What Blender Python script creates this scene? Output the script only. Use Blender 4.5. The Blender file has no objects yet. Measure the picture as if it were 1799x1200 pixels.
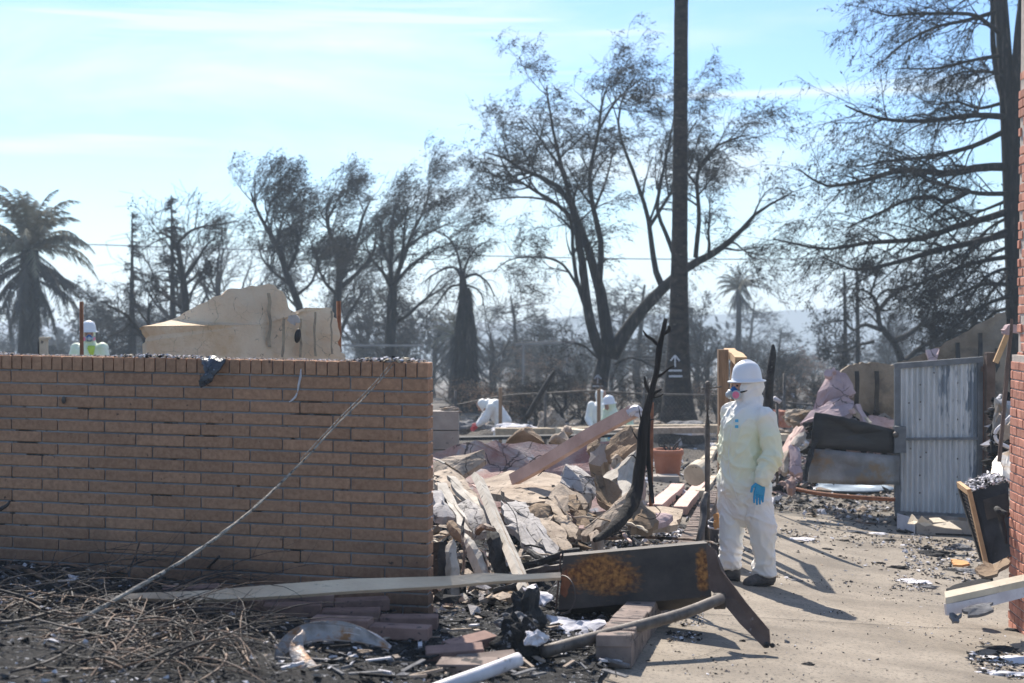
import bpy, math, random
import numpy as np
from mathutils import Vector, Matrix, noise as mnoise
R=math.radians
rng=np.random.default_rng(7); random.seed(7)
scene=bpy.context.scene; col=scene.collection
# ---------------- camera
CAMZ=1.7; F=2498.6; PITCH=math.atan(60/F)
cp,sp=math.cos(PITCH),math.sin(PITCH)
cd=bpy.data.cameras.new('camera'); cam=bpy.data.objects.new('camera',cd); col.objects.link(cam)
cd.sensor_width=36; cd.lens=50; cd.clip_start=.1; cd.clip_end=9000
cam.location=(0,0,CAMZ); cam.rotation_euler=(R(90)-PITCH,0,0)
cd.dof.use_dof=True; cd.dof.focus_distance=10.2; cd.dof.aperture_fstop=2.9
scene.camera=cam
# ---------------- sun and sky
SUN_EL=R(43); SUN_AZ=R(-12)      # azimuth from +Y towards +X: behind the scene, a little to the left
sd=bpy.data.lights.new('sun','SUN'); sun=bpy.data.objects.new('sun',sd); col.objects.link(sun)
sd.energy=4.6; sd.angle=R(.5); sd.color=(1,.93,.83)
tosun=Vector((math.sin(SUN_AZ)*math.cos(SUN_EL),math.cos(SUN_AZ)*math.cos(SUN_EL),math.sin(SUN_EL)))
sun.rotation_euler=tosun.to_track_quat('Z','Y').to_euler(); sun.location=(0,0,30)
w=bpy.data.worlds.new('World'); scene.world=w; w.use_nodes=True
nt=w.node_tree; nt.nodes.clear(); N=nt.nodes; Lk=nt.links
out=N.new('ShaderNodeOutputWorld'); bg=N.new('ShaderNodeBackground'); sky=N.new('ShaderNodeTexSky')
sky.sky_type='NISHITA'; sky.sun_disc=False; sky.sun_elevation=SUN_EL; sky.sun_rotation=SUN_AZ
sky.air_density=1.0; sky.dust_density=.6; sky.ozone_density=2.2; sky.altitude=300
bg.inputs['Strength'].default_value=.100
tc=N.new('ShaderNodeTexCoord'); mp=N.new('ShaderNodeMapping'); mp.inputs['Scale'].default_value=(2.2,2.2,9); mp.inputs['Rotation'].default_value=(0,R(-6),0)
mp2=N.new('ShaderNodeMapping'); mp2.inputs['Scale'].default_value=(1.2,1.2,30); n2=N.new('ShaderNodeTexNoise'); n2.inputs['Scale'].default_value=2.1; n2.inputs['Detail'].default_value=5; r2=N.new('ShaderNodeMapRange'); r2.inputs['From Min'].default_value=.59; r2.inputs['From Max'].default_value=.71; r2.inputs['To Max'].default_value=.75; mxx=N.new('ShaderNodeMath'); mxx.operation='MAXIMUM'
n1=N.new('ShaderNodeTexNoise'); n1.inputs['Scale'].default_value=1.6; n1.inputs['Detail'].default_value=7; n1.inputs['Roughness'].default_value=.55; n1.inputs['Distortion'].default_value=.4
mr=N.new('ShaderNodeMapRange'); mr.inputs['From Min'].default_value=.49; mr.inputs['From Max'].default_value=.70; mr.inputs['To Max'].default_value=.85
mx=N.new('ShaderNodeMix'); mx.data_type='RGBA'; mx.inputs['B'].default_value=(5.3,5.9,6.3,1)
tint=N.new('ShaderNodeMix'); tint.data_type='RGBA'; tint.blend_type='MULTIPLY'; tint.inputs['Factor'].default_value=1; tint.inputs['B'].default_value=(.54,.70,.88,1)
Lk.new(tc.outputs['Generated'],mp.inputs['Vector']); Lk.new(mp.outputs[0],n1.inputs['Vector']); Lk.new(n1.outputs['Fac'],mr.inputs['Value'])
Lk.new(sky.outputs[0],tint.inputs['A']); Lk.new(tint.outputs['Result'],mx.inputs['A']); Lk.new(tc.outputs['Generated'],mp2.inputs['Vector']); Lk.new(mp2.outputs[0],n2.inputs['Vector']); Lk.new(n2.outputs['Fac'],r2.inputs['Value']); Lk.new(mr.outputs[0],mxx.inputs[0]); Lk.new(r2.outputs[0],mxx.inputs[1]); Lk.new(mxx.outputs[0],mx.inputs['Factor'])
Lk.new(mx.outputs['Result'],bg.inputs['Color']); Lk.new(bg.outputs[0],out.inputs['Surface'])
scene.view_settings.view_transform='Standard'; scene.view_settings.look='None'; scene.view_settings.gamma=1
scene.view_settings.use_curve_mapping=False; scene.view_settings.exposure=.92
scene.cycles.max_bounces=6; scene.cycles.diffuse_bounces=3; scene.cycles.volume_bounces=1
scene.cycles.use_denoising=True
# ---------------- maths
def P(px,py,Y):
    u=(px-899.5)/F; v=(600-py)/F
    dy=cp+v*sp; dz=-sp+v*cp; t=Y/dy
    return Vector((u*t,Y,CAMZ+dz*t))
GY=[-50,0,5,7.5,11.5,18,24,26,34,60,150,400,1500,6000]; GZ=[.3,.15,-.1,-.24,-.54,-.62,-.85,-1.5,-1.6,-2.6,-7,-16,-45,-60]
def gz(X,Y):
    w_=np.clip((30-np.asarray(Y,float))/12,0,1)
    return np.interp(Y,GY,GZ)-.1*(np.clip(X,-5,4.5)-2)*w_
def G(px,py,lift=0.0):
    lo,hi=2.0,400.0
    for _ in range(50):
        m=(lo+hi)/2; p=P(px,py,m)
        if p.z>gz(p.x,p.y)+lift: lo=m
        else: hi=m
    return P(px,py,lo)
def xl(Y): return .60+(Y-7.4)*.19
def V(*a): return Vector(a)
# ---------------- meshes
class MB:
    def __init__(s): s.v=[]; s.q=[]; s.t=[]; s.qm=[]; s.tm=[]; s.n=0
    def add(s,v,q=None,t=None,m=0):
        v=np.asarray(v,float).reshape(-1,3)
        if q is not None and len(q):
            q=np.asarray(q,int).reshape(-1,4)+s.n; s.q.append(q); s.qm.append(np.full(len(q),m))
        if t is not None and len(t):
            t=np.asarray(t,int).reshape(-1,3)+s.n; s.t.append(t); s.tm.append(np.full(len(t),m))
        s.v.append(v); s.n+=len(v); return s
    def tubes(s,P_,R_,n=3,m=0,cap=False):
        P_=np.asarray(P_,float); R_=np.asarray(R_,float)
        if P_.ndim==2: P_=P_[None]; R_=R_[None]
        k,S,_=P_.shape
        T=np.gradient(P_,axis=1); T/=np.linalg.norm(T,axis=2,keepdims=True)+1e-9
        ref=np.where(np.abs(T.mean(1)[:,2:3])>.8,np.array([[1.,0,0]]),np.array([[0,0,1.]]))[:,None,:]
        A=np.cross(T,ref); A/=np.linalg.norm(A,axis=2,keepdims=True)+1e-9
        B=np.cross(T,A)
        th=np.arange(n)*2*np.pi/n
        vv=P_[:,:,None,:]+R_[:,:,None,None]*(A[:,:,None,:]*np.cos(th)[None,None,:,None]+B[:,:,None,:]*np.sin(th)[None,None,:,None])
        idx=np.arange(k*S*n).reshape(k,S,n); nx=np.roll(idx,-1,axis=2)
        q=np.stack([idx[:,:-1],nx[:,:-1],nx[:,1:],idx[:,1:]],-1).reshape(-1,4)
        vv=vv.reshape(-1,3); t=None
        if cap:
            c0=P_[:,0]; c1=P_[:,-1]; b=len(vv); vv=np.vstack([vv,c0,c1]); t=[]
            for i in range(k):
                for j in range(n):
                    t.append((idx[i,0,j],b+i,nx[i,0,j])); t.append((idx[i,-1,j],nx[i,-1,j],b+k+i))
        return s.add(vv,q,t,m)
    def tube(s,pts,r,n=8,m=0,cap=True,sub=0):
        pts=np.array([tuple(p) for p in pts],float); r=np.broadcast_to(np.asarray(r,float),(len(pts),)).copy()
        if sub: pts,r=smooth_path(pts,r,sub)
        return s.tubes(pts,r,n,m,cap)
    def hexa(s,c,m=0):   # eight corners: bottom 0-3, top 4-7
        return s.add([tuple(x) for x in c],[(3,2,1,0),(4,5,6,7),(0,1,5,4),(1,2,6,5),(2,3,7,6),(3,0,4,7)],m=m)
    def box(s,c,sz,m=0,ax=None):
        c=Vector(c); ax=ax or (V(1,0,0),V(0,1,0),V(0,0,1)); a,b,d=[ax[i]*(sz[i]/2) for i in range(3)]
        return s.hexa([c-a-b-d,c+a-b-d,c+a+b-d,c-a+b-d,c-a-b+d,c+a-b+d,c+a+b+d,c-a+b+d],m)
    def beam(s,p0,p1,wd,ht,up=V(0,0,1),m=0,seg=1,warp=0,seed=0):
        p0,p1=Vector(p0),Vector(p1); t=(p1-p0).normalized(); sd_=t.cross(up).normalized(); u=sd_.cross(t).normalized()
        vs=[];q=[]
        for i in range(seg+1):
            k=i/seg; c=p0.lerp(p1,k); o=Vector((0,0,0))
            if warp: o=sd_*mnoise.noise(V(k*2.3,seed,0))*warp+u*mnoise.noise(V(k*2.3,seed,9))*warp
            for a,b in((-1,-1),(1,-1),(1,1),(-1,1)): vs.append(c+o+sd_*(a*wd/2)+u*(b*ht/2))
        for i in range(seg):
            for j in range(4): q.append((i*4+j,i*4+(j+1)%4,(i+1)*4+(j+1)%4,(i+1)*4+j))
        q.append((3,2,1,0)); e=seg*4; q.append((e,e+1,e+2,e+3))
        return s.add([tuple(x) for x in vs],q,m=m)
    def loft(s,rings,n=16,m=0):  # rings: (center, A vec, B vec)
        vs=[];q=[];t=[]
        for c,A,B in rings:
            for j in range(n):
                a=2*math.pi*j/n; vs.append(tuple(Vector(c)+Vector(A)*math.cos(a)+Vector(B)*math.sin(a)))
        for i in range(len(rings)-1):
            for j in range(n): q.append((i*n+j,i*n+(j+1)%n,(i+1)*n+(j+1)%n,(i+1)*n+j))
        b=len(vs); vs.append(tuple(rings[0][0])); vs.append(tuple(rings[-1][0])); e=(len(rings)-1)*n
        for j in range(n): t.append(((j+1)%n,j,b)); t.append((e+j,e+(j+1)%n,b+1))
        return s.add(vs,q,t,m)
    def ball(s,c,rad,n=14,k=9,m=0,rot=None,zmin=-1):
        c=Vector(c); rad=(rad,)*3 if not hasattr(rad,'__len__') else rad
        rings=[]
        X,Y,Z=(V(1,0,0),V(0,1,0),V(0,0,1)) if rot is None else [rot@v for v in (V(1,0,0),V(0,1,0),V(0,0,1))]
        for i in range(k+1):
            z=-math.cos(math.pi*i/k)
            z=max(z,zmin); r=math.sqrt(max(1-z*z,1e-6))
            rings.append((c+Z*(z*rad[2]),X*(rad[0]*r),Y*(rad[1]*r)))
        return s.loft(rings,n,m)
    def lathe(s,c,prof,n=20,m=0,ax=None,sx=1,sy=1):
        X,Y,Z=ax or (V(1,0,0),V(0,1,0),V(0,0,1)); c=Vector(c)
        return s.loft([(c+Z*z,X*(r*sx),Y*(r*sy)) for r,z in prof],n,m)
    def arr(s):
        v=np.vstack(s.v) if s.v else np.zeros((0,3))
        q=np.vstack(s.q) if s.q else np.zeros((0,4),int); t=np.vstack(s.t) if s.t else np.zeros((0,3),int)
        qm=np.concatenate(s.qm) if s.qm else np.zeros(0,int); tm=np.concatenate(s.tm) if s.tm else np.zeros(0,int)
        return v,q,t,qm,tm
    def mesh(s,name,mats,off=(0,0,0),smooth=False):
        v,q,t,qm,tm=s.arr(); v=v-np.asarray(tuple(off))
        me=bpy.data.meshes.new(name); nq,nt_=len(q),len(t)
        me.vertices.add(len(v)); me.vertices.foreach_set('co',v.astype(np.float32).ravel())
        me.loops.add(nq*4+nt_*3); me.loops.foreach_set('vertex_index',np.concatenate([q.ravel(),t.ravel()]).astype(np.int32))
        me.polygons.add(nq+nt_)
        me.polygons.foreach_set('loop_start',np.concatenate([np.arange(nq)*4,nq*4+np.arange(nt_)*3]).astype(np.int32))
        for mt in (mats if isinstance(mats,(list,tuple)) else [mats]): me.materials.append(mt)
        me.polygons.foreach_set('material_index',np.concatenate([qm,tm]).astype(np.int32))
        me.polygons.foreach_set('use_smooth',np.full(nq+nt_,smooth))
        me.update(calc_edges=True); return me
def smooth_path(pts,r,sub):
    n=len(pts); pp=np.vstack([2*pts[0]-pts[1],pts,2*pts[-1]-pts[-2]]); rr=np.concatenate([[r[0]],r,[r[-1]]])
    o=[];ro=[]
    for i in range(1,n):
        for k in range(sub):
            t=k/sub; a,b,c,d=pp[i-1],pp[i],pp[i+1],pp[i+2]
            o.append(.5*((2*b)+(-a+c)*t+(2*a-5*b+4*c-d)*t*t+(-a+3*b-3*c+d)*t**3)); ro.append(rr[i]*(1-t)+rr[i+1]*t)
    o.append(pts[-1]); ro.append(r[-1]); return np.array(o),np.array(ro)
def tag(o,label=None,cat=None,group=None,kind=None):
    if label: o['label']=label
    if cat: o['category']=cat
    if group: o['group']=group
    if kind: o['kind']=kind
    return o
def root(name,loc,label,cat,group=None):
    o=bpy.data.objects.new(name,None); o.empty_display_size=.1; col.objects.link(o); o.location=loc; tag(o,label,cat,group); return o
def obj(name,mb,mats,parent=None,label=None,cat=None,group=None,kind=None,smooth=False,origin=None):
    if parent is not None:
        r=parent
        while r.parent is not None: r=r.parent
        off=r.location
    else:
        v=mb.arr()[0]; off=origin if origin is not None else (v[:,0].mean(),v[:,1].mean(),v[:,2].min())
    me=mb.mesh(name,mats,off,smooth); o=bpy.data.objects.new(name,me); col.objects.link(o)
    if parent is not None: o.parent=parent
    else: o.location=tuple(off)
    return tag(o,label,cat,group,kind)
# ---------------- materials
def mat(name,c1,c2,scale=8,rough=.85,bump=.3,bscale=None,spot=None,spots=.62,sscale=30,metal=0,var=.0,stretch=(1,1,1),spec=.3,detail=6,c0=None,bdist=.01,sw=.06,crack=0,cw=.02,soot=None):
    m=bpy.data.materials.new(name); m.use_nodes=True; t=m.node_tree; n=t.nodes; l=t.links
    b=n['Principled BSDF']; b.inputs['Roughness'].default_value=rough; b.inputs['Metallic'].default_value=metal; b.inputs['Specular IOR Level'].default_value=spec
    g=n.new('ShaderNodeNewGeometry'); mp=n.new('ShaderNodeMapping'); mp.inputs['Scale'].default_value=stretch; l.new(g.outputs['Position'],mp.inputs['Vector'])
    a=n.new('ShaderNodeTexNoise'); a.inputs['Scale'].default_value=scale; a.inputs['Detail'].default_value=detail; a.inputs['Roughness'].default_value=.6; l.new(mp.outputs[0],a.inputs['Vector'])
    cr=n.new('ShaderNodeValToRGB'); e=cr.color_ramp.elements; e[0].position=.34; e[0].color=(*c1,1); e[1].position=.66; e[1].color=(*c2,1)
    if c0: x=e.new(.5); x.color=(*c0,1)
    l.new(a.outputs['Fac'],cr.inputs['Fac']); cur=cr.outputs['Color']
    if spot:
        s_=n.new('ShaderNodeTexNoise'); s_.inputs['Scale'].default_value=sscale; s_.inputs['Detail'].default_value=5; s_.inputs['Roughness'].default_value=.65; l.new(mp.outputs[0],s_.inputs['Vector'])
        r_=n.new('ShaderNodeMapRange'); r_.inputs['From Min'].default_value=spots; r_.inputs['From Max'].default_value=spots+sw; l.new(s_.outputs['Fac'],r_.inputs['Value'])
        x=n.new('ShaderNodeMix'); x.data_type='RGBA'; x.inputs['B'].default_value=(*spot,1); l.new(r_.outputs[0],x.inputs['Factor']); l.new(cur,x.inputs['A']); cur=x.outputs['Result']
    if crack:
        vo=n.new('ShaderNodeTexVoronoi'); vo.feature='DISTANCE_TO_EDGE'; vo.inputs['Scale'].default_value=crack
        dn=n.new('ShaderNodeTexNoise'); dn.inputs['Scale'].default_value=crack*1.7; dn.inputs['Detail'].default_value=4; l.new(mp.outputs[0],dn.inputs['Vector'])
        vm=n.new('ShaderNodeVectorMath'); vm.operation='SCALE'; vm.inputs['Scale'].default_value=.55/crack; l.new(dn.outputs['Color'],vm.inputs[0])
        va=n.new('ShaderNodeVectorMath'); va.operation='ADD'; l.new(vm.outputs[0],va.inputs[0]); l.new(mp.outputs[0],va.inputs[1]); l.new(va.outputs[0],vo.inputs['Vector'])
        r_=n.new('ShaderNodeMapRange'); r_.inputs['From Min'].default_value=cw*.4; r_.inputs['From Max'].default_value=cw; r_.inputs['To Min'].default_value=.8; r_.inputs['To Max'].default_value=0; l.new(vo.outputs['Distance'],r_.inputs['Value'])
        k1=n.new('ShaderNodeTexNoise'); k1.inputs['Scale'].default_value=crack*.6; l.new(mp.outputs[0],k1.inputs['Vector']); k2=n.new('ShaderNodeMapRange'); k2.inputs['From Min'].default_value=.48; k2.inputs['From Max'].default_value=.56; l.new(k1.outputs['Fac'],k2.inputs['Value']); k3=n.new('ShaderNodeMath'); k3.operation='MULTIPLY'; l.new(k2.outputs[0],k3.inputs[0]); l.new(r_.outputs[0],k3.inputs[1])
        x=n.new('ShaderNodeMix'); x.data_type='RGBA'; x.inputs['B'].default_value=(.035,.03,.028,1); l.new(k3.outputs[0],x.inputs['Factor']); l.new(cur,x.inputs['A']); cur=x.outputs['Result']
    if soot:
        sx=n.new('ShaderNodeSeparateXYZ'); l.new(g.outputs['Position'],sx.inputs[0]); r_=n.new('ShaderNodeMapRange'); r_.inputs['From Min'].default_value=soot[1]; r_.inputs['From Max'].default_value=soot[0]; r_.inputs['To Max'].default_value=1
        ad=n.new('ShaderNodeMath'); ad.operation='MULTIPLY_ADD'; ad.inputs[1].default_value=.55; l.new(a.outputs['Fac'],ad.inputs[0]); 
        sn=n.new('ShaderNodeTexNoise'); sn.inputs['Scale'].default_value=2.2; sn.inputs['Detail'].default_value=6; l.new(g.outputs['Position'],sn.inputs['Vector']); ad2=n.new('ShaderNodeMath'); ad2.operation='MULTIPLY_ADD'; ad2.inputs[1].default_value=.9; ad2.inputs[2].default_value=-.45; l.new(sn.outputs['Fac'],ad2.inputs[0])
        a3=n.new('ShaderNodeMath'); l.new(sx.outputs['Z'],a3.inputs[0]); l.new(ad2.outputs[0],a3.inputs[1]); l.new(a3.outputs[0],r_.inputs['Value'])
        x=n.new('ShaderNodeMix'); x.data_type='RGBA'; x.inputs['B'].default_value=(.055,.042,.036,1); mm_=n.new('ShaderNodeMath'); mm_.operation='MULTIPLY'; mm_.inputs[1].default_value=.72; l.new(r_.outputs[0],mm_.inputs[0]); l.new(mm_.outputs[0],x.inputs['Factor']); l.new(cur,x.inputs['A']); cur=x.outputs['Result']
    if var:
        oi=n.new('ShaderNodeObjectInfo'); r_=n.new('ShaderNodeMapRange'); r_.inputs['To Min'].default_value=1-var; r_.inputs['To Max'].default_value=1+var*.7; l.new(oi.outputs['Random'],r_.inputs['Value'])
        h=n.new('ShaderNodeHueSaturation'); l.new(r_.outputs[0],h.inputs['Value']); l.new(cur,h.inputs['Color']); cur=h.outputs['Color']
    l.new(cur,b.inputs['Base Color'])
    if bump:
        bn=n.new('ShaderNodeTexNoise'); bn.inputs['Scale'].default_value=bscale or scale*4; bn.inputs['Detail'].default_value=6; bn.inputs['Roughness'].default_value=.65; l.new(mp.outputs[0],bn.inputs['Vector'])
        bu=n.new('ShaderNodeBump'); bu.inputs['Strength'].default_value=bump; bu.inputs['Distance'].default_value=bdist; l.new(bn.outputs['Fac'],bu.inputs['Height']); l.new(bu.outputs[0],b.inputs['Normal'])
    return m
M={}
def mk(k,*a,**b): M[k]=mat(k,*a,**b)
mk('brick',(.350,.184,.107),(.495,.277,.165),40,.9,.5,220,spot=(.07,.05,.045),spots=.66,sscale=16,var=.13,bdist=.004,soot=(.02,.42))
mk('brick_red',(.42,.17,.115),(.58,.27,.19),14,.9,.5,160,spot=(.30,.15,.12),spots=.6,sscale=8,var=.22,bdist=.003)
mk('brick_pink',(.20,.125,.105),(.33,.21,.175),10,.9,.5,120,spot=(.05,.045,.045),spots=.62,sscale=14,var=.15,bdist=.003)
mk('brick_kerb',(.15,.115,.10),(.29,.225,.19),6,.95,.6,90,spot=(.05,.045,.045),spots=.55,sscale=9,var=.18,bdist=.004)
mk('rag_black',(.008,.009,.014),(.03,.035,.05),30,.25,.6,50,spot=(.3,.3,.34),spots=.62,sscale=50,spec=.8)
mk('mortar',(.14,.135,.135),(.38,.37,.37),1.3,.95,.6,90,spot=(.06,.055,.05),spots=.58,sscale=5,bdist=.004)
mk('mortar_pale',(.40,.34,.30),(.55,.48,.42),20,.95,.6,90)
mk('ash',(.010,.010,.011),(.045,.043,.042),6,.95,1,60,spot=(.42,.42,.44),spots=.585,sscale=26,bdist=.03,sw=.09)
mk('dirt',(.10,.088,.075),(.235,.205,.17),3,.95,.8,25,spot=(.05,.048,.046),spots=.53,sscale=5,bdist=.02,sw=.12)
mk('lot_ground',(.035,.031,.028),(.13,.11,.092),1.2,.95,1,8,spot=(.24,.215,.19),spots=.60,sscale=1.6,bdist=.1,sw=.06)
mk('concrete',(.19,.16,.127),(.335,.285,.228),1.5,.92,1,48,spot=(.11,.097,.083),spots=.535,sscale=42,bdist=.010,sw=.12,detail=10)
mk('char',(.012,.012,.013),(.045,.042,.04),14,.8,.9,50,spot=(.12,.115,.11),spots=.62,sscale=20,spec=.4)
mk('char_bark',(.012,.011,.011),(.045,.039,.035),9,.9,1,30,spot=(.09,.075,.062),spots=.60,sscale=9,stretch=(1,1,.2),bdist=.04)
mk('bark_far',(.012,.011,.011),(.038,.034,.032),2,.9,0)
mk('leaf_char',(.012,.011,.011),(.035,.031,.028),1,.9,0)
mk('leaf_brown',(.13,.075,.045),(.26,.15,.09),1,.9,0)
mk('palm_frond',(.13,.13,.085),(.27,.235,.165),1.5,.9,0)
mk('palm_dead',(.035,.036,.036),(.10,.09,.08),1.5,.9,0)
mk('twig',(.07,.038,.026),(.25,.155,.10),9,.7,.4,40,spot=(.012,.011,.011),spots=.5,sscale=5,spec=.5)
mk('twig_dark',(.016,.014,.014),(.07,.055,.05),9,.7,.4,40,spec=.5)
mk('stalk',(.22,.195,.165),(.46,.42,.36),30,.8,.8,80,spot=(.09,.08,.07),spots=.53,sscale=40)
mk('wood',(.20,.125,.075),(.34,.22,.135),6,.8,.4,30,stretch=(6,6,.6),spot=(.07,.05,.04),spots=.64,sscale=8)
mk('wood_pale',(.42,.26,.13),(.58,.38,.21),8,.8,.3,30)
mk('board',(.47,.385,.28),(.68,.58,.44),5,.8,.5,50,spot=(.10,.085,.075),spots=.63,sscale=12)
mk('plank',(.52,.37,.25),(.76,.60,.43),4,.8,.5,50,spot=(.14,.11,.09),spots=.64,sscale=9,stretch=(.5,1,2))
mk('pink_wood',(.50,.33,.275),(.66,.46,.39),5,.75,.4,40,spot=(.20,.15,.14),spots=.64,sscale=9)
mk('white_wood',(.36,.315,.26),(.58,.53,.455),8,.75,.6,50,stretch=(1,1,.3),spot=(.08,.07,.07),spots=.63,sscale=12)
mk('stucco',(.32,.25,.19),(.56,.46,.36),4,.95,1,60,spot=(.09,.075,.065),spots=.575,sscale=11,bdist=.012,sw=.1,crack=4.5,cw=.028)
mk('stucco_white',(.36,.335,.32),(.58,.545,.52),5,.95,1,60,spot=(.08,.075,.08),spots=.57,sscale=9,bdist=.012,sw=.1,crack=5,cw=.028)
mk('stucco_brown',(.20,.14,.09),(.36,.265,.18),4,.95,1,50,spot=(.07,.055,.045),spots=.6,sscale=7,bdist=.015,sw=.12,crack=4,cw=.028)
mk('stucco_red',(.30,.15,.13),(.48,.41,.37),3.2,.95,1,50,spot=(.42,.42,.44),spots=.58,sscale=6,bdist=.012,c0=(.42,.29,.26),sw=.08,crack=3.5,cw=.028)
mk('stucco_pink',(.34,.245,.25),(.50,.38,.385),4,.95,.8,40,spot=(.09,.08,.085),spots=.63,sscale=5,bdist=.012,crack=4,cw=.028)
mk('stucco_yellow',(.70,.51,.34),(.82,.67,.49),1.6,.95,.7,40,spot=(.60,.38,.19),spots=.50,sscale=1.5,bdist=.03,sw=.25,crack=9,cw=.010)
mk('rib_wall',(.18,.14,.10),(.33,.27,.205),2.2,.95,1,25,spot=(.07,.065,.06),spots=.55,sscale=2.5,bdist=.02,sw=.2)
mk('cmu',(.30,.26,.225),(.42,.37,.325),5,.95,.6,60,spot=(.18,.16,.15),spots=.6,sscale=8)
mk('steel_dark',(.042,.036,.032),(.10,.083,.070),4,.68,.25,60,spot=(.16,.10,.07),spots=.60,sscale=3.6,metal=.3,sw=.15)
mk('steel_rust',(.10,.065,.05),(.17,.115,.09),7,.65,.4,60,spot=(.26,.22,.20),spots=.65,sscale=18,metal=.3)
mk('rust',(.15,.055,.028),(.27,.11,.05),12,.8,.4,80)
mk('pipe',(.075,.065,.058),(.19,.165,.145),9,.6,.3,60,spot=(.06,.05,.05),spots=.6,sscale=14,metal=.5)
mk('pipe_white',(.52,.48,.50),(.70,.67,.68),7,.5,.2,60,spot=(.3,.28,.27),spots=.62,sscale=12)
mk('galv',(.50,.515,.52),(.74,.74,.73),5,.5,.15,60,metal=.15,stretch=(1,1,.25),spot=(.26,.295,.335),spots=.52,sscale=2,sw=.02)
mk('gate_frame',(.11,.12,.13),(.19,.20,.215),6,.55,.2,60,metal=.3)
mk('sheet_black',(.018,.018,.02),(.055,.053,.052),3,.45,.3,30,metal=.3,stretch=(.4,1,2))
mk('sheet_grey',(.17,.16,.155),(.36,.35,.34),2.2,.5,.3,30,spot=(.24,.165,.10),spots=.56,sscale=2.5,metal=.4,sw=.1)
mk('twist_metal',(.22,.20,.19),(.52,.50,.49),9,.5,.8,40,spot=(.28,.14,.06),spots=.49,sscale=9,metal=.2,sw=.14)
mk('terracotta',(.36,.135,.08),(.46,.20,.125),5,.85,.3,50,spot=(.17,.10,.08),spots=.62,sscale=3,sw=.2)
mk('tyvek',(.78,.79,.77),(.80,.80,.78),3,.62,.3,16,spec=.35,bdist=.012)
mk('tyvek_yellow',(.66,.80,.50),(.78,.82,.70),3,.62,.3,16,bdist=.012)
mk('tyvek_tint',(.84,.82,.74),(.85,.82,.81),2.6,.62,.3,16,spec=.35,bdist=.012)
mk('helmet',(.76,.77,.80),(.80,.81,.84),3,.32,0,spec=.5)
mk('glove',(.010,.27,.50),(.015,.33,.58),12,.4,.1,60,spec=.5)
mk('boot',(.05,.048,.048),(.14,.13,.125),14,.9,.6,60)
mk('skin',(.42,.24,.17),(.50,.29,.21),10,.6,0)
mk('mask_blue',(.012,.10,.30),(.02,.14,.38),10,.45,0)
mk('mask_grey',(.38,.42,.44),(.50,.54,.56),10,.5,0)
mk('mask_pink',(.72,.16,.28),(.8,.25,.36),10,.5,0)
mk('black',(.010,.010,.012),(.022,.022,.025),10,.5,0)
mk('blue_mark',(.10,.45,.65),(.12,.5,.7),10,.6,0)
mk('red_glove',(.55,.05,.07),(.65,.08,.10),10,.5,0)
mk('hi_vis',(.45,.62,.06),(.5,.68,.1),10,.7,0)
mk('paint',(.50,.50,.52),(.68,.68,.70),30,.8,.2,spot=(.12,.12,.12),spots=.60,sscale=40,sw=.1)
mk('hill',(.05,.06,.06),(.09,.10,.09),.02,.95,0)
mk('soot_soft',(.26,.22,.17),(.46,.37,.26),14,.95,1,60)
mk('soot_dark',(.006,.006,.007),(.028,.027,.028),20,.95,1,60)
mk('chip_white',(.50,.48,.50),(.74,.72,.74),20,.9,.3)
mk('chip_grey',(.08,.08,.085),(.21,.205,.21),20,.9,.3)
mk('chip_tan',(.26,.20,.155),(.42,.34,.27),20,.9,.3)
mk('orange_bit',(.50,.25,.09),(.6,.32,.13),20,.8,.3)
mk('unit_dark',(.022,.023,.026),(.06,.062,.068),5,.5,.4,40,spot=(.18,.18,.20),spots=.63,sscale=6,metal=.2)
mk('bucket',(.03,.035,.05),(.09,.095,.12),14,.5,.2,spot=(.35,.36,.4),spots=.60,sscale=20)
mk('cable',(.35,.35,.35),(.42,.42,.42),5,.7,0)
mk('pale_far',(.30,.27,.245),(.42,.39,.36),2,.9,0)
# ================= ground
def grid_sheet(name,Ys,x0f,x1f,nx,zf,mats,**k):
    mb=MB(); Yg=np.repeat(np.array(Ys)[:,None],nx,1); t=np.linspace(0,1,nx)[None,:]
    X0=np.array([x0f(y) for y in Ys])[:,None]; X1=np.array([x1f(y) for y in Ys])[:,None]; X=X0+(X1-X0)*t
    Z=zf(X,Yg); ny=len(Ys); idx=np.arange(ny*nx).reshape(ny,nx)
    q=np.stack([idx[:-1,:-1],idx[:-1,1:],idx[1:,1:],idx[1:,:-1]],-1).reshape(-1,4)
    mb.add(np.stack([X,Yg,Z],-1).reshape(-1,3),q); return obj(name,mb,mats,origin=(0,0,0),smooth=True,**k)
def wav(X,Y,s=1.0):
    return (np.sin(X*3.1*s+1.3*np.sin(Y*2.3*s))*np.cos(Y*2.7*s+np.sin(X*1.9*s))+.5*np.sin(X*7.3*s+2*np.sin(Y*5.9*s+1))*np.cos(Y*8.1*s))/1.5
def zground(X,Y):
    xe=.60+(Y-7.4)*.19; ms=np.clip((xe+.05-X)/.35,0,1)*np.clip((17-Y)/2,0,1)
    far=np.clip((Y-17.5)/4,0,1)
    return gz(X,Y)-.012*(1-ms)*(Y<18)+ms*.028*wav(X,Y,1.6)+far*np.minimum(.03+.002*Y,.4)*wav(X,Y,.45)
Ys=[-30,-10,0,3]+list(np.arange(4,24,.12))+list(np.arange(24,32,.3))+list(np.geomspace(32,6000,70))
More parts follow.
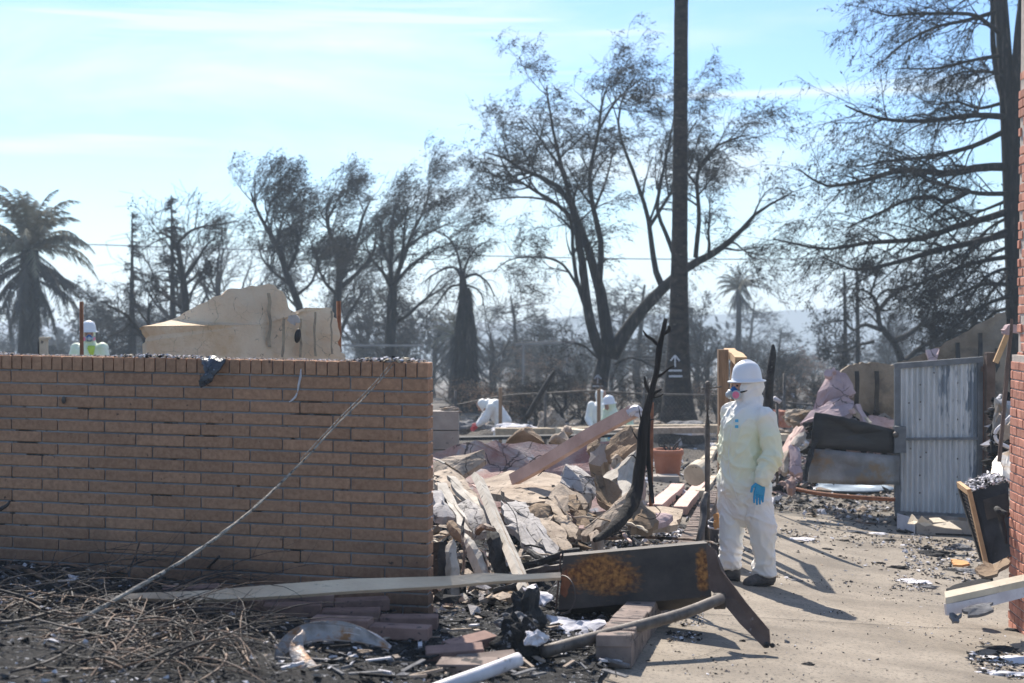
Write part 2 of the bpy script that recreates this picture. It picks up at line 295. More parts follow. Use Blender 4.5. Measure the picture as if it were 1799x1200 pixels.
# near ground: one sheet, ash by the wall, dirt beyond; material boundary is a separate sheet
ground=grid_sheet('ground',Ys,lambda y:-(16+y*1.1),lambda y:16+y*1.1,150,zground,M['dirt'],kind='structure')
ashg=grid_sheet('ash_ground',list(np.arange(3.5,14.6,.06)),lambda y:-5.5,lambda y:min(.60+(y-7.4)*.19-.03,3),170,
    lambda X,Y:gz(X,Y)+.014+.022*wav(X,Y,1.6)+.010*wav(X+3,Y,6)+.006*wav(X,Y+2,15),M['ash'],kind='structure')
drive=grid_sheet('driveway',list(np.arange(3,16.6,.1)),lambda y:.60+(y-7.4)*.19,lambda y:9,60,lambda X,Y:gz(X,Y)+.0005*wav(X,Y,.8),M['concrete'],kind='structure')
burnt=grid_sheet('burnt_lots',list(np.arange(26.2,60,.5))+list(np.geomspace(60,420,40)),lambda y:-(14+y*1.0),lambda y:14+y*1.0,120,lambda X,Y:zground(X,Y)+.03+.05*wav(X,Y,1.1),M['lot_ground'],kind='structure')
# distant hills
hm=MB(); n=160; xs=np.linspace(-700,900,n)
hz_=np.array([-14+ (7*math.sin(x*.006+1)+4*math.sin(x*.017)+2*math.sin(x*.041))+ (9 if x>60 else 0)*min(1,max(0,(x-60)/160)) for x in xs])
v=[];q=[]
for i,x in enumerate(xs):
    for y,z in((740,-70),(800,hz_[i]),(1000,-70)): v.append((x,y,z))
for i in range(n-1):
    for j in range(2): q.append((i*3+j,i*3+3+j,i*3+4+j,i*3+1+j))
hm.add(v,q); obj('hills',hm,M['hill'],kind='structure',smooth=True,origin=(0,0,0))
# haze
hb=MB(); hb.hexa([(-760,-40,-75),(980,-40,-75),(980,1100,-75),(-760,1100,-75),(-760,-40,26),(980,-40,26),(980,1100,26),(-760,1100,26)])
hzm=bpy.data.materials.new('haze'); hzm.use_nodes=True; hzm.node_tree.nodes.remove(hzm.node_tree.nodes['Principled BSDF'])
pv=hzm.node_tree.nodes.new('ShaderNodeVolumePrincipled'); pv.inputs['Color'].default_value=(.72,.86,1,1); pv.inputs['Density'].default_value=.0011; pv.inputs['Anisotropy'].default_value=.15
hzm.node_tree.links.new(pv.outputs[0],hzm.node_tree.nodes['Material Output'].inputs['Volume'])
obj('haze',hb,hzm,kind='stuff',label='thin smoky haze in the air over the burnt neighbourhood')
# ================= brick garden wall
wr=P(752,636.9,7.77); wl=P(0,623.4,8.33); we=(wl-wr); we=we.normalized(); wn=V(we.y,-we.x,0).normalized()
if wn.y>0: wn=-wn
up=V(0,0,1)
WL=3.15; WT=.10
wall=root('brick_garden_wall',wr-up*1.45,'long low garden wall of brown bricks with an upright capping course','wall')
base=wr
core=MB(); a=base-wn*.008+we*.006; zb=-1.55
def wpt(s,dpt,z): return base+we*s-wn*dpt+up*z
core.hexa([wpt(.008,.010,zb),wpt(.008,WT-.01,zb),wpt(WL,WT-.01,zb),wpt(WL,.010,zb),wpt(.008,.010,-.006),wpt(.008,WT-.01,-.006),wpt(WL,WT-.01,-.006),wpt(WL,.010,-.006)])
core.v=[np.array([[*p] for p in core.v[0]])]
obj('mortar',core,M['mortar'],wall)
def brick_mesh(L,D,H,name='brick',m='brick',ch=.004):
    b=MB(); vs=[]; # chamfered front edges
    for z,i in((0,ch),(ch,0),(H-ch,0),(H,ch)):
        for x,y in((i,i),(L-i,i),(L-i,D-i),(i,D-i)): vs.append((x,y,z))
    q=[(3,2,1,0),(12,13,14,15)]
    for k in range(3):
        for j in range(4): q.append((k*4+j,k*4+(j+1)%4,k*4+4+(j+1)%4,k*4+4+j))
    b.add(vs,q); return b.mesh(name,M[m])
meshes={}
def place_brick(par,pos,ex,ey,L,D,H,m='brick',jit=.0010,name='brick',tilt=0):
    key=(round(L,3),round(D,3),round(H,3),m)
    if key not in meshes: meshes[key]=brick_mesh(L,D,H,m=m)
    o=bpy.data.objects.new(name,meshes[key]); col.objects.link(o)
    ex=Vector(ex).normalized(); ey=Vector(ey).normalized(); ez=ex.cross(ey).normalized()
    mtx=Matrix((ex,ey,ez)).transposed().to_4x4()
    pos=Vector(pos)+ey*random.uniform(-jit,jit)+ez*random.uniform(-jit,jit)*.5
    mtx=mtx@Matrix.Rotation(random.uniform(-.003,.003)+tilt,4,'Y')
    mtx.translation=pos-(par.location if par else V(0,0,0)); o.matrix_basis=mtx
    if par: o.parent=par
    return o
# x axis must run so that ex x ey = up ; ey points into the wall (-wn); ex = ey x up
ey=-wn; ex=(-we)
# local x runs rightwards (towards the corner), y into the wall
H1=.0695
z=-.0863
s=.0
while s<WL-.06:
    Lb=.0565
    place_brick(wall,wpt(s+Lb,-.006,z+.004),ex,ey,Lb,WT,.080,jit=.0025,tilt=random.uniform(-.02,.02)); s+=.0648
for c in range(19):
    hh=.0757 if c==0 else H1
    z-=hh; s0=.153 if c%2==0 else .256
    segs=[(0,s0)]; s=s0
    while s<WL: segs.append((s,min(s+.298,WL))); s+=.298
    for a_,b_ in segs:
        L=b_-a_-.0095
        if L<.03: continue
        place_brick(wall,wpt(b_-.0095,0,z+.0045),ex,ey,round(L,3),WT,hh-.010)
# ================= red brick chimney at the right edge
pc=P(1772,1030,10.2); pe=V(.083,1,0).normalized(); pr=V(pe.y,-pe.x,0)
pil=root('brick_chimney',(pc.x,pc.y,pc.z),'tall orange red brick chimney standing at the edge of the driveway','chimney')
zb_=gz(pc.x,10)-.1
def ppt(t,d,z): return V(pc.x,pc.y,0)-pe*t+pr*d+up*z
ztop=P(1790,120,10.2).z; zs=P(1772,622,10.2).z
TW=.552
mb=MB()
mb.hexa([ppt(.006,.008,zb_),ppt(TW,.008,zb_),ppt(TW,.9,zb_),ppt(.006,.9,zb_),ppt(.006,.008,zs-.004),ppt(TW,.008,zs-.004),ppt(TW,.9,zs-.004),ppt(.006,.9,zs-.004)])
mb.hexa([ppt(.006,.053,zs),ppt(TW,.053,zs),ppt(TW,.9,zs),ppt(.006,.9,zs),ppt(.006,.053,ztop+.5),ppt(TW,.053,ztop+.5),ppt(TW,.9,ztop+.5),ppt(.006,.9,ztop+.5)])
obj('mortar',mb,M['mortar_pale'],pil)
z=zb_; k=0
while z<ztop-.03:
    upper=z>zs-.03; off=.045 if upper else 0
    t=0 if k%2==0 else -.055
    for j in range(4 if upper else 5):
        a_=max(t,0); b_=t+.112
        wob=(random.uniform(-.006,.012) if upper else random.uniform(-.002,.003))+off
        place_brick(pil,ppt(b_-.008,wob,z+.004),pe,pr*1,round(b_-a_-.009,3),.10,.058,m='brick_red',jit=.002)
        t+=.112
    z+=.0665; k+=1
# stretchers on the face towards the camera, beyond the edge of the photograph
fb_=MB(); z=zb_; k=0
while z<ztop+.42:
    upper=z>zs-.03; d0=.045 if upper else 0; d=d0-(0 if k%2==0 else .11)
    while d<.9:
        a_=max(d,d0); b_=min(d+.212,.91)
        if b_-a_>.03:
            o_=random.uniform(-.002,.003); c_=[ppt(TW-.05,a_,z+.004),ppt(TW-.05,b_,z+.004),ppt(TW+.008+o_,b_,z+.004),ppt(TW+.008+o_,a_,z+.004)]; fb_.hexa(c_+[q+up*.058 for q in c_])
        d+=.22
    z+=.0665; k+=1
obj('brick_face',fb_,M['brick_red'],pil,kind='stuff')
# ================= timber & masonry helpers
def shard(name,label,cat,pts,thick,m,bulge=0,rough=.012,parent=None,group=None,jag=.012,sub=3,smooth=False,back=True,rings=3,m2=None):
    w_=[P(*p) for p in pts]; c=sum(w_,V(0,0,0))/len(w_)
    nrm=V(0,0,0)
    for i in range(len(w_)): nrm+=(w_[i]-c).cross(w_[(i+1)%len(w_)]-c)
    nrm.normalize()
    if nrm.dot(V(0,0,CAMZ)-c)<0: nrm=-nrm
    ring=[]
    for i in range(len(w_)):
        a,b=w_[i],w_[(i+1)%len(w_)]; ln=(b-a).length; t=(b-a).normalized(); pp=t.cross(nrm)
        for k in range(sub):
            q_=a.lerp(b,k/sub)
            if k: q_=q_+pp*random.gauss(0,1)*min(jag,ln*.12)+t*random.uniform(-.1,.1)*ln/sub
            ring.append(q_)
    n=len(ring); mb=MB(); vs=[];q=[];t=[]
    fr=[1]+[1-(k+1)/(rings+.5) for k in range(rings)]
    for side in (0,1):
        for f in fr:
            for p in ring:
                x=c.lerp(p,f); d=nrm*(bulge*(1-f*f)+mnoise.noise(x*14)*rough*.30+mnoise.noise(x*2.7+V(5,0,0))*rough*.55)
                vs.append(x+d-(nrm*thick*(1 if side else 0)))
        vs.append(c+nrm*(bulge+mnoise.noise(c*9)*rough)-nrm*thick*(1 if side else 0))
    B=len(fr)*n+1
    for side in(0,1):
        o=side*B
        for r in range(len(fr)-1):
            for j in range(n):
                f=(o+r*n+j,o+r*n+(j+1)%n,o+(r+1)*n+(j+1)%n,o+(r+1)*n+j); q.append(f if side==0 else f[::-1])
        for j in range(n):
            f=(o+(len(fr)-1)*n+j,o+(len(fr)-1)*n+(j+1)%n,o+B-1); t.append(f if side==0 else f[::-1])
    for j in range(n): q.append((j,B+j,B+(j+1)%n,(j+1)%n))
    mb.add([tuple(x) for x in vs],q,t)
    return obj(name,mb,M[m],parent,label,cat,group,smooth=smooth)
def chunks(mb,C,S,flat=.45,nm=1,m=None):
    """squashed jittered octahedra: C centres (n,3), S sizes (n)"""
    n=len(C); base_=np.array([(1,0,0),(0,1,0),(-1,0,0),(0,-1,0),(0,0,1),(0,0,-1)],float)
    v=base_[None]*(1+.45*rng.normal(size=(n,6,1))).clip(.35,1.9); v=v+rng.normal(size=(n,6,3))*.16
    el=rng.uniform(.5,1.5,(n,1,1)); v[:,:,0:1]*=el; v[:,:,1:2]/=el**.5; v[:,:,2]*=flat
    a=rng.uniform(0,6.28,n); tx=rng.normal(0,.45,n)
    ca,sa=np.cos(a),np.sin(a); ct,st=np.cos(tx),np.sin(tx)
    y=v[:,:,1]*ct[:,None]-v[:,:,2]*st[:,None]; z=v[:,:,1]*st[:,None]+v[:,:,2]*ct[:,None]; x=v[:,:,0]
    X=x*ca[:,None]-y*sa[:,None]; Y=x*sa[:,None]+y*ca[:,None]
    v=np.stack([X,Y,z],-1)*S[:,None,None]+C[:,None,:]
    f=np.array([(0,1,4),(1,2,4),(2,3,4),(3,0,4),(1,0,5),(2,1,5),(3,2,5),(0,3,5)])
    mm=rng.choice(len(nm),size=n,p=nm) if m is None else np.full(n,m)
    for k in range(mm.max()+1 if n else 0):
        s_=np.where(mm==k)[0]
        if len(s_):
            tt=(f[None]+ (np.arange(len(s_))*6)[:,None,None]).reshape(-1,3); mb.add(v[s_].reshape(-1,3),t=tt,m=k)
def pxscatter(n,x0,x1,y0,y1,poly=None):
    """random ground points seen inside a picture box"""
    xs=rng.uniform(x0,x1,n); ys=rng.uniform(y0,y1,n); o=[]
    for a,b in zip(xs,ys):
        # analytic march with few steps
        lo,hi=4.0,60.0
        for _ in range(18):
            m_=(lo+hi)/2; u=(a-899.5)/F; v_=(600-b)/F; t=m_/(cp+v_*sp); zz=CAMZ+(-sp+v_*cp)*t
            if zz>float(gz(u*t,m_)): lo=m_
            else: hi=m_
        o.append((u*t,lo,zz))
    return np.array(o)
def vscatter(n,X0,X1,Y0,Y1,mask=None):
    x=rng.uniform(X0,X1,n); y=rng.uniform(Y0,Y1,n)
    if mask is not None: k=mask(x,y); x,y=x[k],y[k]
    return np.stack([x,y,gz(x,y)],-1)
# ================= trees
def unit(a): return a/(np.linalg.norm(a,axis=-1,keepdims=True)+1e-9)
def grow(par,rad,n,L,ang=(25,60),bias=(0,0,.2),S=6,t0=.25,nz=.35,rc=.55,taper=.25,rel=True):
    k,Sp,_=par.shape; pl=np.linalg.norm(par[:,1:]-par[:,:-1],axis=2).sum(1)
    if isinstance(n,float): tot=int(n); i=rng.choice(k,tot,p=pl/pl.sum())
    else: i=np.repeat(np.arange(k),n); tot=k*n
    t=rng.uniform(t0,1,tot)*(Sp-1); a=np.minimum(t.astype(int),Sp-2); f=(t-a)[:,None]
    p=par[i,a]*(1-f)+par[i,a+1]*f; r=rad[i,a]*(1-f[:,0])+rad[i,a+1]*f[:,0]
    T=unit(par[i,a+1]-par[i,a]); plen=np.linalg.norm(par[:,1:]-par[:,:-1],axis=2).sum(1)[i]
    rv=unit(rng.normal(size=T.shape)); pe_=unit(np.cross(T,rv)); th=np.radians(rng.uniform(*ang,tot))[:,None]
    d=T*np.cos(th)+pe_*np.sin(th); b=np.array(bias)[None]
    ln=(plen*L if rel else L)*rng.uniform(.6,1.2,tot)
    out=[p]; cur=p
    for s in range(S-1):
        d=unit(d+b*.35+rng.normal(size=d.shape)*nz*.4); cur=cur+d*(ln/(S-1))[:,None]; out.append(cur)
    out=np.stack(out,1); r0=np.minimum(r*rc,ln*.03); R_=r0[:,None]*np.linspace(1,taper,S)[None]
    return out,R_
def leafset(mb,paths,count,size,wind,m=1,spread=.06,asp=.28):
    k,S,_=paths.shape; i=rng.integers(0,k,count); t=rng.uniform(.3,1,count)*(S-1); a=np.minimum(t.astype(int),S-2); f=(t-a)[:,None]
    p=paths[i,a]*(1-f)+paths[i,a+1]*f+rng.normal(size=(count,3))*spread
    d=unit(np.array(wind)[None]+rng.normal(size=(count,3))*.6); s_=unit(np.cross(d,rng.normal(size=(count,3))))
    L=size*rng.uniform(.5,1.3,count)[:,None]; W=L*asp
    nrm=np.cross(d,s_)
    v=np.stack([p,p+d*L*.45+s_*W+nrm*W*.3,p+d*L,p+d*L*.45-s_*W+nrm*W*.3],1).reshape(-1,3)
    mb.add(v,np.arange(count*4).reshape(-1,4),m=m)
def resamp(pts,r,S):
    pts=np.array([tuple(p) for p in pts],float); r=np.array(r,float)
    if len(pts)>2: pts,r=smooth_path(pts,r,4)
    d=np.concatenate([[0],np.cumsum(np.linalg.norm(np.diff(pts,axis=0),axis=1))]); u=np.linspace(0,d[-1],S)
    return np.stack([np.interp(u,d,pts[:,i]) for i in range(3)],1),np.interp(u,d,r)
def pxlimbs(limbs,Y,S=14,wob=.6,seed=0):
    """limbs: list of (px points, r0 px, r1 px, depth drift m)"""
    P_=[];R_=[]; k=Y/F
    for j,(pts,r0,r1,dr) in enumerate(limbs):
        n=len(pts); w_=[P(x,y,Y+dr[0]+(dr[1]-dr[0])*(i/(n-1))) for i,(x,y) in enumerate(pts)]
        rr=[(r0+(r1-r0)*(i/(n-1)))*k for i in range(n)]
        a,b=resamp(w_,rr,S)
        a+=np.stack([np.interp(np.arange(S),np.arange(0,S+3,3)[:max(2,(S+2)//3+1)],rng.normal(size=len(np.arange(0,S+3,3)[:max(2,(S+2)//3+1)]))*wob*.06*np.minimum(1,1)) for _ in range(3)],1)*np.linspace(0,1,S)[:,None]
        P_.append(a);R_.append(b)
    return np.array(P_),np.array(R_)
def build_tree(name,label,limbs,Y,lv,leaf=None,cat='tree',group=None,trunk_n=9,squash=0,thick=1,bark='char_bark',leafm='leaf_char',crown_from=0,wob=.6,stick=None):
    if squash: limbs=[([(x,y+squash*max(0,520-y)) for x,y in p],a,b,c) for p,a,b,c in limbs]
    A,B=pxlimbs(limbs,Y,wob=wob); base=A[0,0]; base=V(base[0],base[1],float(base[2]))
    t=root(name,base,label,cat,group)
    tm=MB(); tm.tubes(A,B*thick,trunk_n,cap=True); obj('trunk',tm,M[bark],t,smooth=True)
    cm=MB(); cur,cr=A[crown_from:],B[crown_from:]; last=[]
    for j,L in enumerate(lv):
        cur,cr=grow(cur,cr,**L)
        if 'keep' in L: pass
        cm.tubes(cur,np.maximum(cr,.0045*Y/45),4 if j==0 else 3); last.append(cur)
    if leaf:
        src=last[leaf.get('lvl',-1)]
        leafset(cm,src,leaf['n'],leaf['size'],leaf['wind'],1,leaf.get('spread',.08),leaf.get('asp',.28))
    obj('crown',cm,[M['bark_far'],M[leafm]],t)
    return t
# --- the big burnt tree
L=[([(1049,770),(1050,725),(1054,680),(1063,625)],23,14,(0,0)),
 ([(1062,632),(1047,600),(1037,566),(1030,520),(1026,470),(1017,420),(1010,372),(985,330),(950,310),(919,298),(880,275),(852,268)],12,1.2,(0,-1)),
 ([(1066,628),(1068,600),(1060,545),(1052,500),(1042,470),(1030,425),(1016,390),(1000,340),(985,285),(968,210),(960,150)],15,1.2,(0,1)),
 ([(1052,505),(1056,430),(1043,370),(1036,304),(1050,232),(1056,175),(1072,140)],7,1,(0,-1.5)),
 ([(1074,625),(1095,590),(1128,545),(1166,505),(1205,470),(1249,447),(1293,414),(1330,375),(1386,345)],16,1.5,(0,-2)),
 ([(1164,505),(1152,476),(1144,425),(1136,372),(1112,300),(1086,232),(1092,175),(1115,135)],7,1,(-.5,1.5)),
 ([(1185,450),(1172,415),(1155,370),(1160,326),(1172,260),(1182,220),(1190,185)],5,1,(-.5,2)),
 ([(1222,452),(1228,381),(1227,304),(1252,262),(1285,245),(1318,236)],5,1,(-1,-3)),
 ([(1036,560),(1016,500),(1006,440),(1000,380),(960,350),(900,345),(850,350)],5,1,(0,-2)),
 ([(1034,540),(1008,490),(985,462),(946,452),(900,455),(868,480)],3.5,.8,(0,2)),
 ([(1016,395),(980,360),(930,330),(890,300),(870,250)],5,1,(.5,2)),
 ([(1000,330),(975,280),(940,230),(915,205)],3.5,.8,(.5,-2)),
 ([(1250,447),(1285,425),(1310,440),(1350,452)],3,.8,(-1,1)),
 ([(1063,640),(1030,610),(1008,600),(985,612)],2.5,.8,(0,-1)),
 ([(1080,640),(1110,628),(1140,640),(1165,650)],2.5,.8,(0,-1)),
 ([(1140,400),(1185,330),(1212,290),(1230,235)],4,1,(0,3)),
 ([(1228,330),(1200,290),(1205,240),(1222,212)],3,1,(0,-2)),
 ([(1050,232),(1080,180),(1108,155),(1130,140)],3,1,(0,2)),
 ([(1044,370),(1070,300),(1085,230)],3,1,(0,3))]
big=build_tree('burnt_tree','biggest burnt tree with spreading black limbs beside the tall bare palm trunk',L,45,
 [dict(n=130.,L=1.6,rel=False,bias=(.15,0,.15),t0=.28),dict(n=750.,L=.85,rel=False,bias=(.35,0,.1),t0=.2,ang=(20,55)),dict(n=3600.,L=.5,rel=False,bias=(.5,0,-.15),t0=.2,ang=(20,60)),dict(n=7500.,L=.36,rel=False,bias=(.3,0,-.7),t0=.3,S=4)],
 dict(n=24000,size=.085,wind=(.8,0,-.3),lvl=2,spread=.05,asp=.22),thick=.88)
def arrow(par,px,py,s,Y,front):
    """painted arrow over two bars, proud of the bark; front(u) gives the bark distance at picture x"""
    mb=MB()
    def seg(x0,y0,x1,y1,w_):
        n=5; x0,y0,x1,y1=px+x0*s,py+y0*s,px+x1*s,py+y1*s; dx,dy=x1-x0,y1-y0; l=math.hypot(dx,dy); nx,ny=-dy/l*w_*s/2,dx/l*w_*s/2
        vs=[]
        for i in range(n+1):
            k=i/n; cx,cy=x0+dx*k,y0+dy*k
            for sg in(1,-1): p_=P(cx+nx*sg,cy+ny*sg,front(cx+nx*sg,cy)); vs.append(tuple(p_))
        mb.add(vs,[(2*i,2*i+1,2*i+3,2*i+2) for i in range(n)])
    seg(0,-12,0,8,2.6); seg(0,-13,-8,-3,2.6); seg(0,-13,8,-3,2.6); seg(-12,14,12,14,3.2); seg(-11,24,13,24,3.6)
    obj('painted_mark',mb,M['paint'],par)
arrow(big,1050,668,.75,45,lambda x,y:45-.48-.02)
# --- tall dead palm trunk
PY=34.0; k=PY/F
tp=[(1197,-260,11),(1197,-100,11.5),(1197,0,12),(1195.5,200,12.6),(1194.5,350,13.4),(1193.5,480,15),(1192.5,560,17),(1191.5,620,20),(1191,680,24),(1191.5,715,29),(1192.5,745,36),(1193,765,42),(1193,778,47)]
pt=[P(a,b,PY) for a,b,c in tp]; pal=root('bare_palm',(pt[-1].x,PY,pt[-1].z),'tall bare blackened palm trunk with a flared base and a white painted arrow','tree')
mb=MB(); pts,rr=smooth_path(np.array([tuple(p) for p in pt]),np.array([c*k for a,b,c in tp]),14); mb.tubes(pts,rr,28,cap=True)
vv=mb.v[0]; 
for i in range(len(vv)):
    p=Vector(vv[i]); c=V(pt[-1].x,PY,p.z); d=V(p.x-c.x,p.y-c.y,0); g=1+.05*mnoise.noise(V(d.x*4,d.y*4,p.z*1.1))+.012*math.sin(p.z*26)
    vv[i]=(c.x+d.x*g,c.y+d.y*g,p.z)
obj('trunk',mb,mat('palm_bark',(.014,.013,.013),(.055,.040,.032),5,.9,1,12,spot=(.09,.075,.06),spots=.60,sscale=6,stretch=(1,1,1.6),bdist=.03),pal,smooth=True)
def palmfront(x,y):
    r=np.interp(y,[b for a,b,c in tp],[c for a,b,c in tp])*k*1.03; d=(x-1192)*k
    return PY-math.sqrt(max(r*r-d*d,0))-.035
arrow(pal,1186,637,1.0,PY,palmfront)
# --- fronded palms
def frond(mb,p0,d,L,droop,m=0,nl=26,ll=.5,w_=.05,S=9,rr=.02):
    pts=[np.array(p0)]; d=np.array(d,float); 
    for i in range(S-1):
        pts.append(pts[-1]+unit(d)*L/(S-1)); d=unit(d)+np.array((0,0,-droop*(i+1)/S))
    pts=np.array(pts); mb.tubes(pts,np.linspace(rr,rr*.3,S),3,m=m)
    for sg in(1,-1):
        t=np.linspace(.1,1,nl)*(S-1); a=np.minimum(t.astype(int),S-2); f=(t-a)[:,None]; p=pts[a]*(1-f)+pts[a+1]*f; T=unit(pts[a+1]-pts[a])
        side=unit(np.cross(T,np.array([[0,0,1.]])))*sg; dd=unit(side*.8+T*.7+np.array([[0,0,-.55]])+rng.normal(size=p.shape)*.14)
        l=ll*np.sin(np.linspace(.5,2.9,nl))[:,None].clip(.25,1); e=p+dd*l+np.array([[0,0,-.15]])*l; wv=T*w_
        mb.add(np.stack([p-wv,p+wv,e+wv*.2,e-wv*.2],1).reshape(-1,3),np.arange(nl*4).reshape(-1,4),m=m)
def palm(name,label,cx,cy,by,Y,rad,nf,trunk_r,skirt,group=None,dead=0):
    k=Y/F; c=P(cx,cy,Y); b=P(cx-3,by,Y); t=root(name,(b.x,Y,b.z),label,'palm tree',group)
    tm=MB(); tm.tube([b,b.lerp(c,.5)+V(.05,0,0),c],[trunk_r*k*1.1,trunk_r*k,trunk_r*k*.9],10,sub=6); obj('trunk',tm,M['char_bark'],t,smooth=True)
    R_=rad*k; fm=MB()
    for i in range(nf):
        a=rng.uniform(0,6.28); e=math.radians(rng.uniform(-5,80)); frond(fm,c,(math.cos(a)*math.cos(e),math.sin(a)*math.cos(e),math.sin(e)),R_*rng.uniform(.85,1.15),.52,nl=34,ll=R_*.17,w_=.035*R_/2.6)
    obj('fronds',fm,M['palm_frond'],t)
    sm=MB()
    for i in range(skirt):
        a=rng.uniform(0,6.28); e=math.radians(rng.uniform(-80,-8)); frond(sm,np.array(c)+np.array((math.cos(a)*.15,math.sin(a)*.15,-rng.uniform(0,R_*.4))),(math.cos(a)*math.cos(e),math.sin(a)*math.cos(e),math.sin(e)),R_*rng.uniform(.6,1.15),.30,nl=24,ll=R_*.14,w_=.04*R_/2.6)
    obj('dead_fronds',sm,M['palm_dead'],t); return t
palm('palm_tree','shaggy date palm with arching singed fronds over a skirt of dead ones',52,440,640,60,128,46,17,60)
palm('palm_tree','small fan palm silhouette standing beyond the wooden gate frame',1298,508,640,95,46,34,5,22)
palm('palm_tree','short shaggy palm with drooping leaves half hidden by the dark cone of dead fronds',800,590,700,75,60,10,10,26)
# --- shaggy cone trunk with arching bare branches
def cone_tree():
    Y=55;k=Y/F; b=P(820,745,Y); t=root('cone_palm',b,'dark shaggy cone shaped palm trunk with bare arching stems on top','tree')
    tm=MB(); pts=[P(820,745,Y),P(819,650,Y),P(818,580,Y),P(816,530,Y),P(812,480,Y)]; tm.tube(pts,[23*k,21*k,19*k,10*k,5*k],12,sub=5); obj('trunk',tm,M['char_bark'],t,smooth=True)
    sm=MB(); n=900; z=rng.uniform(0,1,n); a=rng.uniform(0,6.28,n)
    yy=745-z*240; c=np.array([tuple(P(820-4*zz,y_,Y)) for y_,zz in zip(yy,z)]); rr=(24-z*17)*k
    p=c+np.stack([np.cos(a)*rr,np.sin(a)*rr,0*a],1); d=unit(np.stack([np.cos(a)*.35,np.sin(a)*.35,-np.ones(n)],1)+rng.normal(size=(n,3))*.12); L_=rng.uniform(.3,.9,n)[:,None]; s_=unit(np.cross(d,rng.normal(size=(n,3))))*.03
    sm.add(np.stack([p-s_,p+s_,p+d*L_+s_*.2,p+d*L_-s_*.2],1).reshape(-1,3),np.arange(n*4).reshape(-1,4)); obj('dead_fronds',sm,M['leaf_char'],t)
    A,B=pxlimbs([([(812,490),(800,470),(780,472),(755,485),(745,500)],3,1,(0,1)),([(814,490),(835,482),(855,495),(868,520)],3,1,(0,-1)),([(812,485),(805,450),(790,420),(765,405)],3,1,(0,1)),([(814,485),(822,455),(838,435),(862,420)],2.5,1,(0,1)),([(813,500),(790,505),(770,530),(745,560)],2.5,1,(0,2)),([(815,500),(840,510),(850,540)],2,1,(0,-1))],Y)
    cm=MB(); cm.tubes(A,B,5); c1,r1=grow(A,B,8,.4,bias=(0,0,-.5)); c2,r2=grow(c1,r1,5,.6,bias=(.2,0,-.9)); cm.tubes(c1,np.maximum(r1,.006),3); cm.tubes(c2,np.maximum(r2,.005),3); obj('branches',cm,M['bark_far'],t)
cone_tree()
wl_=[dict(n=55.,L=1.6,rel=False,bias=(.25,0,.45),t0=.22,ang=(20,50)),dict(n=330.,L=.95,rel=False,bias=(.6,0,.35),t0=.15,ang=(20,55)),dict(n=2400.,L=.5,rel=False,bias=(.8,0,.15),t0=.15,S=5)]
build_tree('burnt_tree','leaning burnt tree with windswept tufts just above the broken yellow wall',[([(535,600),(527,545),(512,500),(501,466),(485,412),(463,368),(448,335),(441,305)],8,1.5,(0,0)),([(503,470),(520,430),(528,380),(530,345)],4,1,(0,2)),([(486,415),(495,370),(500,335)],3,1,(0,-2)),([(510,495),(480,470),(460,440),(452,400)],3.5,1,(0,2)),([(520,520),(548,490),(556,450)],3,1,(0,-2)),([(527,545),(500,520),(470,510)],2.5,1,(0,1)),([(465,372),(475,330),(478,315)],2,1,(0,1))],58,wl_,dict(n=14000,size=.105,wind=(.7,0,.35),lvl=2,spread=.08,asp=.2),squash=.16)
build_tree('burnt_tree','twin stemmed burnt tree with a dense dark crown behind the yellow wall',[([(588,640),(590,560),(597,480),(592,430),(580,395),(573,350),(578,317)],9,1.5,(0,0)),([(598,480),(612,440),(628,400),(640,345),(648,320)],6,1.2,(0,2)),([(596,520),(570,490),(558,450),(556,420)],3.5,1,(0,-2)),([(600,500),(630,470),(655,430),(662,370)],5,1,(0,-2)),([(575,360),(590,330),(602,312)],3,1,(0,1)),([(592,600),(610,560),(632,520),(640,500)],4,1,(0,1))],62,wl_,dict(n=15000,size=.105,wind=(.6,0,.3),lvl=2,spread=.07,asp=.2),squash=.16)
build_tree('burnt_tree','burnt tree with many fine upright limbs fanned out from one straight trunk',[([(682,660),(684,620),(687,577),(688,540),(688,500)],11,8,(0,0)),([(688,505),(686,450),(688,400),(692,350),(698,330)],5,1,(0,0)),([(689,503),(700,470),(716,420),(730,380),(745,340),(757,285)],5,1,(0,2)),([(686,500),(672,470),(652,440),(643,410)],4,1,(0,-2)),([(690,500),(715,465),(740,440),(770,420)],4,1,(0,-2)),([(690,570),(715,555),(742,529),(770,508),(795,490)],4,1,(0,1)),([(700,470),(708,420),(712,370),(718,330)],3.5,1,(0,-2)),([(686,460),(672,420),(668,380),(675,345)],3.5,1,(0,2)),([(716,420),(745,395),(775,380),(800,370)],3,1,(0,2)),([(686,540),(670,520),(655,505)],2.5,.8,(0,2))],56,
 wl_,dict(n=12000,size=.10,wind=(.8,0,.35),lvl=2,spread=.07,asp=.2),squash=.14)
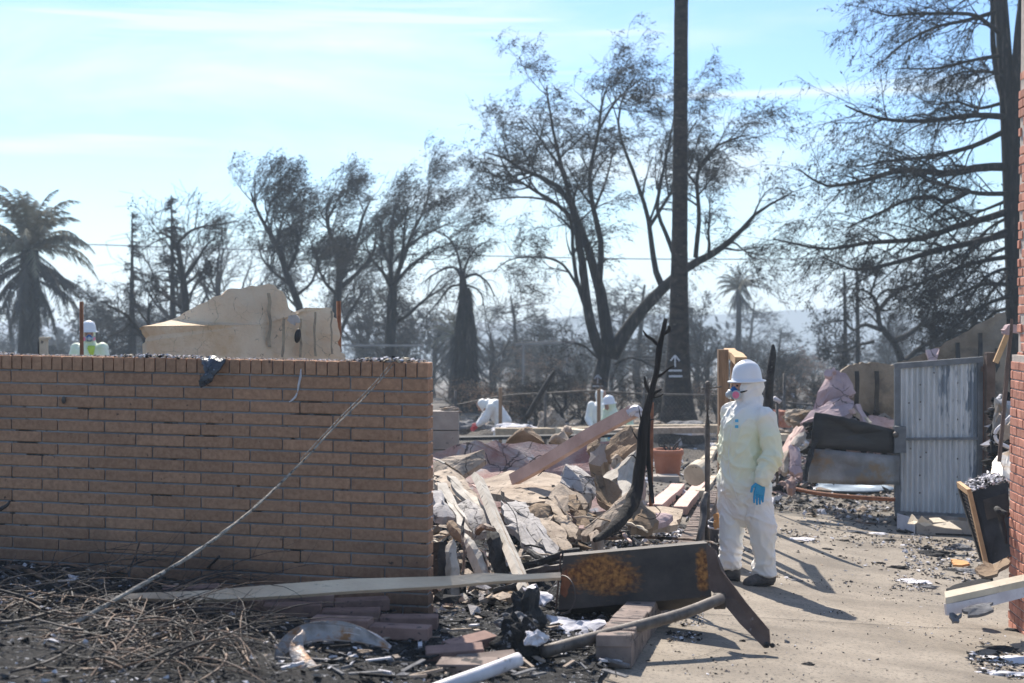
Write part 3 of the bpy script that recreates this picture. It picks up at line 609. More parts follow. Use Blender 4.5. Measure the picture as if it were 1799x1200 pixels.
# conifers with tiered branches
def conifer(label,cx,ty,by,Y,halfw,seed,lean=0,gr='burnt conifers behind the garden wall'):
    k=Y/F; b=P(cx,by,Y); tp_=P(cx+lean,ty,Y); t=root('burnt_conifer',b,label,'tree',gr); H=(tp_-b).length
    tm=MB(); tm.tube([b,b.lerp(tp_,.5),tp_],[.16*Y/60*1.3,.1,.02],8,sub=5); obj('trunk',tm,M['char_bark'],t,smooth=True)
    n=64; z=rng.uniform(.05,1,n); a=rng.uniform(0,6.28,n); p=np.array(b)[None]+(np.array(tp_-b))[None]*z[:,None]; ln=halfw*k*(1.12-z)*rng.uniform(.45,1.15,n)
    S=8; out=[p];d=unit(np.stack([np.cos(a),np.sin(a),rng.uniform(-.1,.25,n)],1)); cur=p
    for s in range(S-1): d=unit(d+np.array([[.04,0,-.07]])+rng.normal(size=d.shape)*.1); cur=cur+d*(ln/(S-1))[:,None]; out.append(cur)
    A=np.stack(out,1); B=np.linspace(.055,.012,S)[None]*np.ones((n,1)); cm=MB(); cm.tubes(A,B,4)
    c1,r1=grow(A,B,9,.28,bias=(.2,0,-.25),ang=(30,70)); cm.tubes(c1,np.maximum(r1,.007),3); c2,r2=grow(c1,r1,4,.5,bias=(.2,0,-.5),S=4); cm.tubes(c2,np.maximum(r2,.006),3)
    leafset(cm,c1,2200,.12,(.4,0,-.3),1,.06,.16); obj('crown',cm,[M['bark_far'],M['leaf_char']],t); return t
conifer('slim burnt conifer with short tiered branches next to the date palm',232,372,640,64,52,1)
conifer('taller burnt conifer with layered flat branches at the left end of the yellow wall',305,342,640,60,66,2,-4)
build_tree('burnt_tree','crooked burnt oak standing in front of the tall conifer',[([(328,580),(326,520),(318,470),(308,430),(290,410),(272,408)],7,1.2,(0,-1)),([(322,490),(345,460),(365,430),(385,412)],4,1,(0,1)),([(318,540),(290,520),(262,495)],3,1,(0,-1)),([(326,500),(350,480),(372,470)],3,1,(0,1)),([(310,430),(335,405),(370,395),(415,390)],3,1,(0,1))],50,[dict(n=10,L=.35,bias=(0,0,.1)),dict(n=6,L=.5,bias=(.1,0,-.1)),dict(n=3,L=.6,S=4,bias=(.1,0,-.2))],dict(n=1800,size=.12,wind=(.4,0,-.2),lvl=1,spread=.08,asp=.2))
build_tree('burnt_tree','small crooked burnt tree with low bare limbs left of the yellow wall',[([(262,640),(255,600),(232,565),(205,545),(180,530)],5,1,(0,-1)),([(256,605),(262,570),(262,540),(275,515)],3.5,1,(0,1)),([(262,570),(240,540),(232,510)],2.5,.8,(0,1)),([(232,565),(215,580),(190,590)],2,.8,(0,1))],42,[dict(n=9,L=.4,bias=(0,0,.1)),dict(n=6,L=.5,bias=(0,0,-.1)),dict(n=3,L=.6,S=4)])
# --- cedar on the right
C=[([(1792,700),(1788,560),(1784,420),(1778,300),(1772,200),(1764,100),(1758,0),(1752,-90)],20,8,(0,0)),
 ([(1780,230),(1788,150),(1792,60),(1800,-40)],11,6,(0,-.5)),([(1772,200),(1756,150),(1748,100),(1743,40),(1738,-60)],6,3,(0,.5)),
 ([(1770,206),(1740,203),(1700,203),(1636,213),(1567,213),(1520,200),(1485,184)],5.5,1.2,(0,-2)),
 ([(1768,229),(1710,256),(1636,275),(1588,280),(1540,284),(1500,292)],4.5,1,(0,1)),
 ([(1770,293),(1720,294),(1668,304),(1620,300),(1575,300),(1529,315),(1480,325),(1444,325),(1401,297)],7,1,(0,-2.5)),
 ([(1775,370),(1730,385),(1690,395),(1655,408),(1615,421),(1560,424),(1519,426),(1480,432),(1444,437),(1385,426),(1360,420)],6,1,(0,-1.5)),
 ([(1775,410),(1715,425),(1647,440),(1600,455),(1561,464),(1520,472),(1490,470),(1445,452)],5.5,1,(0,-3)),
 ([(1762,62),(1735,42),(1710,26),(1660,22),(1600,22),(1560,28),(1525,20)],4,1,(0,-2)),
 ([(1752,20),(1700,35),(1647,48),(1600,70),(1567,95),(1545,120)],3.5,.8,(0,1)),
 ([(1768,96),(1730,102),(1700,108),(1660,116),(1620,120),(1575,122)],3.5,.8,(0,-1)),
 ([(1768,130),(1720,125),(1680,130),(1640,150)],3,.8,(0,2)),
 ([(1764,180),(1720,190),(1680,180),(1640,185),(1610,170)],3,.8,(0,2)),
 ([(1775,340),(1720,340),(1680,330),(1640,318),(1600,300),(1560,290)],4,1,(0,-3)),
 ([(1704,335),(1665,355),(1640,345),(1600,350),(1560,365),(1520,385),(1490,400)],4,1,(-2,-3)),
 ([(1778,450),(1720,460),(1660,480),(1610,500),(1560,510)],4,1,(0,-2)),
 ([(1780,500),(1730,500),(1680,520),(1640,545)],3.5,1,(0,-2)),
 ([(1780,520),(1740,530),(1700,555),(1660,585)],3.5,1,(0,-3)),
 ([(1778,430),(1740,450),(1700,490),(1670,540)],3,1,(0,1)),
 ([(1776,380),(1740,400),(1700,440),(1650,470)],3,1,(0,2)),
 ([(1780,480),(1750,500),(1720,550),(1710,590)],3,1,(0,2)),
 ([(1778,560),(1740,570),(1700,600),(1670,630)],3,1,(0,-1)),([(1780,600),(1745,610),(1715,640)],3,1,(0,1)),([(1779,470),(1740,480),(1705,520),(1690,570)],3,1,(0,-2)),([(1776,400),(1735,420),(1690,460),(1660,520)],3.2,1,(0,-1)),([(1778,540),(1745,550),(1720,580),(1690,620)],3,1,(0,2)),([(1774,350),(1740,365),(1700,380),(1660,385)],3,1,(0,1)),([(1760,0),(1700,-10),(1640,-10),(1600,-5)],3,1,(0,2)),([(1796,60),(1830,20),(1870,0)],5,2,(0,-1)),([(1772,230),(1800,240),(1860,260)],5,2,(0,0))]
build_tree('cedar_tree','huge scorched cedar with long drooping tiers of branches above the metal gate',C,36,
 [dict(n=520.,L=1.5,rel=False,ang=(25,60),bias=(-.25,0,-.1),t0=.10,rc=.45),dict(n=4200.,L=.62,rel=False,ang=(25,65),bias=(-.1,0,-.4),t0=.12),dict(n=8500.,L=.30,rel=False,ang=(20,60),bias=(0,0,-.6),t0=.2,S=4)],
 dict(n=15000,size=.085,wind=(-.3,0,-.5),lvl=1,spread=.03,asp=.2),crown_from=3,thick=1.15)
build_tree('burnt_oak','gnarled burnt oak with twisting limbs behind the ribbed wall',[([(1590,700),(1585,640),(1570,600),(1548,575),(1545,540),(1530,515),(1505,505)],8,1.5,(0,0)),([(1570,600),(1600,585),(1625,560),(1640,520)],6,1.2,(0,1)),([(1548,580),(1520,570),(1500,580),(1480,565),(1445,570)],4,1,(0,-1)),([(1585,640),(1620,610),(1660,590),(1700,580)],6,1.5,(0,1)),([(1545,545),(1565,520),(1590,500),(1620,470)],4,1,(0,1)),([(1535,600),(1500,610),(1470,620),(1440,610)],3,1,(0,-1)),([(1530,515),(1540,480),(1520,455)],2.5,.8,(0,1))],50,
 [dict(n=11,L=.3,nz=.8,bias=(0,0,.1)),dict(n=7,L=.5,nz=.7,bias=(-.1,0,-.1)),dict(n=3,L=.6,S=4)],dict(n=4000,size=.12,wind=(-.2,0,-.3),lvl=1,spread=.08,asp=.2))
for lb,x,yt,Y in (('slim branchless burnt trunk, the thinner of two below the cedar boughs',1484,478,62),('slim branchless burnt trunk, the thicker of two below the cedar boughs',1506,470,60)):
    b=P(x,700,Y); tm=MB(); tm.tube([b,P(x+1,600,Y),P(x-1,yt,Y)],[.11,.10,.05],7,sub=4); t=root('burnt_pole_tree',b,lb,'tree'); obj('trunk',tm,M['char_bark'],t,smooth=True)
    A,B=resamp([b,P(x,600,Y),P(x,yt,Y)],[.1,.09,.05],10); c1,r1=grow(A[None],B[None],26,.12,ang=(40,90),bias=(0,0,.2)); c2,r2=grow(c1,r1,5,.5); cm=MB(); cm.tubes(c1,np.maximum(r1,.008),3); cm.tubes(c2,np.maximum(r2,.006),3); obj('branches',cm,M['bark_far'],t)
# --- background woodland: five kinds of bare burnt tree, copied
protos=[]
def proto(H,seed,kind):
    rng_=rng; base=np.array([[0,0,0]]); S=10
    pts=np.stack([np.cumsum(rng.normal(size=S)*.08)*H/8,np.cumsum(rng.normal(size=S)*.08)*H/8,np.linspace(0,H*(.95 if kind=='spire' else .6),S)],1); pts[0]=0
    A=pts[None]; B=np.linspace(.028*H,.006*H,S)[None]
    tm=MB(); tm.tubes(A,B,7,cap=True)
    if kind=='spire': c1,r1=grow(A,B,44,.24,ang=(60,100),bias=(.1,0,-.05),t0=.15)
    else: c1,r1=grow(A,B,13,.62,ang=(25,60),bias=(.1,0,.45),t0=.25,rc=.7,S=8)
    tm.tubes(c1,r1,4); c2,r2=grow(c1,r1,6,.5,bias=(.2,0,.15)); c3,r3=grow(c2,r2,4,.55,bias=(.2,0,-.1),S=4)
    cm=MB(); cm.tubes(c2,np.maximum(r2,.010),3); cm.tubes(c3,np.maximum(r3,.009),3)
    if kind!='bare': leafset(cm,c3,5200 if kind=='bushy' else 2600,.15,(.3,0,-.1),1,.1,.25)
    tr=tm.mesh('trunk',M['char_bark']); cr=cm.mesh('crown',[M['bark_far'],M['leaf_brown' if kind=='brown' else 'leaf_char']]); return tr,cr
kinds=['bare','bushy','spire','bare','bushy','brown']
for i,kd in enumerate(kinds): protos.append(proto(9,i,kd))
LB={'bare':'bare leafless burnt tree in the grey woodland beyond the fence','bushy':'burnt tree still holding dark shrivelled leaves beyond the fence','spire':'narrow spire shaped burnt tree in the hazy woodland','brown':'scorched tree with rust brown leaves in the woodland'}
def bgtree(px,Y,htop,kind=None,label=None,group=None,wide=1):
    i=kinds.index(kind) if kind else int(rng.integers(0,6)); 
    if kind=='bare' and rng.random()<.5: i=3
    if kind=='bushy' and rng.random()<.5: i=4
    X=(px-899.5)/F*Y; z=float(gz(X,Y))-.1; H=P(px,htop,Y).z-z; s=max(H,1.5)/ (9*.95)
    lm=[(0,'left of'),(60,'behind'),(110,'just right of')]
    marks=[(60,'the date palm'),(155,'the worker beyond the wall'),(240,'the slim conifer'),(305,'the taller conifer'),(420,'the yellow wall'),(520,'the leaning tufted tree'),(590,'the twin stemmed tree'),(685,'the fan limbed tree'),(820,'the dark cone palm'),(878,'the bending worker'),(960,'the leaning charred pole'),(1055,'the biggest burnt tree'),(1192,'the bare palm trunk'),(1297,'the small fan palm'),(1350,'the charred post'),(1430,'the purple pink slab'),(1495,'the two branchless trunks'),(1570,'the gnarled oak'),(1650,'the metal gate'),(1770,'the cedar trunk')]
    mk_=min(marks,key=lambda q:abs(q[0]-px)); dx_=px-mk_[0]; rel='left of' if dx_<-12 else 'right of' if dx_>12 else 'behind'; hp=(H/1.0); sz_='tall' if htop<560 else 'middling' if htop<620 else 'low' if htop<660 else 'stunted'; ds_='near' if Y<60 else 'mid distance' if Y<100 else 'far'
    wd_={'bare':'bare burnt tree','bushy':'shrivelled leafed tree','spire':'spire shaped burnt tree','brown':'rust brown tree'}[kinds[i]]
    if label is None: label='%s %s, %s %s, %s'%(sz_,wd_,rel,mk_[1],'in the '+ds_+' row' if ds_!='mid distance' else 'in the middle row')
    t=root('burnt_tree',(X,Y,z),label or LB[kinds[i]],'tree',group or {'bare':'bare burnt trees','bushy':'burnt trees with shrivelled leaves','spire':'spire shaped burnt trees','brown':'brown leaved scorched trees'}[kinds[i]])
    t.scale=(s*wide,s*wide,s); t.rotation_euler=(0,0,rng.uniform(-3.1,3.1))
    for nm,me in zip(('trunk','crown'),protos[i]):
        c=bpy.data.objects.new(nm,me); col.objects.link(c); c.parent=t
for i in range(112):
    Y=rng.uniform(55,150); px=rng.uniform(-60,1850)
    top=rng.uniform(520,630) if i%2 else rng.uniform(600,668)
    if 1330<px<1430: top=rng.uniform(600,640)
    bgtree(px,Y,top,kind=rng.choice(['bare','bare','bushy','bushy','spire']),wide=rng.uniform(1.0,1.7))
for px,Y,tp_ in((1395,80,612),(1425,85,622),(1372,90,640),(1340,88,650),(905,70,640),(960,75,610)): bgtree(px,Y,tp_,'brown',wide=1.8)
for px,Y,tp_,kd in((355,75,400,'bare'),(400,80,385,'bare'),(430,78,410,'bare'),(170,82,500,'bushy'),(720,90,520,'bushy'),(760,88,545,'bushy'),(650,92,480,'bushy'),(905,85,520,'spire'),(950,95,545,'bushy'),(1370,120,575,'spire'),(1125,80,500,'spire'),(1225,90,520,'bushy'),(1290,100,560,'bare'),(1640,80,500,'bare'),(1700,76,480,'bare')): bgtree(px,Y,tp_,kd,wide=1.3)
for i in range(70):
    px=rng.uniform(760,1800) if i%3 else rng.uniform(0,760); bgtree(px,rng.uniform(36,56),rng.uniform(655,725),rng.choice(['bare','bushy','brown','bushy']),wide=rng.uniform(1.2,2.6))
# far wood as one mass
fm=MB(); k_=[]
for i in range(112):
    Y=rng.uniform(150,330); px=rng.uniform(-80,1880); X=(px-899.5)/F*Y; z=float(gz(X,Y)); H=rng.uniform(4,8.5)*(.6 if 1320<px<1450 else 1); n=110
    c=rng.normal(size=(n,3))*np.array([H*.32,H*.3,H*.2])+np.array([X,Y,z+H*.55]); d=unit(rng.normal(size=(n,3))+np.array([0,0,.5])); s_=unit(np.cross(d,rng.normal(size=(n,3)))); L_=rng.uniform(.5,1.5,n)[:,None]
    fm.add(np.stack([c,c+d*L_*.5+s_*L_*.25,c+d*L_,c+d*L_*.5-s_*L_*.25],1).reshape(-1,3),np.arange(n*4).reshape(-1,4))
    fm.tubes(np.array([[(X,Y,z),(X,Y,z+H*.5),(X+.2,Y,z+H*.8)]]),np.array([[.2,.13,.05]]),4)
obj('far_woodland',fm,M['leaf_char'],kind='stuff',label='hazy mass of far burnt trees in front of the hills',origin=(0,0,0))
# ================= people
# thin coverall over a yellow vest: the cloth reads yellower between waist and shoulder
m_=M['tyvek_tint'].copy(); M['tyvek_vest']=m_; m_.name='tyvek_vest'; n=m_.node_tree.nodes; l=m_.node_tree.links; b_=n['Principled BSDF']; src_=b_.inputs['Base Color'].links[0].from_socket
g_=n.new('ShaderNodeNewGeometry'); sx_=n.new('ShaderNodeSeparateXYZ'); l.new(g_.outputs['Position'],sx_.inputs[0]); cr_=n.new('ShaderNodeValToRGB'); e_=cr_.color_ramp.elements; e_[0].position=.0; e_[0].color=(0,0,0,1); e_[1].position=1; e_[1].color=(0,0,0,1)
for p_,v_ in((.15,0),(.50,1),(.72,1),(.95,0)): q_=e_.new(p_); q_.color=(v_,v_,v_,1)
nn_=n.new('ShaderNodeTexNoise'); nn_.inputs['Scale'].default_value=6; l.new(g_.outputs['Position'],nn_.inputs['Vector']); ma_=n.new('ShaderNodeMath'); ma_.operation='MULTIPLY_ADD'; ma_.inputs[1].default_value=.3; l.new(nn_.outputs['Fac'],ma_.inputs[0]); l.new(sx_.outputs['Z'],ma_.inputs[2]); mb_=n.new('ShaderNodeMath'); mb_.inputs[1].default_value=-.12; l.new(ma_.outputs[0],mb_.inputs[0]); l.new(mb_.outputs[0],cr_.inputs['Fac'])
mx_=n.new('ShaderNodeMix'); mx_.data_type='RGBA'; l.new(cr_.outputs['Color'],mx_.inputs['Factor']); l.new(src_,mx_.inputs['A']); mx_.inputs['B'].default_value=(.80,.81,.60,1); l.new(mx_.outputs['Result'],b_.inputs['Base Color'])
def remeshed(name,mb,mats,parent,vox=.012,smooth=8,wr=0,wf=None,seed=0,rootoff=None):
    v=mb.arr()[0]; r=parent
    while r.parent is not None: r=r.parent
    me=mb.mesh(name,mats,r.location if rootoff is None else rootoff,True); o=bpy.data.objects.new(name,me); col.objects.link(o)
    a=o.modifiers.new('r','REMESH'); a.mode='VOXEL'; a.voxel_size=vox; a.use_smooth_shade=True
    b=o.modifiers.new('s','SMOOTH'); b.iterations=smooth; b.factor=.5
    dg=bpy.context.evaluated_depsgraph_get(); m2=bpy.data.meshes.new_from_object(o.evaluated_get(dg)); o.modifiers.clear(); o.data=m2; bpy.data.meshes.remove(me)
    m2.name=name
    if not m2.materials:
        for mt in (mats if isinstance(mats,(list,tuple)) else [mats]): m2.materials.append(mt)
    if wr:
        n=len(m2.vertices); co=np.empty(n*3); no=np.empty(n*3); m2.vertices.foreach_get('co',co); m2.vertices.foreach_get('normal',no); co=co.reshape(-1,3); no=no.reshape(-1,3)
        def wf_(c):
            z=c[2]; mk_=sum(math.exp(-((z-z0)/w0)**2)*a0 for z0,w0,a0 in ((.50,.14,.9),(.19,.10,1.1),(.88,.10,.5),(1.05,.12,.8),(1.42,.06,.3)))
            rdg=lambda v,k:max(0,1-abs(mnoise.noise(v))*k)**1.5
            q_=mnoise.noise_vector(Vector((c[0]*3,c[1]*3,z*3+seed)))*.12; x_,y_,z_=c[0]+q_.x,c[1]+q_.y,z+q_.z; return .5*mnoise.noise(Vector((x_*4,y_*4,z_*3)))+mk_*.75*rdg(Vector((x_*4+seed,y_*4,z_*10+x_*6)),3.6)+.55*rdg(Vector((x_*7-z_*2.5,y_*7+z_*2,z_*3.0+seed)),3.6)+.35*rdg(Vector((x_*11+z_*5,y_*11,z_*7-x_*4)),4.2)
        d=np.array([wf_(c) for c in co])
        co=co+no*(d*wr)[:,None]; m2.vertices.foreach_set('co',co.ravel()); m2.update()
    m2.polygons.foreach_set('use_smooth',np.ones(len(m2.polygons),bool))
    o.parent=parent; return o
def seg(mb,a,b,ra,rb,n=14,cap=.6,fl=1):
    a,b=Vector(a),Vector(b); t=(b-a).normalized(); x=t.cross(V(0,1,0.01)).normalized(); y=t.cross(x)
    L_=(b-a).length; rings=[(a-t*ra*cap,x*ra*.35,y*ra*.35*fl),(a-t*ra*cap*.6,x*ra*.8,y*ra*.8*fl)]
    for i in range(7): k=i/6; r=ra+(rb-ra)*k; rings.append((a.lerp(b,k),x*r,y*r*fl))
    rings+= [(b+t*rb*cap*.6,x*rb*.8,y*rb*.8*fl),(b+t*rb*cap,x*rb*.35,y*rb*.35*fl)]; mb.loft(rings,n)
def hand(mb,w,d,nrm,thumb,L=.18,curl=.3,s=1):
    """palm from wrist w along d, palm plane normal nrm, thumb side direction thumb"""
    w,d,nrm,th=Vector(w),Vector(d).normalized(),Vector(nrm).normalized(),Vector(thumb).normalized()
    pl=L*.52; mb.loft([(w-d*.02,th*.026*s,nrm*.018*s),(w+d*.01,th*.032*s,nrm*.018*s),(w+d*pl*.5,th*.042*s,nrm*.017*s),(w+d*pl*.95,th*.042*s,nrm*.014*s),(w+d*pl,th*.03*s,nrm*.008*s)],14)
    for j,(o,l) in enumerate(((.035,.40),(.0125,.46),(-.010,.43),(-.032,.33))):
        b=w+d*pl*.9+th*o*s; pts=[b]; dd=Vector(d)
        for k in range(3): dd=(dd-nrm*curl*(k+.5)*.5).normalized(); pts.append(pts[-1]+dd*L*l*(.45,.32,.23)[k])
        mb.tube([b-d*.02]+pts,[.0098*s,.0095*s,.009*s,.0085*s,.0072*s],8)
    b=w+d*pl*.15+th*.028*s; mb.tube([b,b+(d*.6+th*.7).normalized()*L*.22,b+(d*.6+th*.7).normalized()*L*.22+(d*.95+th*.15-nrm*curl*.4).normalized()*L*.24],[.014*s,.0115*s,.009*s],8)
def helmet(t,c,f,tilt=0,s=1,brim=True):
    f=Vector(f).normalized(); zz=(V(0,0,1)+f*tilt).normalized(); f=(f-zz*f.dot(zz)).normalized(); l=zz.cross(f)
    mb=MB(); c=Vector(c)
    prof=[(.002,.158),(.03,.157),(.058,.147),(.082,.127),(.098,.098),(.107,.062),(.111,.025),(.114,.004)]
    rings=[(c+zz*z,f*(r*1.10),l*r) for r,z in prof]
    rings+=[(c-zz*.003,f*.150*1.04,l*.136),(c-zz*.010,f*.153*1.04,l*.139),(c-zz*.014,f*.148*1.02,l*.135),(c-zz*.006,f*.112*1.08,l*.108),(c+zz*.08,f*.088,l*.085),(c+zz*.12,f*.04,l*.04),(c+zz*.121,f*.002,l*.002)]
    rings=rings[::-1]; mb.loft(rings,32); h=obj('hard_hat',mb,M['helmet'],t,smooth=True)
    rb=MB()
    for o in(-.028,0,.028):
        pts=[]
        for k in range(13):
            a=math.radians(-68+136*k/12); y=o
            hz=.160*math.cos(a)**.8 if math.cos(a)>0 else 0; pts.append(c+f*(.121*math.sin(a))+l*y+zz*(.002+.158*(max(1-(math.sin(a)*.121/.124)**2-(y/.113)**2,0))**.5))
        rb.tube(pts,[.004]+[.0085 if o==0 else .0065]*11+[.004],8)
    obj('ridge',rb,M['helmet'],h,smooth=True); return h
def worker(label,L,f,J,face=True,mask=True,vox=.014,group=None,gl='glove',wr=.010,suit='tyvek_tint',boots=True,hat=True,s=1,hoodback=0,mat_far=None):
    """J joints in local metres, f facing"""
    L=Vector(L); t=root('person',L,label,'person',group); f=Vector(f).normalized(); lf=V(-f.y,f.x,0).normalized()
    j={k:L+Vector(v)*s for k,v in J.items() if k in ('pelvis','chest','neck','head') or k[:2] in ('sh','el','wr','hi','kn','an')}; mb=MB()
    # torso loft
    pel,che,nek=j['pelvis'],j['chest'],j['neck']; ax=(nek-pel).normalized(); ff=J.get('tf'); fr=(f-ax*f.dot(ax)).normalized(); lt=ax.cross(fr).normalized()
    R_=[(pel-ax*.20,.12,.13),(pel-ax*.12,.17,.155),(pel,.185,.165),(pel.lerp(che,.4),.185,.165),(pel.lerp(che,.8),.19,.165),(che,.205,.160),(che.lerp(nek,.45),.195,.135),(che.lerp(nek,.75),.13,.11),(nek,.082,.085),(nek+ax*.05,.075,.08)]
    mb.loft([(c,lt*(a*s),fr*(b*s)) for c,a,b in R_],20)
    for sd_ in('L','R'):
        sh,el,wr_=j['sh'+sd_],j['el'+sd_],j['wr'+sd_]; seg(mb,sh,el,.081*s,.074*s); seg(mb,el,wr_,.080*s,.048*s,cap=.4); mb.ball(sh,(.088*s,.088*s,.085*s))
        hp,kn,an=j['hip'+sd_],j['kn'+sd_],j['an'+sd_]; seg(mb,hp,kn,.122*s,.098*s); seg(mb,kn,an,.098*s,.080*s,cap=.2)
        mb.loft([(an+(kn-an).normalized()*.10,V(.082,0,0)*s,V(0,.088,0)*s),(an,V(.092,0,0)*s,V(0,.096,0)*s),(an-(kn-an).normalized()*.02,V(.094,0,0)*s,V(0,.098,0)*s),(an-(kn-an).normalized()*.03,V(.07,0,0)*s,V(0,.07,0)*s)],16)
    if J.get('low'): mb.loft([(L+Vector(a)*s,V(b*s,0,0),V(0,c*s,0)) for a,b,c in J['low']],16)
    hd=j['head']; hf=Vector(J['hf']).normalized(); hl=V(0,0,1).cross(hf).normalized(); hu=hf.cross(hl)
    # hood
    hc=hd-hf*.022*s; mb.loft([(nek-ax*.05,lt*.10,fr*.10),(nek+ax*.02,hl*.092,hf*.098),(hd-hu*.10,hl*.090,hf*.092-hf*0),(hc-hu*.03,hl*.098,hf*.104),(hc+hu*.03,hl*.099,hf*.108),(hc+hu*.08,hl*.085,hf*.092),(hc+hu*.112,hl*.045,hf*.05),(hc+hu*.12,hl*.01,hf*.01)],20)
    remeshed('coverall',mb,M[suit],t,vox,7,wr,seed=len(label))
    # head inside the hood with face
    mb=MB(); mb.ball(hd+hf*.012,(.078,.098,.115),20,12,rot=Matrix((hl,hf,hu)).transposed()); 
    mb.ball(hd+hf*.108-hu*.015,(.013,.022,.022),10,6,rot=Matrix((hl,hf,hu)).transposed())
    fa=obj('face',mb,M['skin'],t,smooth=True)
    for sg in(1,-1):
        e=MB(); e.ball(hd+hf*.094+hl*.034*sg+hu*.014,(.013,.010,.008),10,6,rot=Matrix((hl,hf,hu)).transposed()); obj('eye',e,M['black'],fa,smooth=True)
        e=MB(); e.tube([hd+hf*.100+hl*.016*sg+hu*.034,hd+hf*.098+hl*.036*sg+hu*.040,hd+hf*.084+hl*.056*sg+hu*.034],[.004,.005,.003],6); obj('eyebrow',e,M['black'],fa)
    if mask:
        m_=MB(); mc=hd+hf*.098-hu*.045; rot=Matrix((hl,hf,hu)).transposed()
        m_.loft([(mc+hu*.052-hf*.0,hl*.018,hf*.022),(mc+hu*.03,hl*.036,hf*.040),(mc,hl*.056,hf*.046),(mc-hu*.03,hl*.052,hf*.042),(mc-hu*.05,hl*.03,hf*.025)],16)
        ms=obj('respirator',m_,M['mask_blue'],t,smooth=True)
        g=MB(); g.ball(mc+hf*.045-hu*.006,(.030,.026,.032),14,8,rot=rot); g.lathe(mc+hf*.062-hu*.012,[(.001,-.01),(.022,-.01),(.024,.012),(.016,.018),(.001,.018)],14,ax=(hl,hu,hf)); obj('valve',g,M['mask_grey'],ms,smooth=True)
        for sg in(1,-1):
            d_=(hf*.65+hl*.75*sg).normalized(); u2=hu; v2=d_.cross(u2)
            c2=mc+hl*.062*sg+hf*.020-hu*.012
            g=MB(); g.lathe(c2,[(.001,-.012),(.034,-.012),(.038,-.006),(.038,.008),(.030,.013),(.001,.013)],18,ax=(v2,u2,d_)); q_=obj('filter',g,M['mask_grey'],ms,smooth=True)
            g=MB(); g.lathe(c2,[(.024,.0132),(.029,.0138),(.029,.0150),(.024,.0152)],18,ax=(v2,u2,d_)); obj('filter_ring',g,M['mask_pink'],ms,smooth=True)
            s2=MB(); s2.tube([mc+hl*.052*sg,hd+hf*.055+hl*.083*sg-hu*.03,hd+hf*.035+hl*.086*sg-hu*.022],[.008,.008,.007],6); obj('strap',s2,M['black'],ms,smooth=True)
    if hat: helmet(t,hd+hu*.052-hf*.005,hf,J.get('tilt',-.05),s)
    for sd_ in('L','R'):
        wr_=j['wr'+sd_]; el=j['el'+sd_]; hb_=MB(); d=Vector(J.get('hd'+sd_,(wr_-el))).normalized(); th=Vector(J.get('th'+sd_,f)); th=(th-d*th.dot(d)).normalized(); nn=d.cross(th)*(1 if sd_=='L' else -1)
        hand(hb_,wr_,d,nn,th,L=.195,curl=J.get('curl',.35),s=1.08); remeshed('glove',hb_,M[gl],t,.0034,2)
        if boots:
            an=j['an'+sd_]; bf=Vector(J.get('foot'+sd_,f)); bf.z=0; bf.normalize(); bl=V(-bf.y,bf.x,0); g0=an-V(0,0,J[('an'+sd_)][2]); g0=V(an.x,an.y,J.get('g'+sd_,L.z))
            bm=MB(); bm.loft([(g0-bf*.085+V(0,0,.055),bl*.034,V(0,0,.05)),(g0-bf*.07+V(0,0,.06),bl*.046,V(0,0,.058)),(g0-bf*.0+V(0,0,.07),bl*.050,V(0,0,.068)),(g0+bf*.07+V(0,0,.054),bl*.052,V(0,0,.05)),(g0+bf*.14+V(0,0,.046),bl*.056,V(0,0,.042)),(g0+bf*.185+V(0,0,.038),bl*.050,V(0,0,.035)),(g0+bf*.21+V(0,0,.03),bl*.028,V(0,0,.02))],16)
            seg(bm,g0+V(0,0,.09),g0+V(0,0,.2),.058,.056); bo=remeshed('boot',bm,M['boot'],t,.009,3)
            so=MB(); so.loft([(g0+V(0,0,.0)+bf*.06,bf*.145,bl*.050),(g0+V(0,0,.024)+bf*.06,bf*.150,bl*.055)],20); obj('sole',so,M['black'],bo)
    return t,j
mp_=G(1312,1030); MPY=11.45; mx0=P(1312,1030,MPY).x; mz=float(gz(mx0,MPY))+.002
J=dict(pelvis=(-.035,0,.90),chest=(-.03,0,1.28),neck=(.022,0,1.47),shL=(.115,-.175,1.345),shR=(-.09,.175,1.36),elL=(.165,-.23,1.07),elR=(-.13,.22,1.08),wrL=(.062,-.27,.845),wrR=(-.12,.17,.86),
 hipL=(.045,-.085,.86),hipR=(-.095,.085,.86),knL=(.100,-.10,.50),knR=(-.122,.065,.50),anL=(.130,-.11,.105),anR=(-.128,.07,.135),head=(-.010,-.0,1.585),hf=(-.96,-.27,-.03),hdL=(-.14,-.05,-1),thL=(-1,-.2,0),footL=(-.88,-.5,0),footR=(-.85,.35,0),tilt=.03,curl=.25,low=[((-.01,0,.46),.03,.04),((-.01,0,.50),.07,.08),((-.01,0,.58),.13,.12),((-.012,0,.70),.16,.14),((-.02,0,.82),.175,.15)])
per,jj=worker('worker in white coverall, hard hat and blue respirator standing in profile on the driveway',(mx0,MPY,mz),(-.92,-.38,0),J,vox=.0095,wr=.027,suit='tyvek_vest')
e=MB(); c=P(1295,742,MPY-.30); 
cv=[o for o in per.children if o.name.startswith('coverall')][0]
def on_suit(px,py,back=.003):
    o_=V(0,0,CAMZ)-per.location; d=(P(px,py,MPY)-V(0,0,CAMZ)).normalized(); ok,hit,nm,_=cv.ray_cast(o_,d); return (hit+per.location+nm*back,nm) if ok else (None,None)
vs=[];q=[]
for i in range(4):
    for k in range(2):
        h,nm=on_suit(1291.5+k*6,737+i*5); vs.append(tuple(h if h else c))
mbk=MB(); mbk.add(vs,[(0,1,3,2),(4,5,7,6)]); obj('logo_patch',mbk,M['blue_mark'],per)
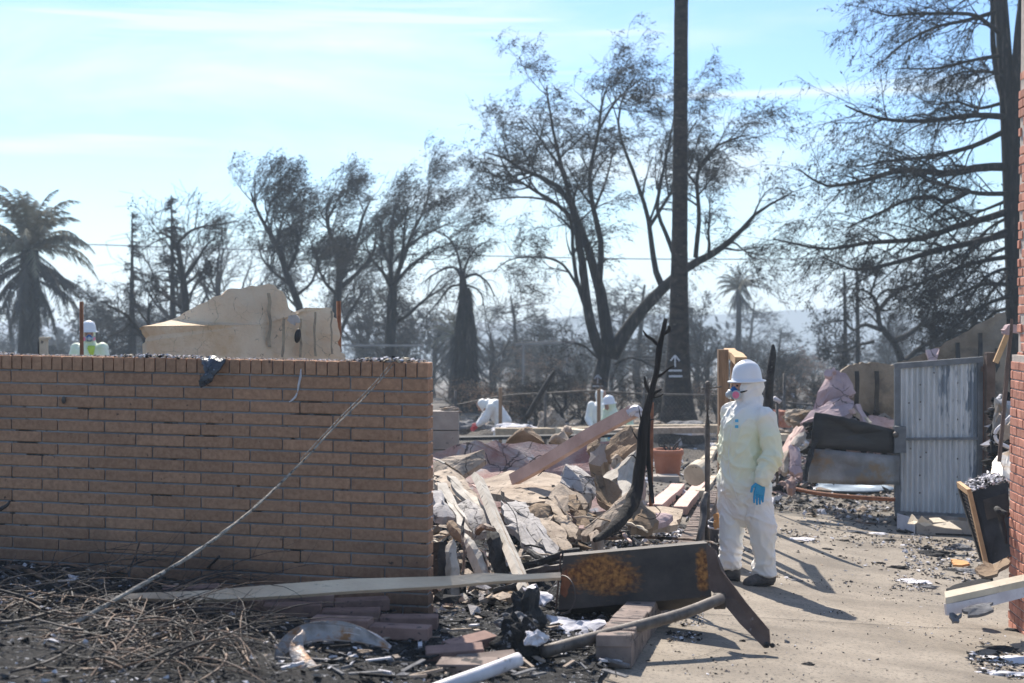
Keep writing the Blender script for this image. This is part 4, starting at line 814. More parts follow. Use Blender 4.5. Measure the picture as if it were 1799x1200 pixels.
# seams and zip flap
zf=MB(); pts=[on_suit(x,y,.001)[0] for x,y in((1290,722),(1287,740),(1284,760),(1281,785),(1280,810),(1283,835),(1290,860),(1296,880))]; pts=[p for p in pts if p]; zf.tube(pts,.0028,5,sub=4)
obj('zip_seam',zf,M['tyvek'],per,smooth=True)
# --- worker beyond the garden wall
Jw=dict(pelvis=(0,0,.9),chest=(0,0,1.30),neck=(0,-.02,1.47),shL=(.2,0,1.38),shR=(-.2,0,1.38),elL=(.27,-.03,1.1),elR=(-.27,-.03,1.1),wrL=(.2,-.25,.95),wrR=(-.2,-.25,.95),hipL=(.09,0,.86),hipR=(-.09,0,.86),knL=(.1,-.02,.5),knR=(-.1,-.02,.5),anL=(.11,0,.1),anR=(-.11,0,.1),head=(-.0,-.03,1.585),hf=(.35,-.93,-.05),tilt=.02)
wx=P(157,620,21.5); worker('worker in white hard hat and blue mask seen head and shoulders above the garden wall',(wx.x,21.5,P(157,564,21.5).z-1.79),(.25,-.95,0),Jw,vox=.016,wr=.014,suit='tyvek_yellow')
# hi-vis collar
hv=MB(); q0=P(159,612,21.3); hv.loft([(V(q0.x,21.36,q0.z-.12),V(.02,0,0),V(0,.02,0)),(V(q0.x,21.33,q0.z),V(.06,0,0),V(0,.03,0)),(V(q0.x,21.36,q0.z+.04),V(.05,0,0),V(0,.02,0))],10)
per2=[o for o in bpy.data.objects if o.name=='person.001'][0]; obj('collar',hv,M['hi_vis'],per2,smooth=True)
# --- bent worker, crew by the far curb
Jb=dict(pelvis=(.02,0,.95),chest=(-.16,-.0,1.24),neck=(-.27,0,1.27),shL=(-.17,-.19,1.2),shR=(-.2,.19,1.2),elL=(-.3,-.2,.95),elR=(-.32,.2,.95),wrL=(-.45,-.15,.82),wrR=(-.46,.12,.82),hipL=(.03,-.1,.88),hipR=(.03,.1,.88),knL=(-.05,-.12,.5),knR=(.08,.12,.5),anL=(.05,-.12,.1),anR=(.14,.12,.1),head=(-.36,.0,1.22),hf=(-.7,.1,-.7),tilt=.3)
bx=P(878,760,29); worker('bending worker in white coverall with a red glove, seen in the gap behind the rubble',(bx.x,29,P(878,700,29).z-1.36),(-1,-.2,0),Jb,vox=.018,wr=.014,gl='red_glove',mask=False,hat=False)
Js=dict(Jw); Js.update(hf=(.8,-.3,-.1),elL=(.25,-.1,1.12),wrL=(.12,-.3,1.05))
sx=P(1056,690,29.5); worker('worker in white coverall with hood up standing half behind a fence post',(sx.x,29.5,P(1056,684,29.5).z-1.71),(.8,-.5,0),Js,vox=.018,wr=.012,hat=False,mask=False,suit='tyvek')
Jc=dict(Jw); Jc.update(chest=(-.06,-.03,1.24),neck=(-.1,-.05,1.40),head=(-.15,-.06,1.50),hf=(-.85,-.3,-.35),tilt=.1)
sx=P(1084,700,28.6); worker('stooping worker in white coverall and white hard hat facing the hooded worker',(sx.x,28.6,P(1084,693,28.6).z-1.72),(-.85,-.4,0),Jc,mask=False,vox=.018,wr=.012,suit='tyvek_yellow')
# ================= things behind the garden wall
def thing(name,mb,m,label,cat,group=None,smooth=False): return obj(name,mb,M[m] if isinstance(m,str) else [M[x] for x in m],None,label,cat,group,smooth=smooth)
yw=shard('broken_wall','big jagged fragment of yellow stucco wall standing behind the garden wall','wall fragment',
 [(258,700,11.5),(256,600,11.5),(262,590,11.55),(250,573,11.5),(300,562,11.9),(350,535,12.0),(400,508,12.1),(440,502,12.2),(480,500,12.2),(497,512,12.2),(507,540,12.2),(522,552,12.2),(545,541,12.3),(583,541,12.4),(592,560,12.4),(598,590,12.4),(594,605,12.4),(607,630,12.4),(615,700,12.4)],.11,'stucco_yellow',bulge=.0,rough=.014,jag=.010,sub=4)
def on(Y,pts): return [P(x,y,Y) for x,y in pts]
for (x,y0,y1,wd,Y) in ((473,515,610,4.5,12.08),(497,560,628,3.5,12.05),(527,560,628,4,12.16),(553,548,626,3,12.2),(582,546,622,2.5,12.25)):
    g=MB(); pts=[P(x+random.uniform(-2,2),y0+(y1-y0)*i/6,Y-.02) for i in range(7)]; 
    vs=[];k=Y/F
    for i,p in enumerate(pts):
        a=wd*k*random.uniform(.4,.8); vs+=[tuple(p-V(a,0,0)),tuple(p+V(a,0,0)),tuple(p+V(a*.5,.05,0)),tuple(p+V(-a*.5,.05,0))]
    g.add(vs,[(4*i+j,4*i+(j+1)%4,4*i+4+(j+1)%4,4*i+4+j) for i in range(6) for j in range(4)]); obj('soot_streak',g,M['soot_soft'] if 'soot_soft' in M else M['steel_rust'],yw)
g=MB(); g.ball(P(523,590,12.02),(.028,.03,.062),12,8,rot=Matrix.Rotation(.15,3,'Y')); obj('hole',g,M['black'],yw,smooth=True)
shard('plaster_chip','',None,[(507,555,12.0),(520,553,12.0),(527,566,12.0),(518,572,12.0),(508,566,12.0)],.03,'stucco_white',parent=yw)
def post(name,label,pts,r,m,n=8,cat='post',cap=True,sm=True,group=None):
    mb=MB(); mb.tube(pts,r,n,sub=4 if len(pts)>2 else 0); return thing(name,mb,m,label,cat,group,smooth=sm)
def down(px,py,Y): p=P(px,py,Y); return V(p.x,p.y,float(gz(p.x,p.y))-.05)
p=P(143,530,14); post('rusty_post','rusty steel post rising behind the garden wall beside the far worker',[V(p.x,14,-.3),p],.020,'rust')
p=P(595,529,12.6); post('rusty_post','rusty steel post at the right end of the yellow wall fragment',[V(p.x+.02,12.6,-.4),p],.020,'rust')
mb=MB(); a=P(77,596,15); mb.box((a.x,15,a.z-.5),(.075,.06,1.0)); mb.box((a.x+.01,15,a.z+.01),(.10,.08,.025)); thing('wooden_post',mb,'board','short pale capped post behind the left part of the garden wall','post')
mb=MB(); a=P(70,600,15.2); mb.box((a.x,15.2,a.z-.5),(.03,.05,1.0)); thing('dark_post',mb,'char','thin dark post touching the short pale capped post','post')
# ash and crumbs on the wall top
mb=MB(); n=2600; s_=rng.uniform(.02,WL,n); d_=rng.uniform(-.004,.09,n); 
clump=np.array([.35+.65*max(0,math.sin(x*5)+mnoise.noise(V(x*3,0,0))) for x in s_]).clip(.25,1.5)
C_=np.array([tuple(wpt(a,b,0)) for a,b in zip(s_,d_)]); C_[:,2]+=rng.uniform(0,.016,n)*clump
chunks(mb,C_,rng.uniform(.003,.016,n)*clump,.55,[.42,.2,.16,.22]); obj('ash_crumbs',mb,[M['chip_white'],M['chip_grey'],M['soot_dark'],M['board']],None,'crust of pale ash and grit along the top of the garden wall',kind='stuff')
def scrap(name,label,cat,px,py,Y,r,m,seed=0,sq=(1,1,1),nn=7,group=None,lift=0):
    """crumpled rag or foil: a thick folded blob with sharp creases"""
    c=P(px,py,Y); mb=MB(); k=14; vs=[];q=[];t=[]
    for i in range(k+1):
        z=-math.cos(math.pi*i/k); rr=math.sqrt(max(1-z*z,0))
        for j in range(k*2):
            a=math.pi*j/k; d=V(rr*math.cos(a),rr*math.sin(a),z); f=1+.75*mnoise.noise(d*1.7+V(seed,0,0))+.4*abs(mnoise.noise(d*4+V(0,seed,0)))
            vs.append((c.x+d.x*r*f*sq[0],c.y+d.y*r*f*sq[1],c.z+d.z*r*f*sq[2]+lift))
    for i in range(k):
        for j in range(2*k): q.append((i*2*k+j,i*2*k+(j+1)%(2*k),(i+1)*2*k+(j+1)%(2*k),(i+1)*2*k+j))
    mb.add(vs,q); return thing(name,mb,m,label,cat,group)
shard('plastic_scrap','charred black plastic rag hanging over the top of the garden wall','rag',[(350,628,8.0),(370,622,8.0),(396,629,7.97),(387,646,7.94),(377,656,7.93),(372,668,7.93),(351,679,7.93),(348,668,7.93),(360,656,7.93),(357,640,7.95)],.012,'rag_black',bulge=.02,rough=.05,jag=.006)
for (x,y,a,lb) in ((405,628,.03,'crumpled black flake'),(345,629,.025,'curl of dark film')): pass
for i,(pts) in enumerate(([(527,652),(529,660),(525,672),(524,683)],[(521,690),(517,698),(512,704),(508,706)])):
    pass
mb=MB(); 
for pts in ([(529,648),(528,662),(525,675),(523,688)],[(522,690),(519,697),(513,703),(508,706)]): 
    w_=[P(x,y,7.77+ (752-x)/752*.56-.012) for x,y in pts]; mb.tube(w_,[.004,.007,.006,.003],5,sub=3)
mb.n; thing('plaster_drip',mb,'chip_white','thin white streak of molten plaster down the face of the garden wall','debris')
mb=MB(); c=P(112,703,8.22); mb.ball(c,(.014,.01,.022),8,6); mb.tube([c,c+V(.02,-.005,.02)],[.004,.001],4); thing('wall_bracket',mb,'pipe','tiny bent metal bracket sticking out of the garden wall','bracket')
# diagonal stalk leaning on the wall
ST=[(691,641,7.72),(655,683,7.66),(600,738,7.5),(530,812,7.3),(455,885,7.1),(380,945,6.9),(300,998,6.75),(220,1044,6.6),(140,1090,6.45),(80,1120,6.35),(38,1142,6.3)]
mb=MB(); mb.tube([P(*p) for p in ST],[.0022,.0035,.004,.0048,.006,.0078,.0095,.011,.0125,.0135,.013],8,sub=5)
v=mb.v[0]; v+=rng.normal(size=v.shape)*.0012
mb.tube([P(*p) for p in ((38,1142,6.3),(28,1152,6.28),(26,1168,6.28),(32,1180,6.3))],[.015,.013,.012,.008],8,sub=4)
thing('leaning_stalk',mb,'stalk','long pale ribbed stalk leaning diagonally against the garden wall','stick')
mb=MB(); mb.tube([P(x-3,y-4,Y-.01) for x,y,Y in ST[:4]],[.0022,.003,.003,.002],5,sub=4); thing('thin_reed',mb,'stalk','thin split reed lying along the upper part of the leaning stalk','stick')
# ================= fence and far structures
fc=root('wire_fence',down(860,760,30),'low sagging wire mesh fence with a bent top rail beyond the rubble','fence')
rail=[(772,716),(800,712),(850,702),(900,694),(960,691),(1040,687),(1130,692),(1230,694),(1300,697),(1360,705),(1430,712)]
mb=MB(); mb.tube([P(x,y,30.2) for x,y in rail],.022,6,sub=4); obj('top_rail',mb,M['pipe'],fc,smooth=True)
for x,y in ((800,690),(958,690),(1130,690),(1262,694),(1378,660)):
    b=P(x,y-4,30.2); mb=MB(); mb.tube([V(b.x,30.2,float(gz(b.x,30))-.1),b],.03,7); obj('post',mb,M['pipe'],fc,smooth=True)
mb=MB(); x0=P(770,700,30.2).x; x1=P(1440,700,30.2).x; n=int((x1-x0)/.085); LNS=[]
for i in range(-12,n):
    for sg in(1,-1):
        xa=x0+i*.085; xb=xa+sg*1.1
        if xa<x0 or xa>x1 or xb<x0 or xb>x1: continue
        LNS.append([(xa,30.22,-.2+0),(xb,30.22,-1.55)])
A=np.array(LNS); mb.tubes(A,np.full((len(A),2),.0018),3); o=obj('wire_mesh',mb,M['pipe'],fc,kind='stuff')
for (x,yt,yb,wd,Y,lb) in ((879,681,760,.07,27.8,'weathered square fence post in front of the bending worker'),(1052,684,752,.07,27.6,'weathered square fence post in front of the hooded worker')):
    a=P(x,yt,Y); b=P(x,yb,Y); mb=MB(); mb.beam((a.x,Y,float(gz(a.x,Y))-.1),a,wd,wd,up=V(0,1,0)); thing('fence_post',mb,'wood',lb,'post')
for i,(x0_,x1_,y0_,Y,hh,m,lb) in enumerate(((870,1300,748,25.2,.14,'soot_soft','long low concrete edging crossing the cleared lots'),(1000,1240,752,24.2,.10,'chip_tan','pale slab edge in front of the far palm'),(770,1115,764,22.8,.05,'char','dark scorched kerb line behind the rubble'))):
    a=P(x0_,y0_+4,Y); b=P(x1_,y0_,Y); mb=MB(); mb.beam(V(a.x,Y,a.z-hh/2),V(b.x,Y+.3,b.z-hh/2),.25,hh,seg=12,warp=.02,seed=i); thing('concrete_kerb',mb,m,lb,'kerb')
mb=MB(); a=P(600,607,55); b=P(745,607,55); mb.beam(a,b,.08,.08); c=P(745,607,55)
thing('far_railing',mb,'pale_far','thin pale rail crossing behind the burnt trees','rail')
mb=MB(); a=P(905,605,52); b=P(1010,600,52); mb.beam(a,b,.10,.10); mb.beam(V(a.x+.3,52,a.z),V(a.x+.3,52,a.z-3),.08,.08,up=V(0,1,0)); mb.beam(V(b.x-.3,52,b.z),V(b.x-.3,52,b.z-3),.08,.08,up=V(0,1,0)); thing('steel_gantry',mb,'pale_far','pale beam on thin legs left of the biggest burnt tree','frame')
cw=root('overhead_cable',P(170,430,75),'thin overhead cable stretched across the sky behind the trees','cable')
mb=MB(); mb.tube([P(-50,426,75),P(170,430,75),P(600,444,75),P(870,450,75),P(1130,455,75),P(1400,455,75),P(1850,450,75)],.028,4,sub=5); obj('cable',mb,M['cable'],cw)
post('leaning_pole','charred pole leaning to the right above the far kerb',[P(925,735,26),P(945,700,26),P(962,672,26),P(974,652,26)],[.05,.05,.045,.03],'char')
# retaining wall of concrete blocks by the end of the garden wall
rw=root('block_wall',P(783,800,15.0),'low wall of pale concrete blocks behind the end of the garden wall','wall')
zt=P(806,722,14.6).z; xr=P(806,722,14.6).x
for r_ in range(5):
    for i in range(4):
        mb=MB(); L_=.39; x1_=xr-i*.40-(0 if r_%2==0 else .2)+(0 if r_%2==0 or i else .2); x0_=xr-(i+1)*.40+.01-(0 if r_%2==0 else .2); mb.box(((x0_+x1_)/2,14.6+i*.05+.1,zt-.1-r_*.2),(x1_-x0_-.004,.2,.19)); obj('block',mb,M['cmu'],rw)
scrap('shrub_debris','small drift of dry twigs on top of the concrete block wall','debris',790,720,14.7,.035,'chip_tan',3,(3,1,.7))
# far rubble in the cleared lots: heaps, blocks
LOT=[(770,1120,742,760),(1180,1430,745,800),(1340,1560,690,760)]
mb=MB(); S_=[]
for x0_,x1_,y0_,y1_ in LOT: S_.append(pxscatter(420,x0_,x1_,y0_,y1_))
S_=np.vstack(S_); S_[:,2]+=.03; chunks(mb,S_,rng.uniform(.03,.16,len(S_)),.6,[.3,.25,.25,.2]); obj('lot_rubble',mb,[M['chip_tan'],M['chip_grey'],M['soot_dark'],M['chip_white']],None,'scattered broken masonry on the cleared lots behind the rubble',kind='stuff')
for x,y,Y,r,m,lb,sq in ((1400,733,24,.16,'stucco','pale rounded boulder behind the pink rubble',(1.2,1,.8)),(1370,735,26,.2,'brick_red','orange brown heap of broken tile beyond the worker',(1.2,1,.7)),(1425,740,22,.22,'stucco_brown','brown boulder of rubble at the foot of the purple slab',(1.3,1,.7)),(1205,748,29,.3,'chip_grey','grey ash mound at the foot of the bare palm trunk',(1.6,1,.25)),(905,752,27,.22,'chip_white','pale tangled heap beside the bending worker',(1.7,1,.35)),(820,750,30,.25,'chip_grey','grey heap of debris at the foot of the dark cone palm',(1.8,1,.4)),(1335,760,24,.25,'chip_tan','tan rubble mound just right of the standing worker',(1.6,1,.4)),(965,745,33,.25,'stucco','pale broken masonry stub in the far cleared lot',(1,1,1.2)),(1135,748,30,.22,'chip_tan','tan heap of masonry left of the bare palm trunk',(1.5,1,.5))):
    scrap('rubble_heap',lb,'rubble',x,y,Y,r,m,x*.01,sq)
for x,y,Y,L_,m,lb in ((1200,756,28,1.1,'pipe_white','grey metal duct lying at the foot of the bare palm trunk'),(1255,752,27,1.0,'pipe_white','second pale duct just right of the bare palm trunk base'),(1010,757,24.5,1.3,'board','pale flat panel lying in the cleared lot'),(1350,765,22,1.2,'board','pale plank lying right of the standing worker')):
    a=G(x-20,y,.05); mb=MB(); q0=P(x-22,y,Y); q1=P(x+26,y+4,Y-1); mb.beam(q0,q1,.25,.1); thing('duct' if 'duct' in lb else 'board',mb,m,lb,'duct' if 'duct' in lb else 'board')
# ================= middle ground right of the charred sapling
post('rusty_post','rusty steel post standing behind the charred sapling',[down(1143,875,14),P(1145,707,14)],.020,'rust')
pp=post('steel_post','round topped grey steel post left of the wooden gate frame',[down(1243,870,13.6),P(1243,700,13.6),P(1244,674,13.6)],.0255,'pipe')
mb=MB(); mb.ball(P(1244,674,13.6),.027,12,8); obj('cap',mb,M['pipe'],pp,smooth=True); mb=MB(); a=P(1244,683,13.6); mb.tube([a-V(.06,0,0),a+V(.13,0,.02)],.008,6); obj('pin',mb,M['pipe'],pp)
wf=root('wooden_gate_frame',down(1270,880,14),'tall weathered timber gate frame with a bright sunlit top rail','frame')
def timber(par,name,a,b,wd,ht,m,up=V(0,1,0),seg=6,warp=.008,seed=0):
    mb=MB(); mb.beam(a,b,wd,ht,up=up,seg=seg,warp=warp,seed=seed); return obj(name,mb,M[m],par)
timber(wf,'post',down(1270,880,14),P(1270,614,14),.098,.098,'wood'); timber(wf,'post',down(1288,880,14.6),P(1288,622,14.6),.05,.09,'wood',seed=2); timber(wf,'post',down(1293,890,13.2),P(1300,632,13.2),.065,.09,'wood',seed=3)
timber(wf,'top_rail',P(1281,618,14.75),P(1302,634,13.2),.11,.075,'wood_pale',up=V(0,0,1))  # sunlight on the rail is put into its paler wood colour
post('charred_post','thin charred black post behind the standing worker',[down(1345,800,15),P(1350,720,15),P(1353,660,15),P(1358,622,15),P(1358,605,15)],[.055,.048,.045,.036,.012],'char')
post('dark_stake','slim dark stake between hard hat and charred post',[down(1338,800,17),P(1338,680,17)],.02,'pipe')
tpst=post('pipe_stand','thin grey pipe with a white cross fitting right of the worker',[down(1366,780,19),P(1365,704,19)],.02,'pipe'); mb=MB(); mb.tube([P(1359,699,19),P(1371,707,19)],.03,8); obj('fitting',mb,M['pipe_white'],tpst,smooth=True)
# terracotta pot
pt_=root('plant_pot',G(1173,841),'orange terracotta pot holding charred twisted stems','pot'); b=pt_.location.copy(); k=b.y/F
mb=MB(); 
prof=[(.001,.004),(19*k,0),(20*k,.02),(25.5*k,41*k),(26*k,42*k),(27.5*k,42.5*k),(28*k,51*k),(26*k,52.5*k),(24.5*k,51*k),(23.5*k,44*k),(.001,43*k)]
mb.lathe(b,prof,32); obj('body',mb,M['terracotta'],pt_,smooth=True)
mb=MB(); mb.lathe(b,[(.001,43.5*k),(23.3*k,44*k),(23.3*k,44.5*k),(.001,46*k)],24); obj('soil',mb,M['soot_dark'],pt_)
for i in range(13):
    a=rng.uniform(0,6.28); c=b+V(0,0,45*k); d=V(math.cos(a),math.sin(a)*.6,rng.uniform(.1,.6)); L_=rng.uniform(12,34)*k; pts=[c+V(math.cos(a)*.03,math.sin(a)*.03,0)]
    for s_ in range(5): d=(d+V(*rng.normal(size=3)*.45)).normalized(); pts.append(pts[-1]+d*L_/4)
    for p in pts: p.z=max(p.z,c.z+.01)
    mb=MB(); mb.tube(pts,[.016,.014,.012,.009,.006,.003],6,sub=2); obj('stem',mb,M['char'],pt_,smooth=True)
mb=MB(); mb.tube([b+V(.05,0,46*k),b+V(.10,0,58*k),b+V(.17,0,66*k),b+V(.22,.02,72*k)],[.016,.014,.010,.004],7,sub=3); obj('stem',mb,M['char'],pt_,smooth=True)
mb=MB(); a=G(1170,846); mb.box((a.x,a.y+.1,a.z+.03),(.36,.3,.09)); thing('stone_block',mb,'cmu','grey concrete block under the terracotta pot','block')
# cut log lying by the pot
a=P(1219,835,15.6); d=V(.55,1,.18).normalized(); mb=MB(); X_=d.cross(V(0,0,1)).normalized(); Y_=d.cross(X_); mb.lathe(a,[(.001,0),(.118,0),(.125,.01),(.125,.22),(.118,.23),(.001,.23)],24,ax=(X_,Y_,d)); thing('cut_log',mb,'board','short cut round of pale wood lying beside the timber rails','log',smooth=False)
# timber rails lying on the ground
for i,(a,b,wd,lb) in enumerate((((1222,838),(1262,780),.14,'pale timber rail running back from the cut log'),((1230,868),(1280,800),.12,'second pale timber rail beside the steel post'),((1150,893),(1192,856),.17,'wide timber rail lying in front of the terracotta pot'),((1195,897),(1232,852),.15,'short notched timber rail between pot and brick kerb'),((1235,810),(1275,775),.12,'far timber rail behind the wooden gate frame'))):
    A_,B_=G(*a,.05),G(*b,.05); mb=MB(); mb.beam(A_,B_,wd,.09,seg=5,warp=.02,seed=i); thing('timber_rail',mb,'pink_wood' if i in(2,3) else 'board',lb,'timber')
# brick kerb along the driveway: bricks as pieces
kb=root('brick_kerb',G(1105,1160),'low kerb of reddish bricks edging the driveway','kerb')
K0=G(1078,1172); K1=G(1252,884); K0=V(K0.x,K0.y,float(gz(K0.x,K0.y))); d=(K1-K0); Lk_=d.length; d.normalize(); nd=V(d.y,-d.x,0).normalized()
mb=MB(); 
for kk in range(12):
    q0=K0+d*(Lk_*kk/12); q1=K0+d*(Lk_*(kk+1)/12); mb.beam(V(q0.x,q0.y,float(gz(q0.x,q0.y))+.06),V(q1.x,q1.y,float(gz(q1.x,q1.y))+.03),.175,.12)
obj('footing',mb,M['brick_kerb'],kb)
s_=0
while s_<Lk_-.1:
    c=K0+d*s_; 
    zz=float(gz(c.x,c.y))+.094
    place_brick(kb,V(c.x,c.y,zz)-nd*.085,nd,d,.17,.092,.058,m='brick_kerb',jit=.006,tilt=random.uniform(-.05,.05)); s_+=.102
# bent pipe stub standing in front
post('bent_pipe','short bent grey pipe sticking up behind the dark steel box',[P(1226,960,10.2),P(1231,938,10.2),P(1236,905,10.3),P(1236,885,10.35),P(1241,866,10.4)],[.026,.026,.026,.026,.020],'pipe',10)
# bucket
bk=root('bucket',G(1262,948),'dark plastic bucket with a wire handle left of the standing worker','bucket'); b=V(P(1273,945,12.35).x,12.35,float(gz(1.85,12.35))); bk.location=b
mb=MB(); mb.lathe(b,[(.001,.003),(.105,0),(.11,.02),(.135,.34),(.145,.345),(.147,.375),(.138,.38),(.132,.37),(.125,.345),(.108,.02),(.001,.015)],28); obj('body',mb,M['bucket'],bk,smooth=True)
mb=MB(); mb.lathe(b,[(.138,.315),(.146,.316),(.147,.33),(.138,.332)],28); obj('rim_band',mb,M['pipe_white'],bk,smooth=True)
mb=MB(); mb.tube([b+V(-.14*math.cos(t_),-.12*math.sin(t_)*.6,.36+.09*math.sin(t_)) for t_ in np.linspace(0,math.pi,12)],.004,6); obj('handle',mb,M['chip_white'],bk,smooth=True)
shard('orange_rag','crumpled orange scrap beside the bucket','scrap',[(1252,905,12.1),(1260,902,12.0),(1262,925,12.0),(1254,930,12.1)],.02,'orange_bit',rough=.03)
# ================= gate
gt=root('metal_gate',P(1571,905,17.2),'grey steel gate leaf filled with stained corrugated sheet','gate')
def gp(x,y,Y=17.2): return P(x,y,Y)
TL,TR,BR,BL=gp(1576,643),gp(1722,632,17.0),gp(1720,908,17.0),gp(1576,902)
for nm,a,b,wd in (('frame_bar',TL,TR,.07),('frame_bar',TL,BL,.065),('frame_bar',TR,BR,.06),('frame_bar',BL,BR,.06)):
    mb=MB(); t_=(b-a).normalized(); mb.beam(a-t_*(wd/2-.002 if abs(t_.x)>.5 else -.034),b+t_*(wd/2-.002 if abs(t_.x)>.5 else -.034),wd,.05,up=V(0,1,0)); obj(nm,mb,M['gate_frame'],gt)
mb=MB(); a=gp(1582,771,17.19); b=gp(1718,770,17.0); mb.beam(a-V(0,.03,0),b-V(0,.03,0),.03,.03,up=V(0,1,0)); obj('cross_bar',mb,M['gate_frame'],gt)
# corrugated sheet
nx=150; nz_=2; vs=[];q=[]; 
for j in range(nx+1):
    u=j/nx; top=TL.lerp(TR,u); bot=BL.lerp(BR,u); off=.024*math.sin(u*2*math.pi*15)+.004
    for p in(top,bot): vs.append((p.x,p.y+off+.01,p.z))
for j in range(nx+1): 
    a,b=vs[2*j],vs[2*j+1]; 
V1=[(x,y,z) for x,y,z in vs]; V2=[(x,y+.003,z) for x,y,z in vs]; o=len(V1)
for j in range(nx): q.append((2*j,2*j+1,2*j+3,2*j+2)); q.append((o+2*j,o+2*j+2,o+2*j+3,o+2*j+1))
mb=MB(); mb.add(V1+V2,q); obj('corrugated_sheet',mb,M['galv'],gt,smooth=True)
mb=MB(); c=gp(1580,772,17.1); mb.box(c,(.14,.09,.32)); lb_=obj('latch_box',mb,M['gate_frame'],gt)
mb=MB(); c=gp(1574,764,17.02); mb.lathe(c,[(.001,-.03),(.035,-.03),(.035,0),(.022,.015),(.001,.02)],14,ax=(V(1,0,0),V(0,0,1),V(0,-1,0))); obj('lock_knob',mb,M['pipe'],lb_,smooth=True)
for x,y in ((1617,676),(1682,673),(1617,706),(1681,704),(1616,737),(1682,737),(1617,803),(1682,806),(1597,708),(1627,795),(1641,655),(1600,788),(1616,835),(1681,838),(1616,866),(1681,868)):
    mb=MB(); mb.ball(gp(x,y,17.07),.010,8,5); obj('rivet',mb,M['steel_dark'],gt,smooth=True)
a=gp(1739,622,16.9); mb=MB(); pst=root('gate_post',(a.x,16.9,float(gz(a.x,16.9))),'brown square steel gate post with a domed cap','post'); mb.beam(V(a.x,16.9,float(gz(a.x,17))-.1),a,.10,.10,up=V(0,1,0)); obj('post',mb,M['steel_rust'],pst)
mb=MB(); mb.box(a+V(0,0,.008),(.106,.106,.02)); obj('cap',mb,M['steel_rust'],pst); mb=MB(); a2=gp(1727,640,17.0); mb.beam(V(a2.x,17.05,float(gz(a.x,17))),a2,.05,.05,up=V(0,1,0)); obj('gap_strip',mb,M['rust'],pst)  # last bar is put in for the dark gap between gate and post
for y in(648,860): 
    mb=MB(); mb.box(gp(1729,y,16.95),(.07,.04,.06)); obj('hinge',mb,M['steel_rust'],pst)
# ================= collapsed stucco in the middle
SG='slabs of collapsed stucco'
def sh(label,pts,thick,m,name='stucco_slab',cat='rubble slab',**k): return shard(name,label,cat,pts,thick,m,**k)
sh('long red and white peeling wall panel lying behind the rubble, its pale top edge in the sun',[(755,800,14.2),(800,782,14.0),(835,773,13.9),(880,779,13.7),(980,779,13.5),(1060,775,13.4),(1132,778,13.3),(1130,830,13.0),(1126,890,12.8),(1050,900,12.7),(950,905,12.7),(850,900,12.8),(757,880,13.2)],.17,'stucco_red',rough=.03,jag=.02,sub=4)
sh('pale dusty sheet draped on the left end of the red panel',[(760,812,13.2),(800,800,13.1),(850,790,13.1),(853,808,13.0),(820,832,12.9),(790,850,12.8),(760,860,12.9)],.05,'stucco',rough=.03,bulge=.04)
sh('brown dome shaped lump of stucco on the skyline of the rubble',[(888,778,14.5),(900,765,14.5),(915,752,14.5),(930,750,14.5),(943,762,14.5),(957,779,14.4)],.25,'stucco_brown',bulge=.15,rough=.03)
sh('pale triangular lump right of the brown dome',[(963,778,14.3),(975,762,14.3),(990,757,14.3),(1003,778,14.2)],.15,'stucco',bulge=.05)
sh('round grey stone beside the pale triangular lump',[(986,757,14.5),(992,750,14.5),(1004,750,14.5),(1008,760,14.5),(1000,768,14.5),(990,765,14.5)],.12,'chip_tan',bulge=.05)
sh('brown torn slab leaning high against the charred sapling',[(1058,795,11.9),(1072,770,11.9),(1088,757,11.8),(1100,748,11.8),(1120,752,11.7),(1122,790,11.6),(1110,810,11.5),(1090,815,11.6),(1070,812,11.8)],.10,'stucco_brown',rough=.04,bulge=.03)
sh('second brown slab just below the torn one',[(1072,800,11.5),(1095,785,11.4),(1118,778,11.3),(1118,815,11.2),(1095,825,11.2),(1075,820,11.4)],.09,'stucco_brown',rough=.04,bulge=.03)
sh('square grey broken block left of the brown slabs',[(1036,795,11.9),(1055,780,11.9),(1067,782,11.9),(1067,812,11.8),(1048,818,11.8),(1034,814,11.8)],.22,'cmu',rough=.02)
sh('small pale rounded piece below the grey block',[(1072,808,11.3),(1082,797,11.3),(1090,805,11.2),(1088,815,11.2),(1076,822,11.2)],.1,'stucco',bulge=.03)
sh('dark rusty clod wedged between red panel and grey block',[(1030,780,12.4),(1045,770,12.4),(1055,778,12.3),(1040,795,12.3),(1030,792,12.3)],.12,'stucco_brown',rough=.05)
# mid slabs
sh('wide cream slab lying flat in the middle of the rubble',[(845,842,12.6),(895,826,12.7),(960,830,12.7),(1000,840,12.4),(990,868,11.8),(945,876,11.6),(890,872,11.7),(850,862,12.1)],.06,'stucco',rough=.03,bulge=.02)
sh('cream slab with a dark torn lower edge behind the white timber',[(880,862,11.7),(930,856,11.8),(985,852,11.8),(978,878,11.3),(935,884,11.2),(895,876,11.3)],.04,'stucco',rough=.03)
sh('upright pale slab with a pointed top in the centre of the rubble',[(994,814,11.6),(1012,818,11.6),(1040,838,11.5),(1050,852,11.5),(1046,866,11.3),(1022,866,11.2),(1000,858,11.2),(985,845,11.3)],.07,'stucco_white',rough=.03,bulge=.03)
sh('pale cracked slab below the pointed one',[(982,848,11.2),(1000,860,11.1),(1022,868,11.1),(1040,872,11.1),(1032,890,10.9),(1016,901,10.8),(990,898,10.8),(970,888,10.9),(963,874,11.1)],.07,'stucco',rough=.03,bulge=.03)
